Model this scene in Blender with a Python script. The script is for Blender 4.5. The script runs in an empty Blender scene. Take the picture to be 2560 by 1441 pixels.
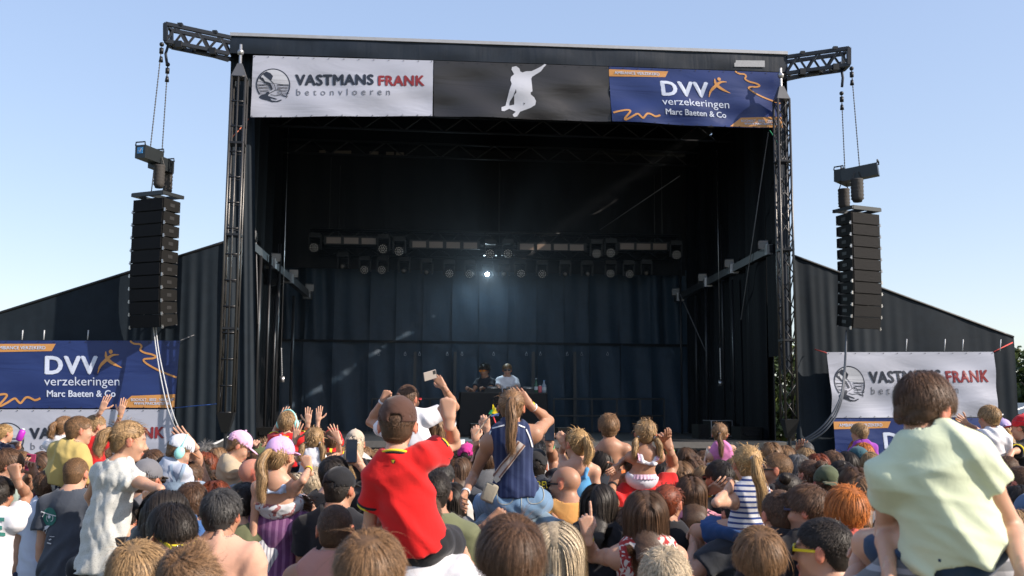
import bpy, bmesh, math, random
import numpy as np
from mathutils import Vector, Matrix
from mathutils.bvhtree import BVHTree
from mathutils.geometry import tessellate_polygon

random.seed(7); rng = np.random.default_rng(7)
scene = bpy.context.scene
COL = scene.collection
rad = math.radians

# ------------------------------------------------------------------ camera
CAM_Z = 2.15; PITCH = rad(6.64); ROLL = rad(0.4)
cam_d = bpy.data.cameras.new('camera'); cam_d.lens = 35; cam_d.sensor_width = 36
cam_d.clip_start = 0.1; cam_d.clip_end = 3000
cam_d.dof.use_dof = True; cam_d.dof.focus_distance = 8.5; cam_d.dof.aperture_fstop = 4.5
cam = bpy.data.objects.new('camera', cam_d); COL.objects.link(cam)
CM = Matrix.Translation((0, 0, CAM_Z)) @ Matrix.Rotation(math.pi/2 + PITCH, 4, 'X') @ Matrix.Rotation(ROLL, 4, 'Z')
cam.matrix_world = CM
scene.camera = cam
F = 35/36*2560
def ray(px, py):
    return (CM.to_3x3() @ Vector(((px-1280)/F, -(py-720.5)/F, -1)))
def at(px, py, Y):                      # world point seen at photo pixel (px,py) with world Y
    r = ray(px, py); return Vector((0, 0, CAM_Z)) + r*(Y/r.y)

# ------------------------------------------------------------------ light
SUN_AZ = math.atan2(-0.335, 0.942); SUN_EL = rad(31)
to_sun = Vector((math.cos(SUN_AZ)*math.cos(SUN_EL), math.sin(SUN_AZ)*math.cos(SUN_EL), math.sin(SUN_EL)))
sd = bpy.data.lights.new('sun', 'SUN'); sd.energy = 4.0; sd.angle = rad(0.5); sd.color = (1.0, 0.88, 0.76)
so = bpy.data.objects.new('sun', sd); COL.objects.link(so)
so.rotation_euler = to_sun.to_track_quat('Z', 'Y').to_euler()
w = bpy.data.worlds.new('World'); scene.world = w; w.use_nodes = True
nt = w.node_tree; nt.nodes.clear()
sky = nt.nodes.new('ShaderNodeTexSky'); sky.sky_type = 'NISHITA'; sky.sun_disc = False
sky.sun_elevation = SUN_EL; sky.sun_rotation = math.pi/2 - SUN_AZ
sky.air_density = 1.0; sky.dust_density = 1.0; sky.ozone_density = 2.2; sky.altitude = 0
bg = nt.nodes.new('ShaderNodeBackground'); bg.inputs['Strength'].default_value = 0.15
out = nt.nodes.new('ShaderNodeOutputWorld')
hs_ = nt.nodes.new('ShaderNodeHueSaturation'); hs_.inputs['Saturation'].default_value = 1.5; hs_.inputs['Hue'].default_value = .516; hs_.inputs['Value'].default_value = 1.86
gm_ = nt.nodes.new('ShaderNodeGamma'); gm_.inputs['Gamma'].default_value = .42; nt.links.new(sky.outputs[0], gm_.inputs['Color']); nt.links.new(gm_.outputs[0], hs_.inputs['Color']); nt.links.new(hs_.outputs[0], bg.inputs[0]); nt.links.new(bg.outputs[0], out.inputs[0])
scene.view_settings.view_transform = 'Standard'; scene.view_settings.look = 'None'
scene.view_settings.gamma = 1; scene.view_settings.exposure = 0.90
scene.cycles.max_bounces = 6; scene.cycles.transparent_max_bounces = 8
scene.cycles.use_denoising = True

# ------------------------------------------------------------------ materials
MATS = {}
def srgb(r, g, b):
    f = lambda c: ((c/255+0.055)/1.055)**2.4 if c > 10 else c/255/12.92
    return (f(r), f(g), f(b), 1)
def nodes(name):
    m = bpy.data.materials.new(name); m.use_nodes = True
    n = m.node_tree; b = n.nodes['Principled BSDF']; return m, n, b
def plain(name, col, rough=0.6, metal=0.0, spec=0.5, var=0.15, scale=12.0, bump=0.0, bscale=30.0, emit=0.0):
    """principled with a slow procedural variation of the base colour and optional bump"""
    if name in MATS: return MATS[name]
    m, n, b = nodes(name)
    tc = n.nodes.new('ShaderNodeTexCoord')
    nz = n.nodes.new('ShaderNodeTexNoise'); nz.inputs['Scale'].default_value = scale; nz.inputs['Detail'].default_value = 4
    n.links.new(tc.outputs['Object'], nz.inputs['Vector'])
    mr = n.nodes.new('ShaderNodeMapRange'); mr.inputs['To Min'].default_value = 1-var; mr.inputs['To Max'].default_value = 1+var
    n.links.new(nz.outputs['Fac'], mr.inputs['Value'])
    mx = n.nodes.new('ShaderNodeVectorMath'); mx.operation = 'SCALE'; mx.inputs[0].default_value = col[:3]
    n.links.new(mr.outputs[0], mx.inputs['Scale']); n.links.new(mx.outputs[0], b.inputs['Base Color'])
    b.inputs['Roughness'].default_value = rough; b.inputs['Metallic'].default_value = metal
    b.inputs['Specular IOR Level'].default_value = spec
    if bump:
        n2 = n.nodes.new('ShaderNodeTexNoise'); n2.inputs['Scale'].default_value = bscale; n2.inputs['Detail'].default_value = 5
        n.links.new(tc.outputs['Object'], n2.inputs['Vector'])
        bp = n.nodes.new('ShaderNodeBump'); bp.inputs['Strength'].default_value = bump; bp.inputs['Distance'].default_value = 0.02
        n.links.new(n2.outputs['Fac'], bp.inputs['Height']); n.links.new(bp.outputs[0], b.inputs['Normal'])
    if emit:
        b.inputs['Emission Color'].default_value = (col[0], col[1], col[2], 1); b.inputs['Emission Strength'].default_value = emit
    MATS[name] = m; return m
def tarp(name, col, rough=0.42, vscale=1.0, strength=0.5, spec=0.5):
    """coated canvas: vertical drape folds plus fine creases"""
    if name in MATS: return MATS[name]
    m, n, b = nodes(name)
    tc = n.nodes.new('ShaderNodeTexCoord'); mp = n.nodes.new('ShaderNodeMapping')
    mp.inputs['Scale'].default_value = (5*vscale, 5*vscale, 0.55*vscale)
    n.links.new(tc.outputs['Object'], mp.inputs[0])
    a = n.nodes.new('ShaderNodeTexNoise'); a.inputs['Scale'].default_value = 1; a.inputs['Detail'].default_value = 3; a.inputs['Distortion'].default_value = .6
    n.links.new(mp.outputs[0], a.inputs['Vector'])
    c = n.nodes.new('ShaderNodeTexNoise'); c.inputs['Scale'].default_value = 5; c.inputs['Detail'].default_value = 6; c.inputs['Distortion'].default_value = 1.2
    n.links.new(tc.outputs['Object'], c.inputs['Vector'])
    b1 = n.nodes.new('ShaderNodeBump'); b1.inputs['Strength'].default_value = strength; b1.inputs['Distance'].default_value = .12
    b2 = n.nodes.new('ShaderNodeBump'); b2.inputs['Strength'].default_value = strength*.5; b2.inputs['Distance'].default_value = .03
    n.links.new(a.outputs['Fac'], b1.inputs['Height']); n.links.new(c.outputs['Fac'], b2.inputs['Height'])
    n.links.new(b1.outputs[0], b2.inputs['Normal']); n.links.new(b2.outputs[0], b.inputs['Normal'])
    mr = n.nodes.new('ShaderNodeMapRange'); mr.inputs['To Min'].default_value = .7; mr.inputs['To Max'].default_value = 1.35
    n.links.new(c.outputs['Fac'], mr.inputs['Value'])
    mx = n.nodes.new('ShaderNodeVectorMath'); mx.operation = 'SCALE'; mx.inputs[0].default_value = col[:3]
    n.links.new(mr.outputs[0], mx.inputs['Scale']); n.links.new(mx.outputs[0], b.inputs['Base Color'])
    b.inputs['Roughness'].default_value = rough; b.inputs['Specular IOR Level'].default_value = spec
    MATS[name] = m; return m

M_BLACK = plain('black_metal', (.012, .013, .015, 1), .45, .3)
M_TRUSS = plain('black_truss', (.020, .021, .024, 1), .38, .4)
M_STEEL = plain('steel', (.42, .42, .43, 1), .35, .9)
M_ALU = plain('aluminium', (.34, .35, .37, 1), .5, .3)
M_CHAIN = plain('chain_steel', (.06, .06, .06, 1), .4, .7)
M_RUB = plain('black_rubber', (.015, .015, .016, 1), .5)
M_ROOF = tarp('roof_canvas', (.006, .012, .022, 1), .55, .6, .12, .35)
M_WING = tarp('wing_canvas', (.008, .014, .021, 1), .72, .35, .07, .22)
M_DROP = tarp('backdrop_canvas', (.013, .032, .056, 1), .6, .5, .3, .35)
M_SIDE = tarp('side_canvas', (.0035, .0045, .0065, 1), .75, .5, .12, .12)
M_SKIRT = tarp('skirt_cloth', (.008, .010, .015, 1), .7, .6, .25, .25)
M_WHITE = plain('print_white', (.42, .44, .50, 1), .5, var=.02)

# ------------------------------------------------------------------ objects
def tag(o, label=None, cat=None, group=None, kind=None):
    if label: o['label'] = label
    if cat: o['category'] = cat
    if group: o['group'] = group
    if kind: o['kind'] = kind
    return o
def thing(name, label, cat, loc=(0, 0, 0), group=None):
    o = bpy.data.objects.new(name, None); COL.objects.link(o); o.location = loc
    o.empty_display_size = .2
    return tag(o, label, cat, group)
def link(name, me, mat, parent=None):
    o = bpy.data.objects.new(name, me); COL.objects.link(o)
    if mat is not None and len(me.materials) == 0: me.materials.append(mat)
    if parent is not None:                # vertices are given in world space; store them relative to the thing
        o.parent = parent
        p = parent; off = Vector((0, 0, 0))
        while p is not None: off += Vector(p.location); p = p.parent
        n = len(me.vertices); co = np.empty(n*3, np.float32); me.vertices.foreach_get('co', co)
        co = co.reshape(-1, 3) - np.array(off, np.float32)[None]; me.vertices.foreach_set('co', co.ravel()); me.update()
    return o
def settle(o, loc):
    """move a top-level mesh's origin to loc without moving its surface"""
    me = o.data; n = len(me.vertices); co = np.empty(n*3, np.float32); me.vertices.foreach_get('co', co)
    co = co.reshape(-1, 3) - np.array(loc, np.float32)[None]; me.vertices.foreach_set('co', co.ravel()); me.update()
    o.location = loc; return o
class MB:
    """collects shapes in world space, builds ONE mesh"""
    def __init__(s): s.v = []; s.f = []; s.m = []; s.cur = 0; s.sm = []; s.smooth = False
    def add(s, vs, fs):
        b = len(s.v); s.v += [tuple(v) for v in vs]
        for f in fs: s.f.append([b+i for i in f]); s.m.append(s.cur); s.sm.append(s.smooth)
    def box(s, c, size, R=None, taper=None):
        hx, hy, hz = size[0]/2, size[1]/2, size[2]/2; vs = []
        for z in (-hz, hz):
            t = taper if (taper and z > 0) else 1
            for x, y in ((-hx, -hy), (hx, -hy), (hx, hy), (-hx, hy)):
                v = Vector((x*t, y*t, z)); v = R @ v if R else v; vs.append(v+Vector(c))
        s.add(vs, [(3, 2, 1, 0), (4, 5, 6, 7), (0, 1, 5, 4), (1, 2, 6, 5), (2, 3, 7, 6), (3, 0, 4, 7)])
    def bar(s, a, b, wd, ht=None, up=Vector((0, 0, 1))):
        a, b = Vector(a), Vector(b); ht = ht or wd; d = b-a; L = d.length
        if L < 1e-6: return
        d /= L; x = d.cross(up)
        if x.length < 1e-3: x = d.cross(Vector((0, 1, 0)))
        x.normalize(); z = x.cross(d)
        R = Matrix((x, d, z)).transposed(); s.box((a+b)/2, (wd, L, ht), R)
    def tube(s, pts, r, n=8, caps=True, radii=None):
        pts = [Vector(p) for p in pts]; k = len(pts); ring = []; pu = None; base = len(s.v); vs = []; fs = []
        for i, p in enumerate(pts):
            d = (pts[min(i+1, k-1)]-pts[max(i-1, 0)]).normalized()
            u = pu if pu is not None else (Vector((0, 0, 1)) if abs(d.z) < .9 else Vector((1, 0, 0)))
            u = (u - d*u.dot(d)); u = u.normalized() if u.length > 1e-5 else d.orthogonal().normalized()
            pu = u; vv = d.cross(u); rr = radii[i] if radii else r
            for j in range(n):
                a = 2*math.pi*j/n; vs.append(p+(u*math.cos(a)+vv*math.sin(a))*rr)
        for i in range(k-1):
            for j in range(n): fs.append((i*n+j, i*n+(j+1) % n, (i+1)*n+(j+1) % n, (i+1)*n+j))
        if caps: fs.append(tuple(range(n))[::-1]); fs.append(tuple((k-1)*n+j for j in range(n)))
        s.add(vs, fs)
    def ball(s, c, r, n=10, sq=(1, 1, 1), R=None):
        vs = []; fs = []; m = n//2+1
        for i in range(m+1):
            th = math.pi*i/m
            for j in range(n):
                a = 2*math.pi*j/n; v = Vector((math.sin(th)*math.cos(a)*sq[0], math.sin(th)*math.sin(a)*sq[1], math.cos(th)*sq[2]))*r
                vs.append(Vector(c)+(R @ v if R else v))
        for i in range(m):
            for j in range(n): fs.append((i*n+j, (i+1)*n+j, (i+1)*n+(j+1) % n, i*n+(j+1) % n))
        s.add(vs, fs)
    def poly(s, pts, thick=0, nrm=None):
        pts = [Vector(p) for p in pts]; n = len(pts)
        if not thick: s.add(pts, [tuple(range(n))]); return
        nrm = Vector(nrm).normalized()*thick
        s.add(pts+[p-nrm for p in pts], [tuple(range(n)), tuple(range(2*n-1, n-1, -1))]+[(i, i+n, (i+1) % n+n, (i+1) % n) for i in range(n)])
    def grid(s, fn, nu, nv, thick=None):
        vs = [fn(i/nu, j/nv) for j in range(nv+1) for i in range(nu+1)]
        fs = [(j*(nu+1)+i, j*(nu+1)+i+1, (j+1)*(nu+1)+i+1, (j+1)*(nu+1)+i) for j in range(nv) for i in range(nu)]
        s.add(vs, fs)
    def build(s, name, mat, parent=None, at0=None):
        me = bpy.data.meshes.new(name); me.from_pydata(s.v, [], s.f); me.update()
        mats = mat if isinstance(mat, (list, tuple)) else [mat]
        for m in mats: me.materials.append(m)
        if len(mats) > 1: me.polygons.foreach_set('material_index', s.m)
        me.polygons.foreach_set('use_smooth', s.sm)
        bm = bmesh.new(); bm.from_mesh(me); bmesh.ops.recalc_face_normals(bm, faces=bm.faces); bm.to_mesh(me); bm.free()
        o = link(name, me, None, parent)
        if at0 is not None and parent is None: settle(o, at0)
        return o
# ------------------------------------------------------------------ stage frame
YAW = rad(6); SU = Vector((math.cos(YAW), math.sin(YAW), 0)); SN = Vector((math.sin(YAW), -math.cos(YAW), 0)); SO = Vector((0, 15.4, 0))
def S(u, v, z): return SO + SU*u - SN*v + Vector((0, 0, z))
def PV(px, py, v):                      # photo pixel on the vertical plane at stage depth v
    r = ray(px, py); o = Vector((0, 0, CAM_Z)); p0 = SO - SN*v
    return o + r*((p0-o).dot(SN)/r.dot(SN))
def uz(p): return (p-SO).dot(SU), p.z
def UV(px, py, v): return uz(PV(px, py, v))
DECK = 1.58

# ------------------------------------------------------------------ ground and far setting
m, n, b = nodes('dry_ground')
tc = n.nodes.new('ShaderNodeTexCoord'); nz = n.nodes.new('ShaderNodeTexNoise'); nz.inputs['Scale'].default_value = 1.3; nz.inputs['Detail'].default_value = 8
n.links.new(tc.outputs['Object'], nz.inputs['Vector']); cr = n.nodes.new('ShaderNodeValToRGB')
cr.color_ramp.elements[0].color = (.05, .06, .028, 1); cr.color_ramp.elements[1].color = (.17, .15, .10, 1)
cr.color_ramp.elements[0].position = .35; cr.color_ramp.elements[1].position = .65
n.links.new(nz.outputs['Fac'], cr.inputs[0]); n.links.new(cr.outputs[0], b.inputs['Base Color']); b.inputs['Roughness'].default_value = .95
g = MB(); R0 = 900
g.grid(lambda s, t: Vector(((s-.5)*2*R0, -200+t*2*R0, 0)), 24, 24)
tag(g.build('ground', m), kind='structure')

M_BARK = plain('bark', (.09, .065, .045, 1), .9)
def leafmat(name, c1, c2):
    m, n, b = nodes(name); oi = n.nodes.new('ShaderNodeTexCoord'); nz = n.nodes.new('ShaderNodeTexNoise'); nz.inputs['Scale'].default_value = .9
    n.links.new(oi.outputs['Object'], nz.inputs['Vector']); cr = n.nodes.new('ShaderNodeValToRGB')
    cr.color_ramp.elements[0].color = c1; cr.color_ramp.elements[1].color = c2; cr.color_ramp.elements[0].position = .38; cr.color_ramp.elements[1].position = .62
    n.links.new(nz.outputs['Fac'], cr.inputs[0]); n.links.new(cr.outputs[0], b.inputs['Base Color']); b.inputs['Roughness'].default_value = .6
    return m
M_LEAF = leafmat('foliage', (.03, .055, .012, 1), (.12, .15, .03, 1))
def tree(x, y, h, r, label, seed):
    rs = np.random.default_rng(seed); t = thing('broadleaf_tree', label, 'tree', (x, y, 0), 'trees behind the stage')
    tr = MB(); tr.smooth = True
    top = Vector((x+.2, y, h*.62)); tr.tube([(x, y, -.1), (x+.05, y, h*.3), top], .2, 8, radii=[.24, .17, .09])
    for k in range(7):
        a = k*2.4; z0 = h*(.25+.05*k); q = Vector((x, y, z0))
        tr.tube([q, q+Vector((math.cos(a)*r*.4, math.sin(a)*r*.4, h*.1)), q+Vector((math.cos(a)*r*.75, math.sin(a)*r*.75, h*.2))], .05, 5, radii=[.08, .05, .02])
    tr.build('trunk', M_BARK, t)
    nb = 26; c = rs.normal(size=(nb, 3)); c /= np.linalg.norm(c, axis=1)[:, None]; c *= rs.uniform(.35, 1, (nb, 1))
    c = c*np.array([r*.85, r*.85, h*.34])+np.array([x, y, h*.63])
    N = 5200; idx = rs.integers(0, nb, N); d = rs.normal(size=(N, 3)); d /= np.linalg.norm(d, axis=1)[:, None]
    p = c[idx]+d*rs.uniform(.55, 1.05, (N, 1))*r*.30
    a = rs.normal(size=(N, 3)); a /= np.linalg.norm(a, axis=1)[:, None]; bb = np.cross(a, rs.normal(size=(N, 3))); bb /= np.linalg.norm(bb, axis=1)[:, None]
    sz = rs.uniform(.06, .13, (N, 1))
    V = np.stack([p-a*sz, p+bb*sz*.6, p+a*sz, p-bb*sz*.6], 1).reshape(-1, 3)
    me = bpy.data.meshes.new('crown'); me.from_pydata(V.tolist(), [], np.arange(4*N).reshape(-1, 4).tolist())
    link('crown', me, M_LEAF, t)
for i, (x, y, h, r, lb) in enumerate([(14.6, 26, 4.3, 2.0, 'leafy green tree beyond the right edge of the black side curtain'),
    (7.4, 27, 3.9, 1.9, 'green tree glimpsed through the lattice of the right stage tower'),
    (18.5, 31, 4.9, 2.3, 'farther broadleaf tree standing behind the white tent')]): tree(x, y, h, r, lb, i+3)
# white tent at the right edge
M_TENT = plain('tent_pvc', (.75, .77, .8, 1), .5, var=.04, scale=2)
t = thing('party_tent', 'white marquee tent with pointed roof at the far right edge', 'tent', (12.6, 20.5, 0))
mb = MB(); x0, x1, y0, y1 = 11.1, 15.0, 19.0, 23.0; apex = Vector((13.05, 21, 3.35))
cs = [Vector((x0, y0, 2.25)), Vector((x1, y0, 2.25)), Vector((x1, y1, 2.25)), Vector((x0, y1, 2.25))]
def sag(i, s, q):
    a, b_ = cs[i], cs[(i+1) % 4]; p = a.lerp(b_, s); r_ = p.lerp(apex, q); r_.z -= .45*math.sin(math.pi*q)*(1-.3*q); return r_
for i in range(4): mb.grid(lambda s, q, i=i: sag(i, s, q), 8, 8)
mb.build('roof', M_TENT, t)
mb = MB()
for i in range(4):
    a, b_ = cs[i], cs[(i+1) % 4]; mb.bar(a+Vector((0, 0, -.12)), b_+Vector((0, 0, -.12)), .02, .24)
mb.build('valance', M_TENT, t)
for c in cs:
    mb = MB(); mb.tube([(c.x, c.y, 0), (c.x, c.y, 2.2)], .035); mb.build('pole', M_ALU, t)

# ------------------------------------------------------------------ deck and skirt
uL, uR = -4.35, 4.45
t = thing('stage_platform', 'raised black stage platform with aluminium edge and dark skirt below', 'stage', S(0, 0, 0))
mb = MB()
def sbox(mb, u0, u1, v0, v1, z0, z1):
    P8 = [S(u, v, z) for z in (z0, z1) for (u, v) in ((u0, v0), (u1, v0), (u1, v1), (u0, v1))]
    mb.add(P8, [(3, 2, 1, 0), (4, 5, 6, 7), (0, 1, 5, 4), (1, 2, 6, 5), (2, 3, 7, 6), (3, 0, 4, 7)])
sbox(mb, uL, uR, -.25, 5.8, DECK-.12, DECK); mb.build('deck', plain('stage_plywood', (.022, .022, .024, 1), .55, bump=.1), t)
mb = MB(); sbox(mb, uL, uR, -.275, -.253, DECK-.085, DECK+.012); mb.build('edge_rail', plain('worn_aluminium', (.16, .15, .14, 1), .45, .6), t)
mb = MB()
def sk(s, q):
    u = uL+.02+(uR-uL-.04)*s; return S(u, -.2+.025*math.sin(u*23)*(1-q)+.02*math.sin(u*61+2*q)*(1-q), .0+(DECK-.12)*q)
mb.smooth = True; mb.grid(sk, 260, 4); mb.build('skirt', M_SKIRT, t)
for u in np.linspace(uL+.2, uR-.2, 6):
    mb = MB(); mb.tube([S(u, 2.5, 0), S(u, 2.5, DECK-.12)], .03); mb.build('leg', M_STEEL, t)

# ------------------------------------------------------------------ roof
ROOFL = PV(576, 90, -.3); ROOFR = PV(1968, 137, -.3); BL = PV(576, 133, -.3); BR = PV(1968, 181, -.3)
t = thing('stage_roof', 'dark navy canvas stage roof with pale metal strip along its front edge', 'roof', S(0, 2.5, 7))
RL, zRL = uz(ROOFL); RR, zRR = uz(ROOFR); zBL = BL.z; zBR = BR.z
mb = MB()
def fas(s, q):
    z0, z1 = zBL+(zBR-zBL)*s, zRL+(zRR-zRL)*s
    return S(RL+(RR-RL)*s, -.3-.012*math.sin(q*3.1)*(1+math.sin(s*37)), z0+(z1-z0)*q)
mb.smooth = True; mb.grid(fas, 80, 5); mb.build('fascia', M_ROOF, t)
mb = MB()
DEPTH = 5.9
zt = lambda s: zRL+(zRR-zRL)*s
P8 = [S(RL, -.28, zRL-.1), S(RR, -.28, zRR-.1), S(RR, DEPTH, zRR-.25), S(RL, DEPTH, zRL-.25), S(RL, -.28, zRL-.004), S(RR, -.28, zRR-.004), S(RR, DEPTH, zRR-.12), S(RL, DEPTH, zRL-.12)]
mb.add(P8, [(3, 2, 1, 0), (4, 5, 6, 7), (0, 1, 5, 4), (1, 2, 6, 5), (2, 3, 7, 6), (3, 0, 4, 7)])
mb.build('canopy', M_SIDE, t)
mb = MB(); mb.bar(S(RL, -.3, zRL+.02), S(RR, -.3, zRR+.02), .06, .05); mb.build('edge_strip', M_ALU, t)
for (u, z, za) in ((RL+.02, zBL, zRL), (RR-.02, zBR, zRR)):
    mb = MB(); P8 = [S(u, -.28, z), S(u, .3, z-.0), S(u, .3, za-.12), S(u, -.28, za-.02)]; mb.poly(P8, .02, SU); mb.build('end_flap', M_ROOF, t)
# cross trusses inside the roof
for v in (.0, 2.1, 4.0):
    mb = MB(); uu0, uu1 = uL+.1, uR-.1; z1 = 7.25; z0 = 6.98
    for z in (z0, z1): mb.tube([S(uu0, v, z), S(uu1, v, z)], .022, 6)
    k = 24
    for i in range(k):
        a = uu0+(uu1-uu0)*i/k; c = uu0+(uu1-uu0)*(i+1)/k; mb.tube([S(a, v, z0 if i % 2 else z1), S(c, v, z1 if i % 2 else z0)], .012, 5)
    mb.build('roof_truss', M_TRUSS, t)
mb = MB(); p = [PV(1836, 151, -.322), PV(1912, 152, -.322), PV(1912, 168, -.322), PV(1836, 167, -.322)]; mb.poly(p, .004, SN)
sg = mb.build('notice_panel', plain('notice_white', (.3, .31, .33, 1), .5, var=.3, scale=60), t)
# beige bars painted as the dim light peeking through the rear roof gap
for i, (xa, xb, y) in enumerate([(798, 815, 381), (835, 878, 382), (924, 946, 384), (965, 985, 385), (990, 1010, 386)]):
    mb = MB(); mb.bar(PV(xa, y, 5.0), PV(xb, y, 5.0), .05, .07); mb.build('light_gap_patch', plain('light_gap_beige', (.18, .15, .12, 1), .8), t)

# ------------------------------------------------------------------ towers
def tower(u, v, wd, z0, z1, diag, label, px_shift=0, lean=0.0):
    t = thing('truss_tower', label, 'tower', S(u, v, 0), 'stage towers')
    h = wd/2; mb = MB(); mb.smooth = True
    def q(du, dv, z): return S(u+du+lean*(z-z0), v+dv, z)
    for du in (-h, h):
        for dv in (-h, h): mb.tube([q(du, dv, z0), q(du, dv, z1)], .019, 8)
    if not diag: mb.tube([q(0, -h, z0), q(0, -h, z1)], .014, 8)
    mb.build('chords', plain('tower_steel', (.07, .068, .066, 1), .36, .6), t)
    mb = MB(); mb.smooth = True; n_ = int((z1-z0)/(.36 if not diag else .27))
    for i in range(n_+1):
        z = z0+(z1-z0)*i/n_; zn = z0+(z1-z0)*(i+1)/n_
        if diag:
            if i < n_:
                mb.tube([q(-h, -h, z if i % 2 else zn), q(h, -h, zn if i % 2 else z)], .009, 6)
                mb.tube([q(-h, h, zn if i % 2 else z), q(h, h, z if i % 2 else zn)], .009, 6)
                mb.tube([q(-h, -h, z), q(-h, h, zn)], .009, 6); mb.tube([q(h, h, z), q(h, -h, zn)], .009, 6)
        else:
            mb.tube([q(-h, -h, z), q(h, -h, z)], .014, 6); mb.tube([q(-h, h, z), q(h, h, z)], .010, 6)
            if i < n_: mb.tube([q(-h, -h, z), q(-h, h, zn)], .008, 6); mb.tube([q(h, h, z), q(h, -h, zn)], .008, 6)
    mb.build('lacing', M_TRUSS, t)
    for z in np.linspace(z0+1.2, z1-1.0, 3):
        mb = MB(); mb.box(q(0, 0, z), (wd+.03, wd+.03, .03), Matrix.Rotation(YAW, 3, 'Z')); mb.build('joint_plate', M_TRUSS, t)
    # tapered head with pin, tapered foot with screw jack
    def frus(za, ra, zb, rb, name, mat):
        mb = MB(); vs = [q(a*ra, b_*ra, za) for a, b_ in ((-1, -1), (1, -1), (1, 1), (-1, 1))]+[q(a*rb, b_*rb, zb) for a, b_ in ((-1, -1), (1, -1), (1, 1), (-1, 1))]
        mb.add(vs, [(3, 2, 1, 0), (4, 5, 6, 7), (0, 1, 5, 4), (1, 2, 6, 5), (2, 3, 7, 6), (3, 0, 4, 7)]); mb.build(name, mat, t)
    frus(z1, h+.01, z1+.22, .035, 'tower_head', plain('head_steel', (.14, .14, .14, 1), .4, .6))
    mb = MB(); mb.tube([q(0, 0, z1+.21), q(0, 0, z1+.52)], .022); mb.ball(q(0, 0, z1+.40), .05); mb.build('pin', M_STEEL, t)
    frus(z0-.28, .05, z0, h+.02, 'tower_foot', M_BLACK)
    mb = MB(); mb.tube([q(0, 0, .06), q(0, 0, z0-.27)], .025); mb.box(q(0, 0, .03), (.5, .5, .06)); mb.build('screw_jack', M_TRUSS, t)
uT, _ = UV(583, 600, -.62); tower(uT, -.62, .2, 2.0, 6.93, False, 'black ladder-braced stage tower at the left front corner')
uT2, _ = UV(1962, 600, -.55); tower(uT2, -.55, .19, 1.95, 6.95, True, 'black zigzag-braced stage tower at the right front corner')

# corner canvas legs behind the towers
def leg(label, pts, v, side):
    t = thing('corner_curtain', label, 'curtain', S(UV(pts[0][0], pts[0][1], v)[0], v, 0))
    (xa, ya), (xb, yb), (xc, yc), (xd, yd) = pts
    A, B, Cc, D = [PV(x, y, v) for x, y in pts]
    mb = MB(); mb.smooth = True
    mb.grid(lambda s, q: (D.lerp(Cc, s)).lerp(A.lerp(B, s), q)+SN*(.018*math.sin(s*11+side+q*2)+.008*math.sin(s*31+q*3)), 40, 12)
    mb.build('cloth', M_ROOF if side else M_WING, t)
leg('narrow dark curtain hanging behind the left stage tower', [(578, 132), (636, 140), (640, 1110), (556, 1110)], -.08, 0)
leg('narrow dark curtain hanging behind the right stage tower', [(1938, 180), (1966, 180), (1982, 925), (1945, 925)], .0, 1)

# ------------------------------------------------------------------ outrigger arms
def arm(pa_t, pa_b, pe_t, pe_b, label, sgn):
    t = thing('outrigger_truss', label, 'truss', tuple(pa_b), 'truss arms carrying the speaker arrays')
    A1, A0, B1, B0 = Vector(pa_t), Vector(pa_b), Vector(pe_t), Vector(pe_b); off = Vector((0, .26, 0))
    mb = MB(); 
    for o_ in (Vector((0, 0, 0)), off):
        mb.bar(A1+o_, B1+o_, .055); mb.bar(A0+o_, B0+o_, .055)
    mb.bar(B1, B0, .06); mb.bar(B1+off, B0+off, .05); mb.bar(B1, B1+off, .05); mb.bar(B0, B0+off, .05)
    mb.build('frame', plain('arm_steel', (.016, .02, .027, 1), .45, .3), t)
    mb = MB(); k = 6
    for o_ in (Vector((0, 0, 0)), off):
        for i in range(k):
            a = (A1 if i % 2 else A0).lerp(B1 if i % 2 else B0, i/k); c = (A0 if i % 2 else A1).lerp(B0 if i % 2 else B1, (i+1)/k)
            mb.bar(a+o_, c+o_, .032)
    for i in range(k): mb.bar(A0.lerp(B0, i/k), (A0.lerp(B0, (i+1)/k))+off, .025)
    mb.build('bracing', M_TRUSS, t)
    mb = MB(); mb.bar(A0+Vector((-sgn*.0, 0, -.10)), A0.lerp(B0, .55)+Vector((0, .1, -.03)), .05); mb.build('support_strut', M_BLACK, t)
    for f in (.25, .78):
        mb = MB(); c = A0.lerp(B0, f); mb.box(c+Vector((0, -.02, -.02)), (.09, .09, .1)); mb.build('clamp', M_BLACK, t); mb = MB(); mb.box(A1.lerp(B1, f)+Vector((0, 0, .03)), (.07, .07, .05)); mb.build('bolt_plate', M_BLACK, t)
ALt, ALb = PV(578, 95, -.3), PV(572, 135, -.3); ELt, ELb = at(414, 60, 14.35), at(414, 103, 14.35)
arm(ALt, ALb, ELt, ELb, 'black lattice arm jutting out at the top left of the stage', -1)
ARt, ARb = PV(1968, 143, -.3), PV(1966, 184, -.3); ERt, ERb = at(2122, 121, 15.35), at(2122, 162, 15.35)
arm(ARt, ARb, ERt, ERb, 'black lattice arm jutting out at the top right of the stage', 1)

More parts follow.
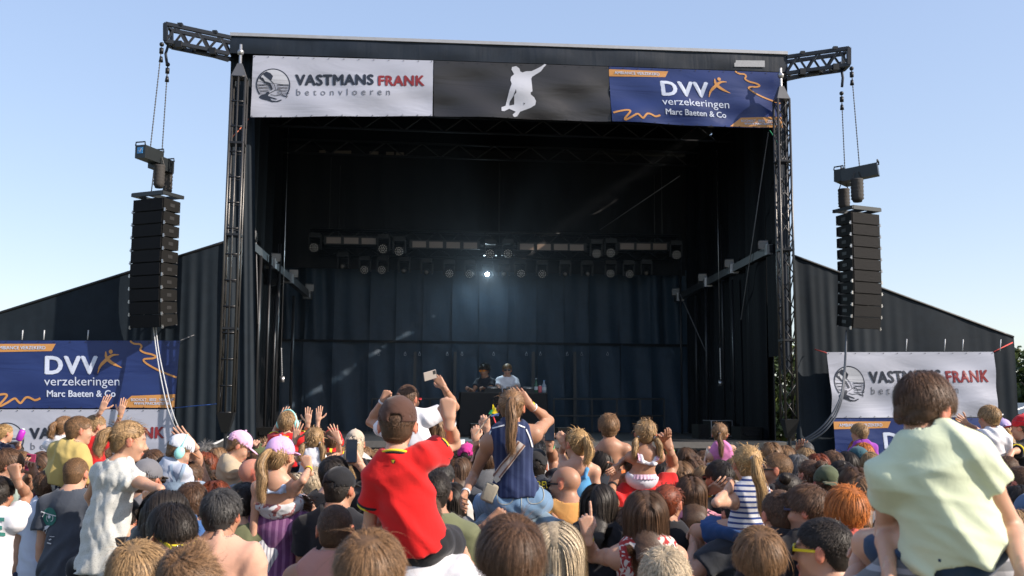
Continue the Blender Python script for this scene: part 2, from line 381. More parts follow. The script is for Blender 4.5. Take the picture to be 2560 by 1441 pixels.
# ------------------------------------------------------------------ hoists, chain bags, arrays
M_MOTOR = plain('motor_housing', (.03, .036, .04, 1), .4, .4)
def hoist(top, body, length_dir, label, bag=None, sling=None, blue=False):
    t = thing('chain_hoist', label, 'hoist', tuple(body), 'chain hoists above the speaker arrays')
    body = Vector(body); top = Vector(top); L = Vector(length_dir)
    mb = MB(); mb.bar(body-L*.5, body+L*.5, .17, .19); mb.build('motor_housing', M_MOTOR, t)
    e = body-L*.5; s_ = L.normalized().cross(Vector((0, 0, 1))).normalized()
    for k in (-.5, .5):
        c = body+L*k; mb = MB(); mb.smooth = True
        z = Vector((0, 0, .11)); mb.tube([c-s_*.08+z*.8, c-s_*.075+z*1.25, c+s_*.075+z*1.25, c+s_*.08+z*.8], .011, 6); mb.build('handle', M_BLACK, t)
    if blue:
        mb = MB(); c = e - L.normalized()*.004; mb.box(c+Vector((0, 0, .015)), (.09, .006, .09), Matrix((s_, L.normalized(), Vector((0, 0, 1)))).transposed()); lb = mb.build('sticker', plain('sticker_blue', (.05, .25, .55, 1), .5), t)
        mb = MB(); c2 = c-L.normalized()*.006
        mb.bar(c2-s_*.022+Vector((0, 0, .012)), c2-s_*.004+Vector((0, 0, -.008)), .006, .008); mb.bar(c2-s_*.004+Vector((0, 0, -.008)), c2+s_*.026+Vector((0, 0, .04)), .006, .008)
        mb.build('tick_mark', M_WHITE, lb)
    mb = MB(); mb.smooth = True; k = int((top-body).length/.022); pts = [body.lerp(top, i/k) for i in range(k+1)]
    mb.tube(pts, .008, 5, radii=[.0115 if i % 2 else .005 for i in range(k+1)]); mb.build('chain', M_CHAIN, t)
    mb = MB(); mb.smooth = True; mb.tube([top+Vector((0, 0, -.02)), top+Vector((0, 0, -.1))], .032, 8); mb.build('chain_stop', M_BLACK, t); mb = MB(); mb.smooth = True; mb.tube([top+Vector((0, 0, -.15)), top+Vector((0, 0, -.23))], .032, 8, radii=[.022, .034]); mb.build('buffer', M_BLACK, t); mb = MB(); mb.smooth = True; mb.ball(top+Vector((0, 0, .04)), .035); mb.build('hook', M_BLACK, t)
    return t
def chain_bag(c, r, h, label):
    t = thing('chain_bag', label, 'chain bag', tuple(c), 'chain bags above the speaker arrays'); c = Vector(c)
    mb = MB(); mb.smooth = True; n_ = 14; pts = []; rr = []
    for i in range(n_+1):
        q = i/n_; pts.append(c+Vector((0, 0, h*(.5-q)))); rr.append(r*(1+.07*math.sin(q*38))*(1 if q < .85 else 1-(q-.85)*2.2))
    mb.tube(pts, r, 14, radii=rr); mb.build('bag', plain('bag_cloth', (.035, .032, .03, 1), .8, bump=.3), t)
    for k in (-1, 1):
        mb = MB(); mb.tube([c+Vector((k*r*.8, 0, h*.5)), c+Vector((k*r*.3, 0, h*.5+.12))], .008, 5); mb.build('strap', M_BLACK, t)
def grille():
    m, n, b = nodes('speaker_grille'); tc = n.nodes.new('ShaderNodeTexCoord'); vo = n.nodes.new('ShaderNodeTexVoronoi'); vo.inputs['Scale'].default_value = 70
    n.links.new(tc.outputs['Object'], vo.inputs['Vector']); cr = n.nodes.new('ShaderNodeValToRGB'); cr.color_ramp.elements[0].position = .15; cr.color_ramp.elements[0].color = (.004, .004, .004, 1)
    cr.color_ramp.elements[1].position = .5; cr.color_ramp.elements[1].color = (.005, .005, .006, 1); n.links.new(vo.outputs['Distance'], cr.inputs[0]); n.links.new(cr.outputs[0], b.inputs['Base Color'])
    b.inputs['Roughness'].default_value = .7; b.inputs['Specular IOR Level'].default_value = .2; bp = n.nodes.new('ShaderNodeBump'); bp.inputs['Strength'].default_value = .5; bp.inputs['Distance'].default_value = .01
    n.links.new(vo.outputs['Distance'], bp.inputs['Height']); n.links.new(bp.outputs[0], b.inputs['Normal']); return m
M_GRILLE = grille(); M_CAB = plain('cabinet_paint', (.005, .005, .005, 1), .7, spec=.2, bump=.15, bscale=90)
def array(topc, yaw, n_, ch, wd, dp, tilts, label):
    """topc: centre of the front top edge; yaw: heading of the front normal (0 = towards the camera)"""
    t = thing('line_array', label, 'speaker', tuple(topc), 'hanging speaker arrays')
    Rz = Matrix.Rotation(yaw, 3, 'Z'); p = Vector(topc)
    for i in range(n_):
        a = rad(tilts[i]); Rr = Rz @ Matrix.Rotation(a, 3, 'X')      # local: x right, y back, z up
        def q(x, y, z): return p + Rr @ Vector((x, y, z))
        h = wd/2; z1 = -.004; z0 = -ch+.004; tp = .012
        mb = MB(); vs = [q(-h, 0, z0), q(h, 0, z0), q(h*.97, dp, z0+tp), q(-h*.97, dp, z0+tp), q(-h, 0, z1), q(h, 0, z1), q(h*.97, dp, z1-tp), q(-h*.97, dp, z1-tp)]
        mb.add(vs, [(3, 2, 1, 0), (4, 5, 6, 7), (0, 1, 5, 4), (1, 2, 6, 5), (2, 3, 7, 6), (3, 0, 4, 7)])
        cab = mb.build('cabinet', M_CAB, t)
        mb = MB(); mb.box(q(0, -.006, (z0+z1)/2), (wd-.035, .012, ch-.02), Rr); mb.build('grille', M_GRILLE, cab)
        for sx in (-1, 1):
            mb = MB(); mb.box(q(sx*(h*.985), dp*.5, (z0+z1)/2), (.012, .09, .05), Rr); mb.build('handle_recess', M_RUB, cab)
            mb = MB(); mb.bar(q(sx*(h+.012), .01, z0-.02), q(sx*(h+.012), .01, z0+.03), .02); mb.tube([q(sx*h, .01, z0), q(sx*(h+.035), .01, z0)], .008, 6)
            mb.tube([q(sx*h, dp*.85, z0+tp), q(sx*(h+.02), dp*.85, z0+tp)], .008, 6); mb.build('rigging_pin', M_STEEL, cab)
        p = q(0, 0, -ch)
    P0 = Vector(topc)+Vector((0, 0, .03))
    def q(x, y, z): return P0 + Rz @ Vector((x, y, z))
    mb = MB(); h = wd/2-.01; z = .035
    mb.bar(q(-h, -.02, z), q(h, -.02, z), .05, .06); mb.bar(q(-h, dp, z), q(h, dp, z), .045, .05)
    for x in (-h, 0, h): mb.bar(q(x, -.04, z), q(x, dp+.05, z), .04, .05)
    mb.build('flybar', M_MOTOR, t)
    return t
# left array: front seen at px 330..415
f = at(372, 497, 14.15); yl = rad(-24)
arL = array(f, yl, 10, .187, .58, .34, [0, 0, 0, 0, 0, 1, 2, 3, 5, 8], 'tall black ten-box speaker array hanging left of the stage')
hoist(at(404, 118, 14.33), at(374, 388, 14.2), (.12, .42, 0), 'grey chain hoist with blue tick sticker, left hoist of the left pair', blue=True)
hoist(at(419, 168, 14.6), at(403, 412, 14.55), (.1, .4, 0), 'grey chain hoist above the right chain bag of the left array')
chain_bag(at(398, 442, 14.3), .078, .34, 'front black ribbed chain bag above the left speaker array')
chain_bag(at(419, 458, 14.75), .07, .34, 'rear black ribbed chain bag above the left speaker array')
f = at(2163, 533, 15.0); yr = rad(24)
arR = array(f, yr, 10, .178, .56, .34, [0, 0, 0, 0, 0, 1, 2, 4, 6, 9], 'tall black ten-box speaker array hanging right of the stage')
hoist(at(2129, 178, 15.3), at(2150, 433, 15.25), (.48, -.25, .06), 'upper chain hoist pointing right above the right speaker array')
hoist(at(2104, 240, 15.55), at(2113, 445, 15.55), (.3, .3, -.02), 'lower chain hoist set behind, above the right speaker array')
chain_bag(at(2143, 477, 15.15), .095, .36, 'larger black chain bag hanging above the right speaker array')
chain_bag(at(2110, 498, 15.6), .09, .32, 'smaller black chain bag low behind, above the right speaker array')
# slings
def line(name, pts, r, mat, label, cat, group=None, n_=6):
    mb = MB(); mb.smooth = True; mb.tube(pts, r, n_); return tag(mb.build(name, mat, at0=tuple(pts[0])), label, cat, group)
M_SLING = plain('navy_sling', (.02, .03, .05, 1), .7)
line('lifting_sling', [at(424, 102, 14.6), at(414, 135, 14.6), at(418, 165, 14.6)], .022, M_SLING, 'dark blue lifting sling looped under the left lattice arm', 'sling', 'slings on the arms')
line('lifting_sling', [at(2101, 155, 15.55), at(2107, 195, 15.55), at(2105, 218, 15.55)], .022, M_SLING, 'dark blue lifting sling looped under the right lattice arm', 'sling', 'slings on the arms')
line('hang_cable', [at(385, 423, 14.2), at(378, 484, 14.15)], .008, M_BLACK, 'thin steel line between left hoist and speaker frame', 'cable')
def spline(pts, k=10):
    out_ = []; n_ = len(pts); P_ = [Vector(p) for p in pts]
    for i in range(n_-1):
        p0, p1, p2, p3 = P_[max(i-1, 0)], P_[i], P_[i+1], P_[min(i+2, n_-1)]
        for j in range(k):
            q = j/k; out_.append(.5*((2*p1)+(p2-p0)*q+(2*p0-5*p1+4*p2-p3)*q*q+(3*p1-p0-3*p2+p3)*q**3))
    out_.append(P_[-1]); return out_
M_CW = plain('white_cable', (.45, .47, .5, 1), .5)
for k, (dx, lb) in enumerate([(0, 'left strand of the pale speaker cables below the left array'), (6, 'right strand of the pale speaker cables below the left array')]):
    line('speaker_cable', spline([at(383+dx, 812, 14.35), at(391+dx, 880, 14.3), at(405+dx*1.5, 960, 14.2), at(422+dx*1.5, 1030, 14.2), at(447+dx, 1082, 14.3), at(480, 1110+k*3, 14.4), at(530, 1110+k*3, 14.5), at(575, 1090, 14.8)]), .009, M_CW, lb, 'cable', 'cables of the left array')
M_CB = plain('grey_cable', (.10, .11, .13, 1), .4)
for k, lb in enumerate(['upper black cable drooping from the right speaker array to the stage', 'middle black cable drooping from the right speaker array to the stage', 'lowest black cable drooping from the right speaker array to the stage']):
    d = k*7
    line('speaker_cable', spline([at(2116, 826, 15.2), at(2110+d*.2, 930, 15.1), at(2098+d*.2, 1000+d, 15.0), at(2060+d*.3, 1062+d, 15.0), at(2010, 1098+d*.7, 15.2), at(1968, 1106+d*.4, 15.5)]), .013, M_CB, lb, 'cable', 'cables of the right array')

# ------------------------------------------------------------------ wings
def wing(label, topA, topB, v, folds, seed, ret=None):
    t = thing('side_wing_curtain', label, 'curtain', tuple(S(*((UV(*topA, v)[0]+UV(*topB, v)[0])/2,), v, 0)), 'sloping canvas walls beside the stage')
    A, B = PV(*topA, v), PV(*topB, v); rs = random.Random(seed); ph = [rs.uniform(0, 6) for _ in range(6)]
    mb = MB(); mb.smooth = True
    def fn(s, q):
        top = A.lerp(B, s); u = s*(B-A).length
        wv_ = .5+.5*math.sin(u*1.7+ph[5]+q); d = .016*math.sin(u*4.1+ph[0]+.9*math.sin(q*3+u))+wv_*(.014*math.sin(u*11+ph[1]+q*3+1.5*math.sin(u*2.3))+.006*math.sin(u*31+ph[2]+2*q))
        d += folds(s)*(.035*math.sin(u*15+ph[3]+q*2.5+1.5*math.sin(u*3))+.012*math.sin(u*37+ph[4]+q*4))
        return Vector((top.x, top.y, top.z*q)) + SN*d*(1-.75*q**8)
    mb.grid(fn, 300, 26); mb.build('cloth', M_WING, t)
    mb = MB(); mb.smooth = True; mb.tube([A.lerp(B, i/20)+SN*.0+Vector((0, 0, .012)) for i in range(21)], .022, 6); mb.build('top_hem', M_BLACK, t)
    if ret:
        mb = MB(); mb.smooth = True
        E = B if ret > 0 else A
        mb.grid(lambda s, q: Vector((E.x, E.y, E.z*(q)))-SN*(2.5*s)+SU*(.03*math.sin(s*18)+.12*s)+Vector((0, 0, -.25*s*q)), 40, 12); mb.build('side_return', M_WING, t)
wing('black canvas wall sloping down to the left of the stage', (-420, 917), (578, 602), -.05, lambda s: .6*max(0, 1-abs(s-.93)/.09), 2)
wing('black canvas wall sloping down to the right of the stage', (1980, 640), (2534, 845), .35, lambda s: .9*max(0, 1-s/.2), 5, ret=1)

# backdrop: curtain panels hung side by side
t = thing('backdrop_curtain', 'tall dark blue-black backdrop curtain closing the back of the stage', 'curtain', S(0, 5.3, DECK), None)
px = [690, 762, 835, 925, 990, 1057, 1130, 1197, 1270, 1342, 1410, 1472, 1548, 1625, 1700, 1790]
seam_u = [UV(x, 800, 5.3)[0] for x in px]; zmid = PV(1200, 862, 5.3).z; zup = PV(1200, 668, 5.3).z
for i in range(len(px)-1):
    u0, u1 = seam_u[i], seam_u[i+1]; mb = MB(); mb.smooth = True; r1 = random.Random(i*7+1); p1, p2 = r1.uniform(0, 6), r1.uniform(0, 6)
    side = max(0, abs((i-6.5)/6.5)-.5)*2
    mb.grid(lambda s, q: S(u0+(u1-u0)*s, 5.3-.03*(s-.5)**2*4+.05*s+(.02+.06*side)*math.sin(s*9+p1+q)*(.3+side)+.012*math.sin(q*7+s*6+p2), zmid+(zup-zmid)*q), 18, 12)
    mb.build('panel', M_DROP, t)
for i in range(len(px)-1):
    u0, u1 = seam_u[i], seam_u[i+1]; mb = MB(); mb.smooth = True; r1 = random.Random(i*5+3); p1, p2 = r1.uniform(0, 6), r1.uniform(0, 6)
    mb.grid(lambda s, q: S(u0+(u1-u0)*s-.004, 5.2-.03*(s-.5)**2*4+.05*s+(.016+.05*(1-q))*math.sin(s*7+p1+q*2.5)+.03*math.sin(q*9+p2+s*3)*(q > .8), DECK+(zmid+.02-DECK)*q), 18, 16)
    mb.build('lower_flap', M_DROP, t)
for x in (1038, 1138, 1333, 1437):
    u, z1 = UV(x, 880, 5.1); z0 = PV(x, 1060, 5.1).z; mb = MB(); sbox(mb, u-.03, u+.03, 5.08, 5.10, z0, z1); mb.build('slit', M_RUB, t)
for x in (947, 1013, 1049, 1118, 1155, 1234, 1316, 1351, 1418, 1454, 1519):
    p = PV(x, 880, 5.05); mb = MB(); mb.smooth = True; mb.tube([p, p+SU*.018-Vector((0, 0, .05)), p+SU*.02-Vector((0, 0, .075)), p-SU*.02-Vector((0, 0, .075)), p-SU*.018-Vector((0, 0, .05)), p], .004, 5)
    mb.build('cord_loop', plain('cord_pale', (.35, .37, .4, 1), .6), t)
mb = MB(); sbox(mb, -4.5, 4.5, 5.5, 5.52, DECK, 7.5); mb.build('light_block_sheet', M_RUB, t)  # unseen black sheet added behind the panels to seal out light
mb = MB(); mb.smooth = True; mb.grid(lambda s, q: S(-4.3+8.6*s, 5.12+.03*math.sin(s*90+q), zup-.12+(7.45-zup+.12)*q), 200, 6); mb.build('roof_shade_sheet', plain('roof_shade_black', (.0035, .004, .006, 1), .9), t)  # near-black sheet: the shade under the roof put into its colour
mb = MB(); mb.bar(S(seam_u[0], 5.15, zmid+.03), S(seam_u[-1], 5.15, zmid+.03), .02, .05); mb.build('mid_hem', M_SIDE, t)

# side curtains
def sidewall(u0, u1, label, va=.6, vb=5.5):
    t = thing('side_curtain', label, 'curtain', S(u0, 3, DECK), 'curtains on the two sides inside the stage'); mb = MB(); mb.smooth = True
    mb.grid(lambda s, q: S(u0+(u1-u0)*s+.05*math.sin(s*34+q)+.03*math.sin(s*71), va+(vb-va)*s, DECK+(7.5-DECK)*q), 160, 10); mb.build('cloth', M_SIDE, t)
    mb = MB(); sg_ = 1 if u0 > 0 else -1; sbox(mb, min(u0+sg_*.12, u0+sg_*.14), max(u0+sg_*.12, u0+sg_*.14), va+.02, 5.6, DECK, 7.5); mb.build('light_block_wall', M_RUB, t)  # unseen black sheet added outside the curtain to keep light out
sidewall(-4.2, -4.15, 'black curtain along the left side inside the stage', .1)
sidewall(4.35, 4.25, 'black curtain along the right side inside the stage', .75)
t = thing('side_curtain', 'narrow black curtain filling the upper gap behind the right tower', 'curtain', S(4.3, .4, 5)); mb = MB(); mb.smooth = True; mb.grid(lambda s, q: S(4.38+.02*math.sin(s*20), .02+.75*s, 2.95+(7.5-2.95)*q), 12, 8); mb.build('cloth', M_SIDE, t)  # piece added to stop sun leaking onto the backdrop

# side beams with clamps and floodlights
def floodlight(p, d, label):
    t = thing('floodlight', label, 'lamp', tuple(p), 'small floodlights on the side beams'); p = Vector(p)
    Rq = Vector(d).to_track_quat('-Y', 'Z').to_matrix()
    mb = MB(); mb.box(p, (.17, .07, .13), Rq, .9); mb.build('housing', plain('flood_alu', (.38, .38, .39, 1), .4, .5), t)
    mb = MB(); mb.box(p+Rq @ Vector((0, -.038, 0)), (.14, .006, .10), Rq); mb.build('lens', plain('flood_glass', (.25, .26, .27, 1), .15), t)
    mb = MB(); mb.bar(p+Vector((-.09, 0, -.11)), p+Vector((-.09, 0, .03)), .012); mb.bar(p+Vector((.09, 0, -.11)), p+Vector((.09, 0, .03)), .012); mb.bar(p+Vector((-.09, 0, -.11)), p+Vector((.09, 0, -.11)), .012); mb.build('bracket', M_BLACK, t)
zb = 4.62
def sidebeam(pa, va, pb, vb, label, lamps, lb2):
    A = PV(*pa, va); B = PV(*pb, vb); t = thing('side_beam', label, 'beam', tuple(A), 'side beams of the stage')
    mb = MB(); mb.bar(A, B, .10, .13); mb.build('beam', plain('beam_steel', (.035, .038, .042, 1), .5, .3), t)
    for i in (0.02, .35, .62, .95):
        mb = MB(); mb.box(A.lerp(B, i), (.15, .15, .17)); mb.build('clamp', M_STEEL, t)
    for f in (.3, .62):
        mb = MB(); c = A.lerp(B, f); sgn = -1 if A.x < 0 else 1; mb.bar(c, c+SU*sgn*.8-Vector((0, 0, .22)), .09, .11); mb.build('stay', M_TRUSS, t)
    for f, l2 in zip(lamps, lb2): floodlight(A.lerp(B, f)+Vector((.06*(1 if A.x < 0 else -1), -.02, .12)), (.3 if A.x < 0 else -.3, -1, -.4), l2)
ordn = ['nearest', 'second', 'third', 'farthest']
sidebeam((612, 602), .2, (775, 742), 4.9, 'dark steel beam running back along the left side of the stage', (.03, .36, .64, .93), [f'{o_} small silver floodlight along the left side beam' for o_ in ordn])
sidebeam((1932, 622), .4, (1690, 748), 4.9, 'dark steel beam running back along the right side of the stage', (.05, .36, .64, .96), [f'{o_} small silver floodlight along the right side beam' for o_ in ordn])
# upright pipes standing in the wings
pipes = [(700, 610, 1090, 2.2), (676, 640, 1100, 1.4), (735, 740, 1080, 3.5), (690, 740, 880, 2.0), (652, 640, 820, .9), (1803, 560, 1080, 2.6), (1764, 700, 1085, 3.3), (1830, 700, 1095, 2.0), (1872, 660, 1095, 1.4), (1700, 640, 1075, 4.4), (1739, 740, 1000, 3.9)]
PL = ['thick upright pipe beside the left side beam', 'upright pipe just inside the left tower', 'upright pipe farthest right on the left side of the stage', 'short upright pipe under the left side beam', 'slim upright pipe nearest the left tower', 'upright pipe rising highest on the right of the stage', 'upright pipe left of the silver-edged case on the right', 'upright pipe behind the right flight case', 'upright pipe nearest the right tower', 'slim pipe at the right end of the backdrop', 'short slim pipe by the far end of the right beam']
for i, (x, y0, y1, v) in enumerate(pipes):
    u, z1 = UV(x, y0, v); _, z0 = UV(x, y1, v); z0 = DECK
    line('stand_pipe', [S(u, v, z0), S(u, v, z1)], .022 if i % 2 else .03, M_TRUSS, PL[i], 'pipe', f"upright pipes on the {'left' if x<1200 else 'right'} of the stage")
M_ROPE = plain('grey_rope', (.16, .16, .17, 1), .7)
ropes = [((612, 330), .1, (640, 605), .8, 'grey rope falling steeply beside the left tower'), ((640, 605), .8, (645, 810), .8, 'short grey rope hanging below the left side beam'),
 ((1921, 330), .1, (1853, 800), 1.6, 'long grey rope slanting down on the right of the stage'), ((1700, 735), 4.2, (1765, 880), 3.6, 'thin rope slanting under the far end of the right beam'),

 ((1500, 575), 4.3, (1700, 440), 2.5, 'thin wire rising right from the lighting truss')]
for a, va, b_, vb, lb in ropes: line('rope', [PV(*a, va), PV(*b_, vb)], .009, M_ROPE, lb, 'rope', n_=5)
line('orange_strap', [PV(621, 298, -.12), PV(598, 325, -.4), PV(572, 353, -.5)], .008, plain('orange_rope', (.45, .12, .06, 1), .7), 'orange tie rope at the lower left corner of the white top banner', 'rope')
line('green_strap', [PV(1924, 326, -.12), PV(1948, 362, -.45)], .008, plain('green_rope', (.05, .4, .2, 1), .7), 'green tie rope under the right corner of the blue top banner', 'rope')
line('red_strap', [PV(2484, 880, .1), PV(2531, 857, .3)], .011, plain('red_rope', (.5, .06, .05, 1), .7), 'red tie rope from the right white banner to the curtain corner', 'rope')
line('red_strap', [PV(2067, 883, .1), PV(2037, 868, .3)], .008, plain('red_rope'), 'short red tie rope at the left corner of the right white banner', 'rope') if False else line('red_strap', [PV(2067, 883, .1), PV(2037, 874, .3)], .008, MATS['red_rope'], 'short red tie rope at the left corner of the right white banner', 'rope')
line('blue_strap', [PV(437, 1020, -.35), PV(545, 1010, -.6)], .006, plain('blue_rope', (.03, .1, .35, 1), .7), 'thin blue tie rope from the left banners to the tower', 'rope')
line('guy_line', [PV(2497, 1040, .1), at(2562, 1018, 18.6)], .016, plain('white_webbing', (.7, .72, .75, 1), .6), 'white webbing strap stretched from the right banner toward the tent', 'strap')
line('white_strap', [PV(450, 852, -.3), PV(485, 838, -.1)], .006, M_ROPE, 'thin tie cord at the top right corner of the left blue banner', 'rope')
nthS = ['leftmost of three', 'middle of three', 'rightmost of three', 'leftmost of four', 'second from left', 'third from left', 'rightmost by the corner']
for i, (x, y0, y1, v, sd_) in enumerate([(57, 826, 850, -.28, 'left'), (111, 826, 850, -.28, 'left'), (221, 826, 850, -.28, 'left'), (2267, 848, 878, .1, 'right'), (2363, 848, 878, .1, 'right'), (2408, 849, 878, .1, 'right'), (2502, 849, 878, .1, 'right')]):
    line('banner_tie', [PV(x, y0, v), PV(x-2, y1, v)], .009, M_CW, f'pale strap above the {sd_} banners, {nthS[i]}', 'strap', f'straps above the {sd_} banners')

# ------------------------------------------------------------------ lighting rig
M_LENS = plain('lamp_cells', (.75, .70, .65, 1), .3); M_HEAD = plain('lamp_housing', (.006, .007, .008, 1), .6)
def rig(label, pa, pb, v, h=.24):
    A = PV(*pa, v); B = PV(*pb, v); t = thing('lighting_truss', label, 'truss', tuple((A+B)/2), 'lighting trusses')
    mb = MB(); mb.smooth = True
    for dz in (0, -h):
        for dv in (0, h): mb.tube([A+Vector((0, 0, dz))-SN*dv, B+Vector((0, 0, dz))-SN*dv], .022, 6)
    mb.build('chords', M_TRUSS, t); mb = MB(); mb.smooth = True; k = 30
    for i in range(k):
        a = A.lerp(B, i/k); c = A.lerp(B, (i+1)/k); z = Vector((0, 0, -h)); mb.tube([a+(z if i % 2 else Vector()), c+(Vector() if i % 2 else z)], .01, 5)
    mb.build('lacing', M_TRUSS, t)
    for f in (.05, .5, .95):
        mb = MB(); c = A.lerp(B, f); mb.tube([c, Vector((c.x, c.y, 7.0))], .008, 5); mb.build('hang_chain', M_CHAIN, t)
rig('upper lighting truss across the stage carrying lamps and panels', (775, 574), (1700, 590), 4.35)
rig('lower lighting truss just in front of the backdrop', (800, 618), (1680, 632), 5.0, .18)
def wash(p, kind, on, label, sc=1.0, aim=(0, -1, -.25)):
    t = thing('moving_head_lamp', label, 'stage lamp', tuple(p), 'stage lamps on the trusses'); p = Vector(p)
    yk = MB(); yk.box(p+Vector((0, .02, .23*sc)), (.22*sc, .2*sc, .09*sc)); yk.build('base', M_HEAD, t)
    for k in (-1, 1): mb = MB(); mb.box(p+Vector((k*.115*sc, .02, .09*sc)), (.028, .09, .26*sc)); mb.build('yoke_arm', M_HEAD, t)
    d = Vector(aim).normalized(); Rq = d.to_track_quat('-Y', 'Z').to_matrix()
    mb = MB(); mb.smooth = True; r = (.093 if kind == 'wash' else .062)*sc; mb.tube([p+Rq @ Vector((0, .13, 0)), p+Rq @ Vector((0, .02, 0)), p+Rq @ Vector((0, -.07, 0))], r, 18, radii=[r*.75, r*1.02, r]); hd = mb.build('head', M_HEAD, t)
    if kind == 'wash':
        mb = MB(); cells = [(0, 0)]+[(.38, a) for a in np.arange(6)*math.pi/3]+[(.78, a) for a in np.arange(12)*math.pi/6]
        for rr, a in cells:
            c = p+Rq @ Vector((math.cos(a)*rr*r, -.072, math.sin(a)*rr*r)); mb.tube([c, c+d*.006], r*.115, 7)
        mb.build('lens_cells', M_LENS, hd)
    else:
        mb = MB(); mb.smooth = True; mb.ball(p+Rq @ Vector((0, -.06, 0)), r*.72, 10)
        mb.build('lens', plain('lamp_on', (.75, .93, 1, 1), .3, emit=90) if on else plain('lamp_glass', (.16, .14, .12, 1), .08), hd)
up = [787, 959, 998, 1226, 1270, 1491, 1527, 1690]; upy = [619, 622, 628, 634, 634, 634, 632, 637]
nth = ['first', 'second', 'third', 'fourth', 'fifth', 'sixth', 'seventh', 'eighth', 'ninth', 'tenth', 'eleventh', 'twelfth', 'thirteenth', 'fourteenth', 'fifteenth', 'sixteenth']
for i, (x, y) in enumerate(zip(up, upy)): wash(PV(x, y, 4.1), 'wash', False, f'round multi-cell lamp, {nth[i]} from the left on the upper truss', aim=(random.uniform(-.12, .12), -1, -.22))
lo = [(858, 665, 0), (912, 674, 1), (957, 674, 1), (1011, 676, 0), (1067, 680, 0), (1123, 683, 1), (1175, 684, 1), (1219, 685, 2), (1260, 684, 0), (1301, 683, 1), (1355, 684, 1), (1413, 684, 0), (1468, 684, 0), (1527, 683, 1), (1572, 684, 1), (1616, 682, 0)]
for i, (x, y, k) in enumerate(lo):
    lbl = 'brightly lit white stage lamp shining from the lower truss' if k == 2 else f"{'round multi-cell' if k else 'small dark spot'} lamp, {nth[i]} from the left on the lower truss"
    wash(PV(x, y, 4.8), 'wash' if k == 1 else 'spot', k == 2, lbl, .96, aim=(random.uniform(-.2, .2), -1, -.3))
pl = PV(1219, 685, 4.65)
ld = bpy.data.lights.new('stage_lamp_beam', 'SPOT'); ld.energy = 16; ld.spot_size = rad(150); ld.spot_blend = .9; ld.color = (.6, .85, 1); ld.shadow_soft_size = .05
lo_ = bpy.data.objects.new('stage_lamp_beam', ld); COL.objects.link(lo_); lo_.location = pl; lo_.rotation_euler = Vector((0, .75, -1)).to_track_quat('-Z', 'Y').to_euler()
l2 = bpy.data.lights.new('stage_lamp_glow', 'SPOT'); l2.energy = 170; l2.spot_size = rad(165); l2.spot_blend = .6; l2.color = (.65, .87, 1); l2.shadow_soft_size = .04
o2 = bpy.data.objects.new('stage_lamp_glow', l2); COL.objects.link(o2); o2.location = PV(1219, 685, 4.6); o2.rotation_euler = Vector((0, -1, -.55)).to_track_quat('-Z', 'Y').to_euler()
M_PANEL = plain('led_panel', (.20, .145, .11, 1), .35, var=.25, scale=3)
def strip(xs, ys, wpx, label):
    c = PV(xs[0], ys[0], 4.2); t = thing('led_batten', label, 'light panel', tuple(c), 'panel lights on the upper truss')
    A, B = PV(xs[0]-24, ys[0], 4.24), PV(xs[-1]+24, ys[-1], 4.24); mb = MB(); mb.bar(A, B, .05, .17); mb.build('housing', M_HEAD, t)
    for x, y in zip(xs, ys):
        mb = MB(); q = [PV(x-wpx/2, y-7.5, 4.19), PV(x+wpx/2, y-7, 4.19), PV(x+wpx/2, y+8, 4.19), PV(x-wpx/2, y+7.5, 4.19)]; mb.poly(q, .01, SN); mb.build('panel', M_PANEL, t)
strip([834, 878, 922], [601, 602, 603], 36, 'leftmost batten of three brown light panels on the upper truss')
strip([1048, 1090, 1133, 1176], [611, 612, 613, 614], 34, 'batten of four light panels left of the lit lamp')
strip([1317, 1360, 1402, 1442], [617, 618, 618, 619], 34, 'batten of four light panels right of the lit lamp')
strip([1568, 1609, 1650], [616, 617, 617], 34, 'rightmost batten of three brown light panels on the upper truss')

# ------------------------------------------------------------------ things on the deck
t = thing('handrail', 'black handrail behind the dj booth on the left', 'railing', tuple(PV(1040, 1080, 4.7)), 'handrails at the back of the stage')
def rail(t, xs, v):
    for y in (998, 1040):
        mb = MB(); mb.tube([PV(xs[0], y, v), PV(xs[-1], y, v)], .02, 6); mb.build('rail', M_TRUSS, t)
    for x in xs:
        u, z = UV(x, 998, v); mb = MB(); mb.tube([S(u, v, DECK), S(u, v, z)], .02, 6); mb.build('post', M_TRUSS, t)
rail(t, [930, 1000, 1075, 1148], 4.7)
t = thing('handrail', 'long black handrail behind the dj booth on the right', 'railing', tuple(PV(1500, 1080, 4.7)), 'handrails at the back of the stage')
rail(t, [1385, 1480, 1542, 1600, 1660], 4.7)
t = thing('dj_booth', 'black cloth-covered dj booth in the middle of the stage', 'table', tuple(PV(1260, 1095, 2.6)))
uA, zt_ = UV(1153, 983, 2.4); uB, _ = UV(1368, 983, 2.4)
mb = MB(); mb.smooth = True
per = [(uA, 2.4), (uB, 2.4), (uB, 3.1), (uA, 3.1), (uA, 2.4)]
def ptc(s, q):
    k = min(int(s*4), 3); f_ = s*4-k; a, b_ = per[k], per[k+1]; u = a[0]+(b_[0]-a[0])*f_; v = a[1]+(b_[1]-a[1])*f_
    cx = (uA+uB)/2; fl = (1-q)*.05+.012*math.sin(s*160)*(1-q)
    return S(u+(u-cx)*fl, v-(fl*.6 if v < 2.7 else -fl*.6), DECK+.01+(zt_-DECK-.01)*q)
mb.grid(ptc, 160, 6); mb.build('cloth', plain('booth_cloth', (.004, .004, .005, 1), .8), t)
mb = MB(); sbox(mb, uA-.005, uB+.005, 2.395, 3.105, zt_, zt_+.02); mb.build('top', M_RUB, t)
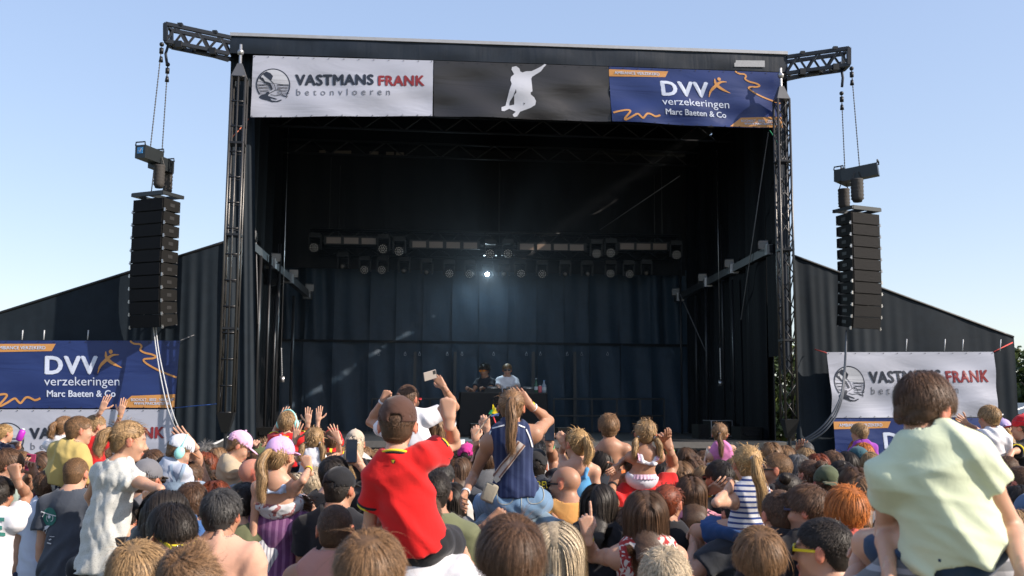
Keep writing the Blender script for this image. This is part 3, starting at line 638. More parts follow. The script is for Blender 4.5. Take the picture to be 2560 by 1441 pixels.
def on_top(name, x, w_, d_, h_, label, cat, v=2.75):
    u, _ = UV(x, 983, v); t = thing(name, label, cat, S(u, v, zt_+.02), 'dj players' if 'player' in name else None)
    mb = MB(); sbox(mb, u-w_/2, u+w_/2, v-d_/2, v+d_/2, zt_+.02, zt_+.02+h_); mb.build('casing', M_BLACK, t)
    mb = MB(); mb.tube([S(u, v, zt_+.02+h_), S(u, v, zt_+.035+h_)], w_*.32, 16); mb.build('jog_wheel', M_STEEL, t)
    mb = MB(); sbox(mb, u-w_*.3, u+w_*.3, v+d_*.3, v+d_*.36, zt_+.02+h_, zt_+.06+h_); mb.build('display', plain('screen_grey', (.1, .12, .14, 1), .2), t)
on_top('media_player', 1232, .3, .32, .07, 'black dj deck on the booth left of the white-shirted dj', 'dj deck')
on_top('media_player', 1322, .3, .32, .07, 'black dj deck on the booth beside the bottles', 'dj deck')
on_top('mixer', 1280, .3, .34, .07, 'black mixer between the two dj decks', 'mixer')
def bottle(x, v, r, h, mat, cap, label, name='bottle'):
    u, _ = UV(x, 983, v); z0 = zt_+.02; t = thing(name, label, 'bottle' if name == 'bottle' else 'can', S(u, v, z0))
    mb = MB(); mb.smooth = True
    prof = [(0, r*.9), (.02, r), (.62*h, r), (.75*h, r*.55), (.86*h, r*.36), (h, r*.36)] if name == 'bottle' else [(0, r*.85), (.01, r), (h-.01, r), (h, r*.8)]
    mb.tube([S(u, v, z0+a) for a, _ in prof], r, 14, radii=[b_ for _, b_ in prof]); mb.build('body', mat, t)
    mb = MB(); mb.tube([S(u, v, z0+h), S(u, v, z0+h+.015)], r*.42 if name == 'bottle' else r*.7, 10); mb.build('cap' if name == 'bottle' else 'lid', cap, t)
    if name == 'bottle':
        mb = MB(); mb.tube([S(u, v, z0+h*.2), S(u, v, z0+h*.45)], r*1.03, 14); mb.build('label', plain('paper_label', (.45, .5, .52, 1), .6), t)
bottle(1340, 2.6, .035, .24, plain('green_glass', (.03, .10, .06, 1), .1), M_WHITE, 'green glass bottle standing on the right of the dj booth')
bottle(1350, 2.6, .033, .12, plain('pink_can', (.6, .10, .12, 1), .3), M_STEEL, 'small red drinks can between the two bottles on the booth', 'drinks_can')
bottle(1360, 2.6, .042, .21, plain('clear_bottle', (.25, .30, .36, 1), .12), plain('cap_blue', (.1, .25, .5, 1), .4), 'clear water bottle at the right end of the dj booth')
def case(name, px0, px1, y0, v, d_, label, cat, edges=True, vents=False):
    u0, z1 = UV(px0, y0, v); u1, _ = UV(px1, y0, v); t = thing(name, label, cat, S((u0+u1)/2, v, DECK))
    mb = MB(); sbox(mb, u0, u1, v, v+d_, DECK, z1); mb.build('body', M_CAB, t)
    if edges:
        mb = MB(); e = .012
        for (a, b_) in [((u0, DECK), (u0, z1)), ((u1, DECK), (u1, z1)), ((u0, z1), (u1, z1)), ((u0, DECK+.02), (u1, DECK+.02))]: mb.bar(S(a[0], v-.004, a[1]), S(b_[0], v-.004, b_[1]), .014)
        for (uu) in (u0, u1): mb.bar(S(uu, v, z1), S(uu, v+d_, z1), .014)
        mb.build('edging', plain('case_edging', (.28, .28, .3, 1), .4, .7), t)
    mb = MB(); sbox(mb, u0+.05, u1-.05, v-.012, v-.002, DECK+.06, z1-.05); mb.build('front' if edges else 'grille', M_GRILLE if not edges else M_BLACK, t)
case('flight_case', 706, 745, 1052, 2.0, .5, 'black flight case with silver edges on the left of the stage', 'case')
case('flight_case', 1778, 1830, 1052, 2.2, .5, 'black flight case with silver edges on the right of the stage', 'case')
case('monitor_speaker', 1746, 1772, 1062, 1.4, .4, 'upright black monitor speaker left of the right flight case', 'speaker', False)
case('monitor_speaker', 1852, 1905, 1068, 1.0, .5, 'low wide black monitor speaker near the right tower', 'speaker', False)
case('monitor_speaker', 1178, 1205, 1060, 1.2, .4, 'small black monitor speaker at the foot of the dj booth', 'speaker', False)
case('monitor_speaker', 1395, 1425, 1070, .7, .4, 'black monitor speaker on the deck right of the booth', 'speaker', False)
case('subwoofer', 640, 700, 1070, .6, .6, 'wide black bass speaker at the left front of the stage', 'speaker', False)
# hanging chain with hook, left wing and right wing
for x, y0, y1, v, lb in ((703, 870, 940, 1.8, 'left'), (1800, 870, 950, 2.4, 'right')):
    a, b_ = PV(x, y0, v), PV(x+2, y1, v); k = 26
    mb = MB(); mb.smooth = True; mb.tube([a.lerp(b_, i/k) for i in range(k+1)], .01, 6, radii=[.016 if i % 2 else .006 for i in range(k+1)])
    mb.box(b_+Vector((0, 0, -.06)), (.08, .04, .1)); mb.tube([a, Vector((a.x, a.y, 6.9))], .006, 5)
    tag(mb.build('hanging_chain', M_STEEL, at0=tuple(a)), f'shiny hanging chain with a hook block on the {lb} of the stage', 'chain')

# theatrical smoke inside the stage
m, n, bb_ = nodes('smoke'); n.nodes.remove(bb_); pv = n.nodes.new('ShaderNodeVolumePrincipled'); pv.inputs['Density'].default_value = .0055; pv.inputs['Color'].default_value = (.8, .86, .95, 1); pv.inputs['Anisotropy'].default_value = .3
n.links.new(pv.outputs[0], n.nodes['Material Output'].inputs['Volume'])
mb = MB(); sbox(mb, -4.0, 4.15, .9, 5.0, DECK+.03, 6.9); tag(mb.build('stage_smoke', m), kind='stuff')
# ------------------------------------------------------------------ banners and their artwork
def bilin(Q, s, t): return (Q[0]*(1-s)+Q[1]*s)*(1-t)+(Q[3]*(1-s)+Q[2]*s)*t
def inv_bilin(Q2, x, y):
    s = t = .5; a, b_, c, d = [np.array(q, float) for q in Q2]
    for _ in range(12):
        p = (a*(1-s)+b_*s)*(1-t)+(d*(1-s)+c*s)*t; ds = (b_-a)*(1-t)+(c-d)*t; dt = (d-a)*(1-s)+(c-b_)*s
        J = np.array([ds, dt]).T; e = np.array([x, y])-p; q = np.linalg.solve(J, e); s += q[0]; t += q[1]
    return s, t
def vinyl(name, col, rough=.42, warp=0.16):
    if name in MATS: return MATS[name]
    m, n, b = nodes(name); tc = n.nodes.new('ShaderNodeTexCoord'); mp = n.nodes.new('ShaderNodeMapping'); mp.inputs['Rotation'].default_value = (0, .35, 0); mp.inputs['Scale'].default_value = (.7, 1, 3.2)
    n.links.new(tc.outputs['Object'], mp.inputs[0]); a = n.nodes.new('ShaderNodeTexNoise'); a.inputs['Scale'].default_value = .9; a.inputs['Detail'].default_value = 3; a.inputs['Distortion'].default_value = 1.2
    n.links.new(mp.outputs[0], a.inputs['Vector']); bp = n.nodes.new('ShaderNodeBump'); bp.inputs['Strength'].default_value = warp; bp.inputs['Distance'].default_value = .12
    n.links.new(a.outputs['Fac'], bp.inputs['Height']); n.links.new(bp.outputs[0], b.inputs['Normal'])
    b.inputs['Base Color'].default_value = col; b.inputs['Roughness'].default_value = rough; b.inputs['Specular IOR Level'].default_value = .4
    MATS[name] = m; return m
V_WHITE = vinyl('banner_white', (.36, .38, .455, 1)); V_BLUE = vinyl('banner_blue', (.014, .030, .125, 1), .36); V_BLACK = vinyl('banner_black', (.024, .024, .027, 1), .4)
V_GOLD = vinyl('banner_gold', (.50, .24, .075, 1)); V_INK = vinyl('banner_ink', (.018, .024, .04, 1)); V_RED = vinyl('banner_red', (.20, .02, .025, 1)); V_GREY = vinyl('banner_grey', (.12, .13, .16, 1)); V_LET = vinyl('banner_letter', (.52, .58, .72, 1)); V_LGREY = vinyl('banner_shade', (.40, .42, .47, 1))
class Banner:
    def __init__(s, name, label, quad, v, mat, group, amp=.012, seed=1, hem=True, ncl=12):
        s.Q = [PV(x, y, v) for x, y in quad]; s.amp = amp; s.seed = seed
        c = sum(s.Q, Vector())/4
        s.root = thing(name, label, 'banner', tuple(c), group); s.crop = None
        mb = MB(); mb.smooth = True; mb.grid(lambda a, b_: s.pt(a, 1-b_, 0), 60, 22); s.cloth = mb.build('cloth', mat, s.root)
        if hem:
            mb = MB(); r = .014
            for i in range(ncl+1):
                for tt in (.985, .02):
                    p = s.pt(min(max(i/ncl, .008), .992), tt, .006); mb.tube([p, p+SN*.004], r*.55, 6)
            mb.build('eyelets', M_RUB, s.root)
    def pt(s, a, b_, off):
        p = bilin(s.Q, a, b_); k = s.seed
        d = s.amp*(math.sin(a*7+b_*4+k)+.6*math.sin(a*15-b_*7+k*2)+.4*math.sin(b_*13+a*5+k*3))*4*b_*(1-b_*.6)*.8
        return p+SN*(d+off)
    def cropq(s, quad): s.crop = quad; return s
    def map2(s, pts, off=.006):
        return [s.pt(*inv_bilin(s.crop, x, y), off) for x, y in pts]
    def poly(s, name, pts, mat, off=.006, parent=None):
        tri = tessellate_polygon([[Vector((x, y, 0)) for x, y in pts]])
        bm = bmesh.new(); vs = [bm.verts.new((x, y, 0)) for x, y in pts]
        for t_ in tri:
            try: bm.faces.new([vs[i] for i in t_])
            except ValueError: pass
        return s.finish(name, bm, mat, off, parent)
    def finish(s, name, bm, mat, off, parent):
        for _ in range(4):
            es = [e for e in bm.edges if e.calc_length() > 60]
            if not es: break
            bmesh.ops.subdivide_edges(bm, edges=es, cuts=1); bmesh.ops.triangulate(bm, faces=[f for f in bm.faces if len(f.verts) > 3])
        me = bpy.data.meshes.new(name); bm.to_mesh(me); bm.free()
        for v in me.vertices: v.co = s.pt(*inv_bilin(s.crop, v.co.x, v.co.y), off)
        me.update(); return link(name, me, mat, parent or s.root)
    def stroke(s, name, pts, wd, mat, off=.006, parent=None, smooth=True, widths=None):
        P_ = [Vector((x, y, 0)) for x, y in pts]
        if smooth: P_ = spline(P_, 8)
        bm = bmesh.new(); prev = None; n_ = len(P_)
        for i, p in enumerate(P_):
            d = (P_[min(i+1, n_-1)]-P_[max(i-1, 0)]).normalized(); nn = Vector((-d.y, d.x, 0)); w_ = wd/2
            if widths: q = i/(n_-1)*(len(widths)-1); k = min(int(q), len(widths)-2); w_ = (widths[k]*(1-q+k)+widths[k+1]*(q-k))/2
            cur = (bm.verts.new(p+nn*w_), bm.verts.new(p-nn*w_))
            if prev: bm.faces.new((prev[0], prev[1], cur[1], cur[0]))
            prev = cur
        return s.finish(name, bm, mat, off, parent)
    def text(s, name, txt, box, mat, bold=0.0, space=1.0, shear=0.0, off=.006):
        """box = (x0, y_top, x1, y_base) of the ink in crop pixels"""
        c = bpy.data.curves.new(name, 'FONT'); c.body = txt; c.offset = 0; c.space_character = space; c.shear = shear; c.resolution_u = 3
        o = bpy.data.objects.new(name, c); COL.objects.link(o); dg = bpy.context.evaluated_depsgraph_get(); me = bpy.data.meshes.new_from_object(o.evaluated_get(dg))
        bpy.data.objects.remove(o); bpy.data.curves.remove(c)
        xs = [v.co.x for v in me.vertices]; ys = [v.co.y for v in me.vertices]; x0, x1 = min(xs), max(xs); y0, y1 = min(ys), max(ys)
        for v in me.vertices:
            v.co.x = box[0]+(v.co.x-x0)/(x1-x0)*(box[2]-box[0]); v.co.y = box[3]-(v.co.y-y0)/(y1-y0)*(box[3]-box[1]); v.co.z = 0
        h_ = (box[3]-box[1]); sh = [(0, 0)] if bold <= 0.004 else [(0, 0), (bold*h_, 0), (-bold*h_, 0), (0, bold*h_*.7), (0, -bold*h_*.7), (bold*h_*.6, bold*h_*.5), (-bold*h_*.6, -bold*h_*.5)]
        V0 = [tuple(v.co) for v in me.vertices]; F0 = [tuple(f.vertices) for f in me.polygons]; bpy.data.meshes.remove(me); VV = []; FF = []
        for dx, dy in sh: FF += [tuple(i+len(VV) for i in f) for f in F0]; VV += [(x+dx, y+dy, z) for x, y, z in V0]
        n0 = len(V0); res = bpy.data.meshes.new(name); k_ = 0; P_ = []
        for i, (x, y, z) in enumerate(VV): P_.append(s.pt(*inv_bilin(s.crop, x, y), off+.00035*(i//n0)))
        res.from_pydata(P_, [], FF); res.update(); return link(name, res, mat, s.root)
def art_vastmans(B):
    B.cropq([(75, 40), (2458, 115), (2455, 845), (35, 870)])
    em = B.stroke('emblem', [(335+218*math.cos(a), 440+214*math.sin(a)) for a in np.linspace(0.42, 2.62+2*math.pi-.0, 64)][:] if False else [(335+216*math.cos(a), 440+212*math.sin(a)) for a in np.linspace(-3.75, .62, 60)], 13, V_INK, .006, smooth=False)
    B.poly('emblem_shade', [(335+205*math.cos(a), 440+205*math.sin(a)) for a in np.linspace(-2.9, 0, 30)], V_LGREY, .004, em)
    B.poly('sleeve', [(196, 290), (250, 262), (300, 285), (335, 325), (312, 378), (262, 352), (205, 300), (180, 330), (205, 395), (150, 352)], V_INK, .007, em)
    B.stroke('pour', [(195, 345), (225, 400), (285, 425), (318, 500)], 26, V_INK, .007, em, widths=[16, 20, 26, 30]); B.stroke('pour', [(215, 310), (290, 370), (345, 430), (365, 500)], 8, V_INK, .007, em)
    for k, y in enumerate((430, 447, 466, 486, 505, 530, 548)):
        x0 = 125+k*4; B.stroke('ripple', [(x0, y), (x0+60, y+6*(-1)**k), (285, y-2)], 6, V_INK, .007, em); B.stroke('ripple', [(385, y+3), (450, y+6*(-1)**k), (540-k*3, y+4)], 6, V_INK, .007, em)
    B.poly('hand', [(150, 600), (165, 572), (225, 560), (250, 528), (272, 520), (285, 545), (262, 580), (385, 622), (380, 632), (285, 606), (310, 640), (370, 652), (440, 630), (445, 642), (400, 662), (320, 664), (255, 640), (190, 625)], V_INK, .007, em)
    B.stroke('finger_line', [(285, 545), (380, 500), (430, 505), (450, 560), (500, 585), (520, 560), (545, 545)], 7, V_INK, .007, em); B.stroke('finger_line', [(300, 560), (360, 577), (430, 570), (490, 590), (520, 585), (505, 612)], 7, V_INK, .007, em)
    B.text('lettering', 'VASTMANS', (632, 302, 1655, 438), V_INK, .07, 1.08); B.text('lettering', 'FRANK', (1730, 320, 2338, 448), V_RED, .07, 1.08)
    B.text('lettering', 'betonvloeren', (640, 490, 1882, 580), V_GREY, 0, 1.75)
def art_dvv(B):
    B.cropq([(-114, 160), (2310, 160), (2250, 1040), (-170, 1040)])
    B.poly('gold_tab', [(-118, 203), (712, 203), (662, 297), (-124, 312)], V_GOLD, .005)
    B.text('lettering', 'AMBIANCE VERZEKERD', (-45, 232, 582, 275), V_LET, .025, off=.009)
    B.text('lettering', 'DVV', (588, 370, 1240, 594), V_LET, .06, 1.12)
    B.text('lettering', 'verzekeringen', (570, 634, 1530, 782), V_LET, -.012)
    B.text('lettering', 'Marc Baeten & Co', (604, 808, 1478, 893), V_LET, .03)
    em = B.stroke('figure_emblem', [(1352, 300), (1362, 380), (1430, 450), (1562, 516)], 30, V_GOLD, .006, widths=[6, 34, 44, 34, 4])
    B.stroke('limb', [(1522, 345), (1430, 355), (1340, 430), (1280, 500), (1250, 592)], 30, V_GOLD, .008, em, widths=[6, 26, 44, 40, 26, 4])
    B.poly('head', [(1416+25*math.cos(a), 305+28*math.sin(a)) for a in np.linspace(0, 6.28, 20)[:-1]], V_GOLD, .006, em)
    B.stroke('squiggle', [(1665, 165), (1715, 200), (1790, 208), (1812, 240), (1795, 280), (1850, 318), (1950, 342), (2000, 372), (1960, 392), (1860, 400), (1840, 422), (1900, 475), (2060, 560), (2272, 642)], 24, V_GOLD)
    B.stroke('squiggle', [(-140, 905), (-60, 880), (50, 858), (95, 868), (80, 905), (15, 985), (20, 1010), (90, 975), (190, 915), (235, 950), (270, 972), (330, 905), (380, 903), (450, 935), (520, 912)], 27, V_GOLD)
    B.poly('gold_tab', [(1510, 1030), (1690, 880), (2258, 858), (2248, 1036)], V_GOLD, .005)
    B.text('lettering', 'BOCHOLT - BREE - HAMONT', (1685, 913, 2238, 948), V_LET, .02, off=.009); B.text('lettering', 'WWW.MARCBAETEN.BE', (1722, 960, 2196, 996), V_LET, .02, off=.009)
grp1, grp2 = 'white company banners', 'blue insurance banners'
B = Banner('advertising_banner', 'white company banner at the top left above the stage opening', [(633, 139), (1083, 152), (1081, 290), (626, 293)], -.36, V_WHITE, grp1, .012, 1); art_vastmans(B)
B = Banner('advertising_banner', 'blue insurance banner at the top right above the stage opening', [(1522, 167), (1950, 182), (1954, 323), (1530, 304)], -.36, V_BLUE, grp2, .02, 3); art_dvv(B)
B = Banner('festival_banner', 'dark banner with a white leaping figure above the middle of the stage', [(1085, 152), (1521, 167), (1528, 304), (1084, 291)], -.36, V_BLACK, None, .02, 2)
B.cropq([(0, 125), (2465, 210), (2500, 970), (0, 880)])
fig = B.poly('leaping_figure', [(1090, 215), (1150, 203), (1195, 233), (1210, 275), (1240, 288), (1290, 273), (1370, 270), (1440, 240), (1510, 205), (1550, 176), (1578, 182), (1540, 220), (1500, 275), (1420, 322), (1375, 350), (1362, 380), (1370, 470), (1376, 560), (1350, 575), (1352, 602), (1400, 640), (1427, 690), (1415, 745), (1350, 782), (1205, 830), (1165, 890), (1130, 903), (1108, 893), (1100, 870), (1145, 832), (1050, 790), (980, 825), (945, 822), (943, 768), (1000, 748), (1025, 650), (1050, 550), (1085, 450), (1068, 400), (1078, 350), (1122, 312), (1085, 250)], M_WHITE)
B.poly('arm_gap', [(1142, 530), (1150, 575), (1120, 610), (1122, 732), (1055, 745), (1062, 690), (1110, 620)], V_BLACK, .008, fig); B.poly('knee_gap', [(1250, 708), (1262, 718), (1277, 716), (1250, 748), (1256, 725)], V_BLACK, .008, fig)
B = Banner('advertising_banner', 'blue insurance banner on the left side curtain above the white one', [(-24, 852), (450, 852), (437, 1021), (-35, 1021)], -.3, V_BLUE, grp2, .006, 4); art_dvv(B)
B = Banner('advertising_banner', 'white company banner low on the left side curtain behind children', [(-36, 1024), (436, 1024), (428, 1180), (-42, 1180)], -.3, V_WHITE, grp1, .006, 5); art_vastmans(B)
B = Banner('advertising_banner', 'wrinkled white company banner on the right side curtain', [(2067, 881), (2484, 880), (2497, 1043), (2082, 1045)], .1, V_WHITE, grp1, .022, 6); art_vastmans(B)
B = Banner('advertising_banner', 'blue insurance banner low on the right side curtain below the white one', [(2083, 1047), (2497, 1045), (2508, 1200), (2093, 1202)], .1, V_BLUE, grp2, .015, 7); art_dvv(B)
# ------------------------------------------------------------------ signed-distance modelling for people and cloth
A3 = lambda v: np.array((v[0], v[1], v[2]), np.float32)
def unit(v): v = A3(v); return v/(np.linalg.norm(v)+1e-9)
class Field:
    def __init__(s, lo, hi, h, zf=None, cz=2.4):
        s.h = h; s.xs = np.arange(lo[0], hi[0]+h, h, dtype=np.float32); s.ys = np.arange(lo[1], hi[1]+h, h, dtype=np.float32)
        if zf is None or zf <= lo[2]: s.zs = np.arange(lo[2], hi[2]+h, h, dtype=np.float32)
        else: s.zs = np.concatenate([np.arange(lo[2], zf, h*cz), np.arange(zf, hi[2]+h, h)]).astype(np.float32)
        s.F = np.full((len(s.xs), len(s.ys), len(s.zs)), .5, np.float32)
    def put(s, bmin, bmax, fn, k=0., op=0):
        m = k+s.h*3; sl = []
        for ax, a, b in zip((s.xs, s.ys, s.zs), bmin-m, bmax+m):
            i0, i1 = np.searchsorted(ax, a), np.searchsorted(ax, b)
            if i1 <= i0: return
            sl.append(slice(max(i0-1, 0), i1+1))
        X = s.xs[sl[0]][:, None, None]; Y = s.ys[sl[1]][None, :, None]; Z = s.zs[sl[2]][None, None, :]
        d = fn(X, Y, Z); F0 = s.F[tuple(sl)]
        if op == 0:
            if k > 0:
                hh = np.maximum(k-np.abs(F0-d), 0)/k; r = np.minimum(F0, d)-hh*hh*k*.25
            else: r = np.minimum(F0, d)
        else:
            if k > 0:
                hh = np.maximum(k-np.abs(F0+d), 0)/k; r = np.maximum(F0, -d)+hh*hh*k*.25
            else: r = np.maximum(F0, -d)
        s.F[tuple(sl)] = r
    def cone(s, a, b, ra, rb, k=.02, sq=None, flat=False, op=0):
        a, b = A3(a), A3(b); ab = b-a; L2 = float(ab@ab)+1e-9; L = L2**.5; R = max(ra, rb)*1.05
        n_, f = (unit(sq[0]), sq[1]) if sq else (None, 1)
        def fn(X, Y, Z):
            dx, dy, dz = X-a[0], Y-a[1], Z-a[2]; t = (dx*ab[0]+dy*ab[1]+dz*ab[2])/L2; tc = np.clip(t, 0, 1)
            wx, wy, wz = dx-tc*ab[0], dy-tc*ab[1], dz-tc*ab[2]
            q = wx*wx+wy*wy+wz*wz
            if n_ is not None:
                c = wx*n_[0]+wy*n_[1]+wz*n_[2]; q = q+c*c*(f*f-1)
            d = np.sqrt(q)-(ra+(rb-ra)*tc)
            if n_ is not None: d = d*(.5+.5/f)
            if flat: d = np.maximum(d, (t-1)*L)
            return d
        s.put(np.minimum(a-R, b-R), np.maximum(a+R, b+R), fn, k, op)
    def ell(s, c, r, R=None, k=.02, op=0):
        """R rows = axes"""
        c = A3(c); r = np.array(r, np.float32); R = np.eye(3, dtype=np.float32) if R is None else np.array(R, np.float32); m = float(r.max())
        ext = np.abs(R.T*r[None, :]).sum(1) if True else m
        def fn(X, Y, Z):
            dx, dy, dz = X-c[0], Y-c[1], Z-c[2]; k0 = 0; k1 = 0
            for i in range(3):
                q = dx*R[i, 0]+dy*R[i, 1]+dz*R[i, 2]; q1 = q/r[i]; k0 = k0+q1*q1; k1 = k1+(q1/r[i])**2
            k0 = np.sqrt(k0); k1 = np.sqrt(k1)+1e-6; return k0*(k0-1)/k1
        s.put(c-ext, c+ext, fn, k, op)
    def wrinkle(s, amp, freq, seed, axis=None, band=.06):
        r = np.random.default_rng(seed); I = np.argwhere(np.abs(s.F) < band)
        if not len(I): return
        p = np.stack([s.xs[I[:, 0]], s.ys[I[:, 1]], s.zs[I[:, 2]]], 1); d = np.zeros(len(p), np.float32)
        wq = p+.03*np.sin(p[:, [1, 2, 0]]*freq*.35+r.uniform(0, 6, 3))
        for i in range(5):
            kk = r.normal(size=3); kk /= np.linalg.norm(kk)
            if axis is not None: kk = kk-axis*(kk@axis)*.82; kk /= np.linalg.norm(kk)
            sn = np.sin(wq@kk*freq*(1+.45*i)+r.uniform(0, 6)); d += (1-2*np.abs(sn))*(1/(1+.6*i)) if i % 2 else sn/(1+.6*i)
        s.F[I[:, 0], I[:, 1], I[:, 2]] += d*amp*.5
    def folds(s, amp, sc, seed, r_, up):
        r = np.random.default_rng(seed); I = np.argwhere(np.abs(s.F) < .05)
        if not len(I): return
        p = np.stack([s.xs[I[:, 0]], s.ys[I[:, 1]], s.zs[I[:, 2]]], 1)/sc; f_ = np.cross(r_, up)
        w = p+.035*np.sin(p[:, [1, 2, 0]]*7+r.uniform(0, 6, 3))+.006*np.sin(p[:, [2, 0, 1]]*25+r.uniform(0, 6, 3)); a0 = r.uniform(.35, 1.0)*r.choice([-1, 1]); d = np.zeros(len(p), np.float32)
        for j, (fr, am) in enumerate(((12, 1.), (17, .9), (25, .6), (37, .25))):
            a = a0+r.uniform(-.28, .28)*(1+j*.6); k = unit(r_*math.cos(a)+up*math.sin(a)+f_*r.uniform(-.25, .25)); k2 = unit(r.normal(size=3))
            x = np.sin(w@k*fr+r.uniform(0, 6)); m = np.clip(.5+.9*np.sin(w@k2*(5+j*2)+r.uniform(0, 6)), 0, 1)
            d += am*np.exp(-(x/.42)**2)*m
        s.F[I[:, 0], I[:, 1], I[:, 2]] -= d*amp
    def mesh(s):
        F = s.F; ins = F < 0
        ins[0] = ins[-1] = False; ins[:, 0] = ins[:, -1] = False; ins[:, :, 0] = ins[:, :, -1] = False
        c = np.zeros(tuple(n-1 for n in F.shape), np.int8)
        for i in (0, 1):
            for j in (0, 1):
                for k in (0, 1): c += ins[i:F.shape[0]-1+i, j:F.shape[1]-1+j, k:F.shape[2]-1+k]
        I = np.argwhere((c > 0) & (c < 8))
        if not len(I): return np.zeros((0, 3)), np.zeros((0, 4), int)
        idx = np.full(c.shape, -1, np.int32); idx[I[:, 0], I[:, 1], I[:, 2]] = np.arange(len(I))
        acc = np.zeros((len(I), 3)); cnt = np.zeros(len(I)); axs = (s.xs, s.ys, s.zs)
        for ax in range(3):
            o1, o2 = [a for a in range(3) if a != ax]
            for u in (0, 1):
                for v in (0, 1):
                    A = I.copy(); A[:, o1] += u; A[:, o2] += v; B = A.copy(); B[:, ax] += 1
                    fa = F[A[:, 0], A[:, 1], A[:, 2]]; fb = F[B[:, 0], B[:, 1], B[:, 2]]
                    m = ins[A[:, 0], A[:, 1], A[:, 2]] != ins[B[:, 0], B[:, 1], B[:, 2]]
                    t = np.clip(fa[m]/(fa[m]-fb[m]+1e-12), 0, 1); P = np.empty((m.sum(), 3))
                    P[:, ax] = axs[ax][A[m, ax]]*(1-t)+axs[ax][B[m, ax]]*t; P[:, o1] = axs[o1][A[m, o1]]; P[:, o2] = axs[o2][A[m, o2]]
                    acc[m] += P; cnt[m] += 1
        V = acc/np.maximum(cnt, 1)[:, None]; Q = []
        for ax in range(3):
            o1, o2 = [(1, 2), (2, 0), (0, 1)][ax]
            sl0 = [slice(None)]*3; sl1 = [slice(None)]*3; sl0[ax] = slice(0, -1); sl1[ax] = slice(1, None)
            a = ins[tuple(sl0)]; b = ins[tuple(sl1)]; E = np.argwhere(a != b)
            E = E[(E[:, o1] > 0) & (E[:, o2] > 0) & (E[:, o1] < c.shape[o1]) & (E[:, o2] < c.shape[o2])]
            fl = a[E[:, 0], E[:, 1], E[:, 2]]; qs = []
            for du, dv in ((-1, -1), (0, -1), (0, 0), (-1, 0)):
                G = E.copy(); G[:, o1] += du; G[:, o2] += dv; qs.append(idx[G[:, 0], G[:, 1], G[:, 2]])
            q = np.stack(qs, 1); q[~fl] = q[~fl][:, ::-1]; Q.append(q)
        Q = np.concatenate(Q); Q = Q[(Q >= 0).all(1)]
        return V, Q
def np_mesh(name, V, Q, smooth=True):
    me = bpy.data.meshes.new(name); n = Q.shape[1] if len(Q) else 4
    me.vertices.add(len(V)); me.vertices.foreach_set('co', np.asarray(V, np.float32).ravel())
    me.loops.add(Q.size); me.loops.foreach_set('vertex_index', Q.astype(np.int32).ravel())
    me.polygons.add(len(Q)); me.polygons.foreach_set('loop_start', np.arange(0, Q.size, n, dtype=np.int32)); me.polygons.foreach_set('use_smooth', np.ones(len(Q), bool) if smooth else np.zeros(len(Q), bool))
    me.update(calc_edges=True); return me

# ------------------------------------------------------------------ people materials
def attr_col(n, base, b, attr='tint'):
    at_ = n.nodes.new('ShaderNodeAttribute'); at_.attribute_name = attr; mx = n.nodes.new('ShaderNodeVectorMath'); mx.operation = 'MULTIPLY'
    n.links.new(at_.outputs['Color'], mx.inputs[0]); mx.inputs[1].default_value = base[:3]; n.links.new(mx.outputs[0], b.inputs['Base Color']); return mx
SKINS = {'fair': (.52, .295, .20), 'pale': (.58, .37, .27), 'tan': (.38, .20, .125), 'red': (.46, .205, .14), 'brown': (.24, .12, .07)}
def skin(k):
    nm = 'skin_'+k
    if nm in MATS: return MATS[nm]
    m, n, b = nodes(nm); c = SKINS[k]; mx = attr_col(n, c, b)
    tc = n.nodes.new('ShaderNodeTexCoord'); nz = n.nodes.new('ShaderNodeTexNoise'); nz.inputs['Scale'].default_value = 14; nz.inputs['Detail'].default_value = 5; n.links.new(tc.outputs['Object'], nz.inputs['Vector'])
    mr = n.nodes.new('ShaderNodeMapRange'); mr.inputs['To Min'].default_value = .82; mr.inputs['To Max'].default_value = 1.15; n.links.new(nz.outputs['Fac'], mr.inputs['Value'])
    m2 = n.nodes.new('ShaderNodeVectorMath'); m2.operation = 'SCALE'; n.links.new(mx.outputs[0], m2.inputs[0]); n.links.new(mr.outputs[0], m2.inputs['Scale']); n.links.new(m2.outputs[0], b.inputs['Base Color'])
    b.inputs['Roughness'].default_value = .48; b.inputs['Specular IOR Level'].default_value = .4
    b.inputs['Subsurface Weight'].default_value = .18; b.inputs['Subsurface Radius'].default_value = (1, .3, .15); b.inputs['Subsurface Scale'].default_value = .012
    MATS[nm] = m; return m
HAIRC = {'blond': (.36, .22, .09), 'platinum': (.50, .40, .27), 'sand': (.29, .18, .085), 'lbrown': (.19, .105, .05), 'brown': (.095, .05, .027), 'dark': (.022, .016, .012), 'ginger': (.42, .13, .025), 'auburn': (.16, .035, .012), 'grey': (.12, .115, .11), 'salt': (.05, .047, .045)}
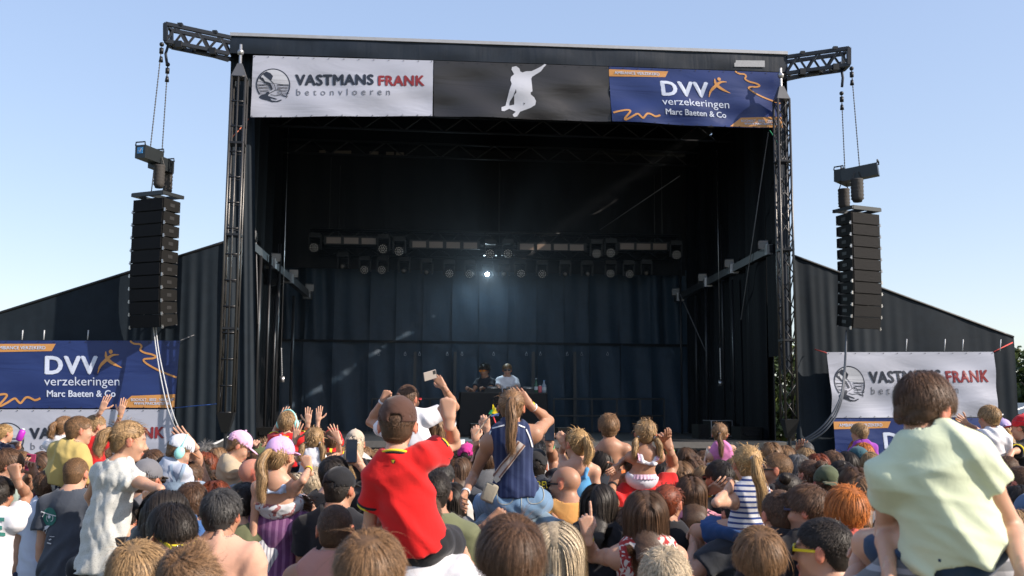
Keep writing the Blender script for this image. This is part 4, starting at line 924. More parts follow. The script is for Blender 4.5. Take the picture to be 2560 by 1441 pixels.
def hairmat(k):
    nm = 'hair_'+k
    if nm in MATS: return MATS[nm]
    m, n, b = nodes(nm); mx = attr_col(n, HAIRC[k], b); tc = n.nodes.new('ShaderNodeTexCoord'); nz = n.nodes.new('ShaderNodeTexNoise'); nz.inputs['Scale'].default_value = 110; nz.inputs['Detail'].default_value = 3; n.links.new(tc.outputs['Object'], nz.inputs['Vector'])
    mr = n.nodes.new('ShaderNodeMapRange'); mr.inputs['From Min'].default_value = .35; mr.inputs['From Max'].default_value = .65; mr.inputs['To Min'].default_value = .78; mr.inputs['To Max'].default_value = 1.22; n.links.new(nz.outputs['Fac'], mr.inputs['Value'])
    m2 = n.nodes.new('ShaderNodeVectorMath'); m2.operation = 'SCALE'; n.links.new(mx.outputs[0], m2.inputs[0]); n.links.new(mr.outputs[0], m2.inputs['Scale']); n.links.new(m2.outputs[0], b.inputs['Base Color'])
    bp = n.nodes.new('ShaderNodeBump'); bp.inputs['Strength'].default_value = .3; bp.inputs['Distance'].default_value = .004; n.links.new(nz.outputs['Fac'], bp.inputs['Height']); n.links.new(bp.outputs[0], b.inputs['Normal']); b.inputs['Roughness'].default_value = .52; b.inputs['Specular IOR Level'].default_value = .35
    b.inputs['Anisotropic'].default_value = .3
    MATS[nm] = m; return m
def cloth(col, pat=None, col2=None, p=1.0):
    nm = 'cloth_%s_%d_%d_%d' % ((pat or 'plain',)+tuple(int(c*999) for c in col))
    if nm in MATS: return MATS[nm]
    m, n, b = nodes(nm); L = n.links.new; tc = n.nodes.new('ShaderNodeTexCoord')
    nz = n.nodes.new('ShaderNodeTexNoise'); nz.inputs['Scale'].default_value = 7; nz.inputs['Detail'].default_value = 6; L(tc.outputs['Object'], nz.inputs['Vector'])
    mr = n.nodes.new('ShaderNodeMapRange'); mr.inputs['To Min'].default_value = .86; mr.inputs['To Max'].default_value = 1.12; L(nz.outputs['Fac'], mr.inputs['Value'])
    src = None
    if pat:
        mix = n.nodes.new('ShaderNodeMix'); mix.data_type = 'RGBA'; mix.inputs['A'].default_value = (*col[:3], 1); mix.inputs['B'].default_value = (*(col2 or (.8, .8, .8))[:3], 1)
        if pat in ('hstripe', 'vstripe', 'rib'):
            wv = n.nodes.new('ShaderNodeTexWave'); wv.bands_direction = 'Z' if pat == 'hstripe' else 'X'; wv.inputs['Scale'].default_value = p; wv.inputs['Distortion'].default_value = .4; wv.inputs['Detail'].default_value = 1
            L(tc.outputs['Object'], wv.inputs['Vector']); cr = n.nodes.new('ShaderNodeValToRGB'); cr.color_ramp.elements[0].position = .62; cr.color_ramp.elements[1].position = .72; L(wv.outputs['Fac'], cr.inputs[0]); L(cr.outputs[0], mix.inputs['Factor'])
        elif pat == 'speckle':
            v = n.nodes.new('ShaderNodeTexVoronoi'); v.inputs['Scale'].default_value = p; L(tc.outputs['Object'], v.inputs['Vector']); cr = n.nodes.new('ShaderNodeValToRGB'); cr.color_ramp.elements[0].position = .2; cr.color_ramp.elements[1].position = .3; L(v.outputs['Distance'], cr.inputs[0]); L(cr.outputs[0], mix.inputs['Factor'])
        else:   # floral / print
            v = n.nodes.new('ShaderNodeTexNoise'); v.inputs['Scale'].default_value = p; v.inputs['Detail'].default_value = 2; v.inputs['Distortion'].default_value = 1.5; L(tc.outputs['Object'], v.inputs['Vector']); cr = n.nodes.new('ShaderNodeValToRGB'); cr.color_ramp.elements[0].position = .52; cr.color_ramp.elements[1].position = .56; L(v.outputs['Fac'], cr.inputs[0]); L(cr.outputs[0], mix.inputs['Factor'])
        src = mix.outputs['Result']
    mx = n.nodes.new('ShaderNodeVectorMath'); mx.operation = 'SCALE'
    if src: L(src, mx.inputs[0])
    else: mx.inputs[0].default_value = col[:3]
    L(mr.outputs[0], mx.inputs['Scale']); L(mx.outputs[0], b.inputs['Base Color'])
    b.inputs['Roughness'].default_value = .85; b.inputs['Specular IOR Level'].default_value = .2; b.inputs['Sheen Weight'].default_value = .15
    wv = n.nodes.new('ShaderNodeTexNoise'); wv.inputs['Scale'].default_value = 22; wv.inputs['Detail'].default_value = 6; wv.inputs['Distortion'].default_value = .8; L(tc.outputs['Object'], wv.inputs['Vector'])
    bp = n.nodes.new('ShaderNodeBump'); bp.inputs['Strength'].default_value = .25; bp.inputs['Distance'].default_value = .010; L(wv.outputs['Fac'], bp.inputs['Height']); L(bp.outputs[0], b.inputs['Normal'])
    MATS[nm] = m; return m
M_GLASSB = plain('dark_lens', (.012, .012, .014, 1), .08, spec=.8, var=0)
M_SHOE = plain('shoe', (.3, .3, .3, 1), .7)

# ------------------------------------------------------------------ hands
def hand_mesh(pose, h=.0034):
    key = ('hand', pose, h)
    if key in MATS: return MATS[key]
    B = {'open': [(4, 6, 4)]*4, 'spread': [(0, 4, 3)]*4, 'relaxed': [(18, 24, 15), (22, 28, 18), (26, 32, 20), (30, 34, 22)], 'fist': [(82, 95, 55)]*4, 'grip': [(48, 62, 35), (52, 66, 38), (56, 70, 40), (60, 72, 42)],
         'point': [(2, 5, 4)]+[(80, 95, 55)]*3, 'phone': [(35, 40, 20), (40, 45, 22), (42, 48, 25), (45, 50, 25)]}[pose]
    sp = {'spread': (14, 4, -6, -18), 'open': (7, 2, -3, -9)}.get(pose, (3, 1, -2, -5))
    f = Field((-.075, -.06, -.06), (.095, .12, .20), h)
    f.cone((0, 0, -.04), (0, 0, .012), .027, .029, .01, sq=((0, 1, 0), 1.45))
    X = (.029, .0098, -.0095, -.028); KZ = (.088, .093, .088, .079); LN = ((.040, .025, .020), (.044, .028, .021), (.041, .026, .020), (.032, .020, .018))
    for x, kz in zip(X, KZ): f.cone((x*.55, 0, .012), (x, -.002, kz), .0155, .0125, .014)
    f.ell((.018, .012, .035), (.018, .012, .03), k=.012)
    for i in range(4):
        p = A3((X[i], -.002, KZ[i])); th = 0; s_ = math.radians(sp[i]); r = (.0092, .0096, .009, .0078)[i]
        for j in range(3):
            th += math.radians(B[i][j]); d = A3((math.sin(s_)*math.cos(th), math.sin(th), math.cos(s_)*math.cos(th))); q = p+d*LN[i][j]
            f.cone(p, q, r, r*.92, .003); r *= .92; p = q
    tb = A3((.026, .004, .022))
    if pose in ('fist',): ds = [unit((.45, .55, .7)), unit((-.35, .55, .7)), unit((-.8, .3, .3))]
    elif pose in ('grip', 'phone', 'point'): ds = [unit((.55, .6, .55)), unit((.1, .8, .6)), unit((-.1, .7, .7))]
    else: ds = [unit((.8, .25, .55)), unit((.62, .2, .76)), unit((.45, .15, .88))]
    p = tb; r = .0125
    for d, l in zip(ds, (.042, .032, .024)):
        q = p+d*l; f.cone(p, q, r, r*.88, .006); r *= .88; p = q
    MATS[key] = f.mesh(); return MATS[key]

# ------------------------------------------------------------------ the head's frame and hair
CC = A3((0, -.012, .03)); CR = A3((.077, .097, .085))
def rotm(yaw, pitch=0, roll=0):
    M = Matrix.Rotation(rad(yaw), 3, 'Z') @ Matrix.Rotation(rad(pitch), 3, 'X') @ Matrix.Rotation(rad(roll), 3, 'Y')
    return np.array(M, np.float32)                   # columns = right, forward, up
ZL_Y = [-.12, -.07, -.035, -.01, .02, .05, .075, .1]; ZL_Z = [-.078, -.075, -.03, .018, .022, .035, .062, .066]
def zline(y, low=0.0): return np.interp(y, ZL_Y, ZL_Z)+low
def ribbons(P, Nn, wd, rs, dark=.55):
    """P (K,n,3) strand points, Nn (K,n,3) outward; tapered ribbons"""
    K, n, _ = P.shape; T = np.gradient(P, axis=1); side = np.cross(T, Nn); side /= np.linalg.norm(side, axis=2, keepdims=True)+1e-9
    tw = np.linspace(1, .25, n)[None, :, None]*wd*.5
    V = np.concatenate([P-side*tw, P+side*tw], 2).reshape(K, n, 2, 3).reshape(-1, 3)
    b = (np.arange(K)*n*2)[:, None]; i = np.arange(n-1)[None, :]*2; q = np.stack([b+i, b+i+1, b+i+3, b+i+2], 2).reshape(-1, 4)
    br = rs.uniform(dark, 1.5, K); col = np.repeat(br[:, None], n*2, 1).reshape(-1)
    return V, q, col
def grow(P0, target, L, n, lift, grav, noise, rs, off=.006, pull=.5, waves=0.0, lo=-.12, hang=True):
    K = len(P0); p = P0.copy(); out_ = [p.copy()]; e = (p-CC)/CR; nr = e/CR; nr /= np.linalg.norm(nr, axis=1, keepdims=True)
    v = target(p, nr)*(1-lift)+nr*lift; v /= np.linalg.norm(v, axis=1, keepdims=True)+1e-9; NN = [nr.copy()]
    step = (L/n)[:, None]
    cl = rs.normal(size=(3, 3))*38; cj = np.sin(p@cl.T+rs.uniform(0, 6, 3))+.6*np.sin(p@cl.T[:, ::-1]*1.9+rs.uniform(0, 6, 3)); jit = rs.normal(size=(K, 3))*noise*.3+cj*noise*.8; ph = rs.uniform(0, 6.28, (K, 1)); offs = rs.uniform(.55, 1.35, (K, 1))*off
    for i in range(n):
        q = (i+1)/n; t = target(p, nr)
        v = v*(1-pull)+t*pull+jit+rs.normal(size=(K, 3))*noise*.35; v[:, 2] -= grav*q
        if waves: v += waves*np.stack([np.sin(ph[:, 0]*.3+i*1.5), np.cos(ph[:, 0]*.3+i*1.3), np.zeros(K)], 1)
        v /= np.linalg.norm(v, axis=1, keepdims=True)+1e-9; p = p+v*step
        e = (p-CC)/(CR+offs); r = np.linalg.norm(e, axis=1, keepdims=True); ins = r[:, 0] < 1
        p[ins] = (CC+(CR+offs)*e/r)[ins]
        if hang:
            low = (p[:, 2] < -.03) & (p[:, 1] < .06); rx, ry = .066, .066; cx = np.stack([p[:, 0]/rx, (p[:, 1]+.03)/ry], 1); rr = np.linalg.norm(cx, axis=1); m = low & (rr < 1)
            p[m, 0] = (cx[m, 0]/rr[m])*rx; p[m, 1] = (cx[m, 1]/rr[m])*ry-.03
            m = p[:, 2] < -.14; lim = -.10-.07*np.clip((-.12-p[:, 2])/.1, 0, 1)+offs[:, 0]*-.5; mm = m & (p[:, 1] > lim) & (p[:, 1] < .08); p[mm, 1] = lim[mm]
        e = (p-CC)/CR; nr = e/CR; nr /= np.linalg.norm(nr, axis=1, keepdims=True); NN.append(nr.copy()); out_.append(p.copy())
    return np.stack(out_, 1), np.stack(NN, 1)
def scalp(n, rs, low=0.0, top=9, front=9):
    out_ = np.zeros((0, 3))
    while len(out_) < n:
        d = rs.normal(size=(n*3, 3)); d /= np.linalg.norm(d, axis=1, keepdims=True); p = CC+CR*d
        k = (p[:, 2] > zline(p[:, 1], low)) & (p[:, 2] < top) & (p[:, 1] < front); out_ = np.concatenate([out_, p[k]])
        if low < -.3: break
    return out_[:n]
def tang(v, nr):
    t = v-nr*(v*nr).sum(1, keepdims=True); return t/(np.linalg.norm(t, axis=1, keepdims=True)+1e-9)
def make_hair(style, dist, seed, cap=False, length=None):
    rs = np.random.default_rng(seed); h = float(np.clip(.0035+.0007*dist, .005, .011)); dens = float(np.clip(5.5/dist, .28, 1.8)); wd = float(np.clip(.0008*dist+.0000, .0014, .0065))
    f = Field((-.17, -.24, -.62 if style in ('long', 'pony', 'braid', 'pigtails', 'wavy') else -.16), (.17, .15, .19), h, zf=-.16)
    thick = {'buzz': .004, 'crop': .008, 'short': .014, 'mop': .020, 'long': .016, 'wavy': .02, 'pony': .009, 'pigtails': .009, 'bun': .009, 'braid': .009, 'curly': .022, 'bob': .02}[style]
    if cap: thick = min(thick, .006)
    tk = thick*.6; f.ell(CC, CR+tk, k=0); f.ell((0, -.05, -.035), (.062+tk*.3, .045+tk*.5, .055), k=.03)
    X, Y, Z = f.xs[:, None, None], f.ys[None, :, None], f.zs[None, None, :]
    low = {'long': -.01, 'wavy': -.01, 'bob': -.01, 'mop': -.008, 'curly': -.005}.get(style, 0.)
    zl = np.interp(f.ys, ZL_Y, ZL_Z)[None, :, None]+low
    if style in ('long', 'wavy', 'bob'): zl = np.where(Y < .02, zl-.06, zl)
    f.F = np.maximum(f.F, (zl-Z)*.8)
    if style == 'mop': f.ell((0, .082, .075), (.062, .024, .03), k=.02)
    amp = {'buzz': .0, 'crop': .001, 'curly': .011, 'mop': .004, 'short': .004, 'wavy': .006}.get(style, .003)
    S_ = []   # strand groups
    W = A3((.012, -.055, .11)) if seed % 2 else A3((-.012, -.06, .11))
    away = lambda p, nr: tang(p-W+A3((0, .012, 0)), nr)
    down = lambda p, nr: tang(np.stack([p[:, 0]*2.5, np.where(p[:, 1] > .03, .03, -.02), np.full(len(p), -.10)], 1), nr)
    if style in ('buzz', 'crop', 'short', 'mop', 'curly', 'bob'):
        n = int({'buzz': 5200, 'crop': 5600, 'short': 5600, 'mop': 6500, 'curly': 5000, 'bob': 5000}[style]*dens)
        L0 = {'buzz': .009, 'crop': .02, 'short': .048, 'mop': .10, 'curly': .07, 'bob': .19}[style]
        P0 = scalp(n, rs, low, top=(.055 if cap else 9))
        tz = np.clip((P0[:, 2]+.06)/.12, .30, 1); L = L0*rs.uniform(.6, 1.2, n)*(tz if style in ('crop', 'short', 'mop', 'curly') else 1)
        a = dict(buzz=(.55, 0, .1), crop=(.30, .0, .12), short=(.13, .16, .085), mop=(.07, .32, .045), curly=(.36, .15, .50), bob=(.12, .5, .03))[style]
        S_.append(grow(P0, down if style == 'bob' else away, L, {'bob': 7, 'curly': 6}.get(style, 4), a[0], a[1], a[2], rs, off=thick*.9, pull=.45))
        m_ = max(6, int(n*.008)); Pf = P0[rs.choice(len(P0), min(m_, len(P0)), False)]; S_.append(grow(Pf, down if style == 'bob' else away, L0*rs.uniform(.7, 1.3, len(Pf)), 5, .28, .15, .16, rs, off=thick*1.6, pull=.4))
    if style in ('long', 'wavy'):
        L0 = length or .42; n = int(4600*dens); P0 = scalp(n, rs, low, top=(.05 if cap else 9)); L = (.06+L0)*rs.uniform(.75, 1.05, n)
        mid = lambda p, nr: tang(np.stack([np.sign(p[:, 0]+.004)*.12*(p[:, 2] > .05)+p[:, 0]*1.0*(p[:, 2] > -.02), -.05*(p[:, 2] > -.03)*np.ones(len(p)), -.10*np.ones(len(p))], 1), nr)
        S_.append(grow(P0, lambda p, nr: np.where(p[:, 2:3] > -.02, mid(p, nr), np.array([[0, -.04, -1.]])), L, 12, .12, .5, .012 if style == 'long' else .08, rs, off=thick, pull=.5, waves=.0 if style == 'long' else .28))
        for i in range(8):
            q0, q1 = i/8, (i+1)/8; y = lambda q: -.045-.115*min(1, q*1.6)
            f.cone((0, y(q0), -.075-L0*q0*.85), (0, y(q1), -.075-L0*q1*.85), .078-.018*q0, .078-.018*q1, .035, sq=((0, 1, 0), 2.0+q0*1.5))
    tails = []
    if style == 'pony': tails = [(A3((0, -.112, .045)), 1.0, length or .34)]
    if style == 'braid': tails = [(A3((0, -.105, .0)), .9, length or .26)]
    if style == 'bun': tails = [(A3((0, -.105, .075)), 1.0, 0)]
    if style == 'pigtails': tails = [(A3((.066, -.062, -.03)), .75, length or .17), (A3((-.066, -.062, -.03)), .75, length or .17)]
    if tails:
        n = int(3600*dens); P0 = scalp(n, rs, 0, top=(.05 if cap else 9))
        if len(tails) == 2: T = np.where(P0[:, :1] > 0, tails[0][0][None], tails[1][0][None])
        else: T = np.repeat(tails[0][0][None], n, 0)
        L = np.linalg.norm(P0-T, axis=1)*1.12
        S_.append(grow(P0, lambda p, nr: (T-p)/(np.linalg.norm(T-p, axis=1, keepdims=True)+.004), L, 6, .05, 0, .03, rs, off=.008, pull=.8, hang=False))
        fz = rs.choice(n, max(10, int(n*.04)), False); S_.append(grow(P0[fz], away, np.full(len(fz), .05), 4, .7, .2, .4, rs, off=.02, hang=False))
        for (T0, sc, Lt) in tails:
            sx = np.sign(T0[0]) if abs(T0[0]) > .01 else 0
            if style == 'bun':
                f.ell(T0+A3((0, -.022, .012)), (.036, .033, .032), k=.01); m = int(700*dens)
                u = rs.normal(size=(m, 3)); u /= np.linalg.norm(u, axis=1, keepdims=True); c = T0+A3((0, -.022, .012)); a = np.cross(u, A3((0, -1, .3))); a /= np.linalg.norm(a, axis=1, keepdims=True)+1e-6
                pts = np.stack([c+(u*math.cos(g_)+a*math.sin(g_))*.036*rs.uniform(.95, 1.12, (m, 1)) for g_ in np.linspace(0, 1.6, 5)], 1); S_.append((pts, pts-c)); continue
            path = [T0]; v = unit((sx*.55, -.75, .15)); p = T0.copy()
            for i in range(9):
                v = unit(v*.55+A3((sx*.05, -.02, -1))*.45*(.6+i*.12)); p = p+v*Lt/9
                if p[2] < -.12: p[1] = min(p[1], -.10-.075*min(1, (-.10-p[2])/.1)) if sx == 0 else min(p[1], -.09)
                path.append(p.copy())
            path = np.array(path); wt = .024*sc
            for i in range(9):
                q0, q1 = i/9, (i+1)/9; rr = lambda q: wt*.72*(.55+.6*math.sin(min(1, q*1.35)*2.2))*(1-.75*max(0, q-.72)/.28)
                if style == 'braid': f.ell((path[i]+path[i+1])/2, (wt*1.0, wt*.8, Lt/9*.72), k=.004)
                else: f.cone(path[i], path[i+1], rr(q0), rr(q1), .01)
            m = int((1700 if style != 'braid' else 700)*dens*sc+40); u = rs.normal(size=(m, 3)); u /= np.linalg.norm(u, axis=1, keepdims=True)
            r_ = np.array([wt*(.45+.75*math.sin(min(1, q*1.3)*2.3)) for q in np.linspace(0, 1, 10)])
            pts = path[None]+u[:, None]*r_[None, :, None]*rs.uniform(.7, 1.45, (m, 1, 1)); wvy = .006*np.sin(np.arange(10)[None, :, None]*1.4+rs.uniform(0, 2, (m, 1, 1)))*np.ones(3)[None, None]
            cut = rs.uniform(.72, 1.08, (m, 1, 1)); pts = path[0][None, None]+(pts-path[0][None, None])*cut+wvy
            S_.append((pts, pts-path[None]))
    if cap: f.F = np.maximum(f.F, Z-.06)
    if amp: f.wrinkle(amp, 55 if style == 'curly' else 38, seed, band=.03)
    V, Q = f.mesh(); col = np.full(len(V), .62)+rs.uniform(-.05, .05, len(V)); VV, QQ, CL = [V], [Q], [col]; base = len(V)
    for P_, N_ in S_:
        v, q, c = ribbons(P_, N_, wd*(1.0 if style != 'buzz' else .7), rs); VV.append(v); QQ.append(q+base); CL.append(c); base += len(v)
    return np.concatenate(VV), np.concatenate(QQ), np.concatenate(CL), tails
def set_tint(me, col):
    a = me.color_attributes.new('tint', 'FLOAT_COLOR', 'POINT'); c = np.ones((len(col), 4), np.float32)
    c[:, :3] = col if col.ndim == 2 else col[:, None]; a.data.foreach_set('color', c.ravel())

KINDS = dict(man=dict(hs=1.0, sh=.165, ar=1.0, hip=1.0, waist=1.0), woman=dict(hs=.95, sh=.143, ar=.82, hip=1.06, waist=.84), boy=dict(hs=.9, sh=.150, ar=.86, hip=.88, waist=.92), girl=dict(hs=.89, sh=.142, ar=.78, hip=.90, waist=.86), toddler=dict(hs=.84, sh=.16, ar=1.15, hip=1.15, waist=1.2))
CHS = dict(boy=.74, girl=.73, toddler=.58)
def raysph(px, py, c, L, sg):
    o = Vector((0, 0, CAM_Z)); r = ray(px, py).normalized(); c = Vector(c); b = r.dot(c-o); d2 = (c-o).length_squared-b*b
    hh = L*L-d2; t = b+sg*math.sqrt(hh) if hh > 0 else b; q = o+r*t
    if hh <= 0: q = c+(q-c).normalized()*L*1.0 if (q-c).length > L*1.35 else q
    return A3(q)
PRE = {'down': ((.10, .02, -1), (.02, .14, -1), 'relaxed'), 'fwd': ((.16, .35, -.9), (-.35, 1, .35), 'grip'), 'up': ((.32, .12, 1), (-.05, .05, 1), 'open'), 'phone': ((.2, .85, -.15), (-.35, .4, 1), 'phone'),
       'fistup': ((.5, .25, .55), (-.2, .1, 1), 'fist'), 'hold': ((.10, .55, -.6), (-.12, .9, .25), 'grip'), 'face': ((.25, .75, .0), (-.6, .0, 1), 'grip')}
PEOPLE = {}
COUNT = [0]
def person(label, hx=0, hy=0, d=5, kind='man', yaw=0, hyaw=0, pitch=0, roll=0, hair=('short', 'brown'), top=('tee', (.5, .5, .5)), bottom=('trousers', (.03, .035, .05)), skin_='fair',
           L='down', R='down', ride=False, C=None, s=None, hip=None, carry=None, cap=None, glasses=None, ears=None, bands=(), seed=None, trim=None, key=None, group=None, fold=1.0, sleeve=.5, lean=0, slope=0, wide=1.0, neckz=0, neckx=0, hlen=None, headband=None, feet_z=0.0):
    COUNT[0] += 1; seed = seed if seed is not None else COUNT[0]*13+5; K = KINDS[kind]; hs = K['hs']
    C = A3(C) if C is not None else A3(at(hx, hy, d)); d = float(max(C[1], 1.5))
    if s is None: s = CHS.get(kind, 1.0 if kind == 'man' else .93) if ride else (C[2]-feet_z+.12*hs)/1.75
    small = kind in CHS
    Hd = rotm(yaw+hyaw, pitch, roll); Bd = rotm(yaw); r_, f_ = Bd[:, 0], Bd[:, 1]; up = A3((0, 0, 1))
    hp = lambda x, y, z: C+(Hd@A3((x, y, z)))*hs
    N = C+(Hd@A3((0, -.035, -.10)))*hs+up*(-.055*hs+neckz)-f_*.01+r_*neckx
    Pel = N-up*.50*s-f_*.015+f_*lean*-.5*s if hip is None else A3(at(hip[0], hip[1], C[1]+(hip[2] if len(hip) > 2 else 0)))
    ax = unit(Pel-N); Ls = float(np.linalg.norm(Pel-N)); rr = unit(r_-ax*float(r_@ax)); ff = unit(np.cross(ax, rr))*-1 if False else unit(np.cross(rr, -ax))*-1
    ff = unit(np.cross(-ax, rr)); ff = ff if ff@f_ > 0 else -ff
    rr = unit(rr+up*slope)
    tp = lambda q, o=0: N+ax*Ls*q+ff*o
    SH = {}
    for sd, sg in (('R', 1), ('L', -1)): SH[sd] = N+rr*sg*K['sh']*s*wide+ax*.055*s
    sw = s*wide*(.90 if small else 1)
    # arms
    J = {}; HP = {}
    for sd, sg, spec in (('R', 1, R), ('L', -1, L)):
        Lu, Lf = .285*s, .25*s; so_ = SH[sd].copy(); pose = 'relaxed'; hdir = None; pn = None
        if isinstance(spec, str):
            u, w_, pose = PRE[spec]; u = unit(r_*u[0]*sg+f_*u[1]+up*u[2]); w_ = unit(r_*w_[0]*sg+f_*w_[1]+up*w_[2])
            if u[2] > .2: so_ += up*.03*s
            E = so_+u*Lu; Wp = E+w_*Lf
        elif isinstance(spec, dict):     # world targets
            E = A3(spec['e']); Wp = A3(spec['w']); pose = spec.get('pose', 'grip')
        else:
            e, w_ = spec[0], spec[1]; pose = spec[2] if len(spec) > 2 else 'open'
            E = raysph(e[0], e[1], so_, Lu, e[2] if len(e) > 2 else 1); 
            if E[2] > so_[2]+.1*s: so_ = so_+up*.035*s; E = raysph(e[0], e[1], so_, Lu, e[2] if len(e) > 2 else 1)
            Wp = raysph(w_[0], w_[1], E, Lf, w_[2] if len(w_) > 2 else -1)
            if len(spec) > 3 and spec[3]: T = A3(at(spec[3][0], spec[3][1], Wp[1])); hdir = unit(T-Wp)
            if len(spec) > 4: pn = spec[4]
        SH[sd] = so_; J[sd] = (so_, E, Wp); HP[sd] = (pose, hdir, pn)
    # legs
    LG = {}
    for sd, sg in (('R', 1), ('L', -1)):
        hj = Pel+r_*sg*.088*s*K['hip']
        if ride:
            spl = .30 if not small else .26
            kn = hj+unit(f_+r_*sg*spl-up*.18)*.40*s; an = kn+unit(-up+f_*.08-r_*sg*.1)*.38*s
        else:
            L_ = Pel[2]-feet_z; kn = A3((hj[0], hj[1], feet_z+L_*.52))+f_*.02*s+r_*sg*.01; an = A3((hj[0], hj[1], feet_z+.08*s))-f_*.02*s+r_*sg*.02
        LG[sd] = (hj, kn, an)
    allp = np.array([C+.15, C-.15, N, Pel]+[p for v in J.values() for p in v]+[p for v in LG.values() for p in v])
    lo = allp.min(0)-.15; hi = allp.max(0)+.15
    if not ride: lo[2] = feet_z-.02
    h = float(np.clip(.0045+.00085*d, .0065, .015)); zf = float(C[2]-.30) if not ride else float(Pel[2]-.1)
    # ---- body
    f = Field(lo, hi, h, zf, 1.9); k = .03*s; a_ = K['ar']*s
    SKs = (ff, 1.42)
    f.cone(tp(.12), tp(.55), .135*sw, .118*s*K['waist'], k, sq=SKs); f.cone(tp(.55), tp(.98), .115*s*K['waist'], .142*s*K['hip'], k*1.3, sq=(ff, 1.28))
    for sd in 'LR':
        so_, E, Wp = J[sd]; hj, kn, an = LG[sd]; dirU = unit(E-so_)
        f.cone(tp(-.01), so_-ax*.0, .050*s, .055*s, .045*s); f.cone(so_, so_+(E-so_)*.45, .056*a_, .050*a_, .04*s); f.cone(so_+(E-so_)*.4, E, .050*a_, .038*a_, .02*s)
        f.cone(E, E+(Wp-E)*.35, .039*a_, .041*a_, .015*s); f.cone(E+(Wp-E)*.35, Wp, .041*a_, .0255*a_, .015*s, sq=(up, 1.0))
        f.cone(hj, kn, .084*s*K['hip'], .054*s, .03*s); f.cone(kn, kn+(an-kn)*.35, .054*s, .055*s, .02*s); f.cone(kn+(an-kn)*.35, an, .055*s, .034*s, .02*s)
        ft = f_ if not ride else unit(f_-up*.35); f.cone(an-ft*.03*s, an+ft*.13*s-up*.045*s*(0 if ride else 1), .036*s, .028*s, .02*s)
    nr_ = {'man': .060, 'woman': .048, 'boy': .045, 'girl': .043, 'toddler': .043}[kind]*(s if not small else s**.3*.93)
    f.cone(hp(0, -.022, -.045), N-up*.02, nr_*.95, nr_*1.08, .025*s); f.cone(N-up*.0, tp(.13), nr_*1.15, .07*s, .06*s)
    f.ell(hp(*CC), CR*hs, Hd.T, k=.01); f.ell(hp(0, .026, -.034), A3((.061, .063, .076))*hs, Hd.T, k=.03*hs); f.ell(hp(0, .060, -.093), A3((.026, .022, .018))*hs, Hd.T, k=.03*hs)
    if True:
        f.cone(hp(-.034, .079, .02), hp(.034, .079, .02), .012*hs, .012*hs, .018*hs)
        for sx in (-1, 1):
            f.ell(hp(sx*.031, .094, .0), A3((.017, .012, .011))*hs, Hd.T, k=.012*hs, op=1); f.ell(hp(sx*.031, .078, .0), A3((.0125,)*3)*hs, Hd.T, k=.003)
            f.ell(hp(sx*.040, .062, -.03), A3((.022, .02, .02))*hs, Hd.T, k=.02*hs)
            eR = (Hd@np.array(Matrix.Rotation(rad(sx*-28), 3, 'Z'), np.float32)).T
            f.ell(hp(sx*.083, -.010, -.004), A3((.0085, .021, .034))*hs, eR, k=.006*hs); f.ell(hp(sx*.094, -.008, -.002), A3((.006, .011, .018))*hs, eR, k=.004*hs, op=1)
        f.cone(hp(0, .086, .004), hp(0, .106, -.030), .0085*hs, .0125*hs, .012*hs); f.cone(hp(-.011, .094, -.034), hp(.011, .094, -.034), .008*hs, .008*hs, .006*hs)
        f.ell(hp(0, .088, -.060), A3((.025, .010, .006))*hs, Hd.T, k=.005*hs); f.ell(hp(0, .085, -.071), A3((.022, .010, .007))*hs, Hd.T, k=.005*hs)
    V, Q = f.mesh()
    # tint: lips, ears, brows, stubble
    lv = ((V-C)@Hd)/hs; col = np.ones((len(V), 3))
    m = (np.abs(lv[:, 0]) < .026) & (lv[:, 1] > .07) & (lv[:, 1] < .12) & (np.abs(lv[:, 2]+.065) < .011); col[m] *= (.85, .5, .5)
    m = (np.abs(lv[:, 0]) > .072) & (np.abs(lv[:, 0]) < .102) & (np.abs(lv[:, 1]) < .04) & (np.abs(lv[:, 2]) < .05); col[m] *= (1.1, .72, .68)
    m = (np.abs(np.abs(lv[:, 0])-.033) < .019) & (lv[:, 1] > .065) & (np.abs(lv[:, 2]-.024) < .006); col[m] *= .35
    if kind == 'man' and seed % 3: m = (lv[:, 1] > .0) & (lv[:, 1] < .12) & (lv[:, 2] < -.045) & (lv[:, 2] > -.125) & (np.abs(lv[:, 0]) < .08); col[m] *= .72
    for sd, sg in (('R', 1), ('L', -1)):
        so_, E, Wp = J[sd]; pose, hdir, pn = HP[sd]; hdir = unit(Wp-E) if hdir is None else hdir
        pnv = f_ if pn is None else (pn if not isinstance(pn, str) else {'f': f_, 'b': -f_, 'in': -r_*sg, 'out': r_*sg, 'd': -up}[pn])
        if pn is None and hdir[2] < -.4: pnv = -r_*sg
        pnv = unit(pnv-hdir*float(pnv@hdir)+r_*1e-3); t_ = np.cross(hdir, pnv)*sg
        hv, hq = hand_mesh(pose, .0034 if d < 8 else .0052); hsz = (s if not small else s*1.08)*(.97 if kind != 'woman' else .92)
        M = np.stack([t_, pnv, hdir], 1); v2 = (hv*hsz)@M.T+Wp; q2 = hq[:, ::-1] if np.linalg.det(M) < 0 else hq
        Q = np.concatenate([Q, q2+len(V)]); V = np.concatenate([V, v2]); col = np.concatenate([col, np.ones((len(v2), 3))])
    root = thing('person', label, 'person', (float(Pel[0]), float(Pel[1]), feet_z if not ride else float(Pel[2]-.1)), group)
    me = np_mesh('body', V, Q); set_tint(me, col); link('body', me, skin(skin_), root)
    res = dict(root=root, C=C, N=N, Pel=Pel, J=J, LG=LG, Hd=Hd, hs=hs, s=s, f=f_, r=r_)
    # ---- eyes for faces turned to the camera
    fy = float(Hd[1, 1])
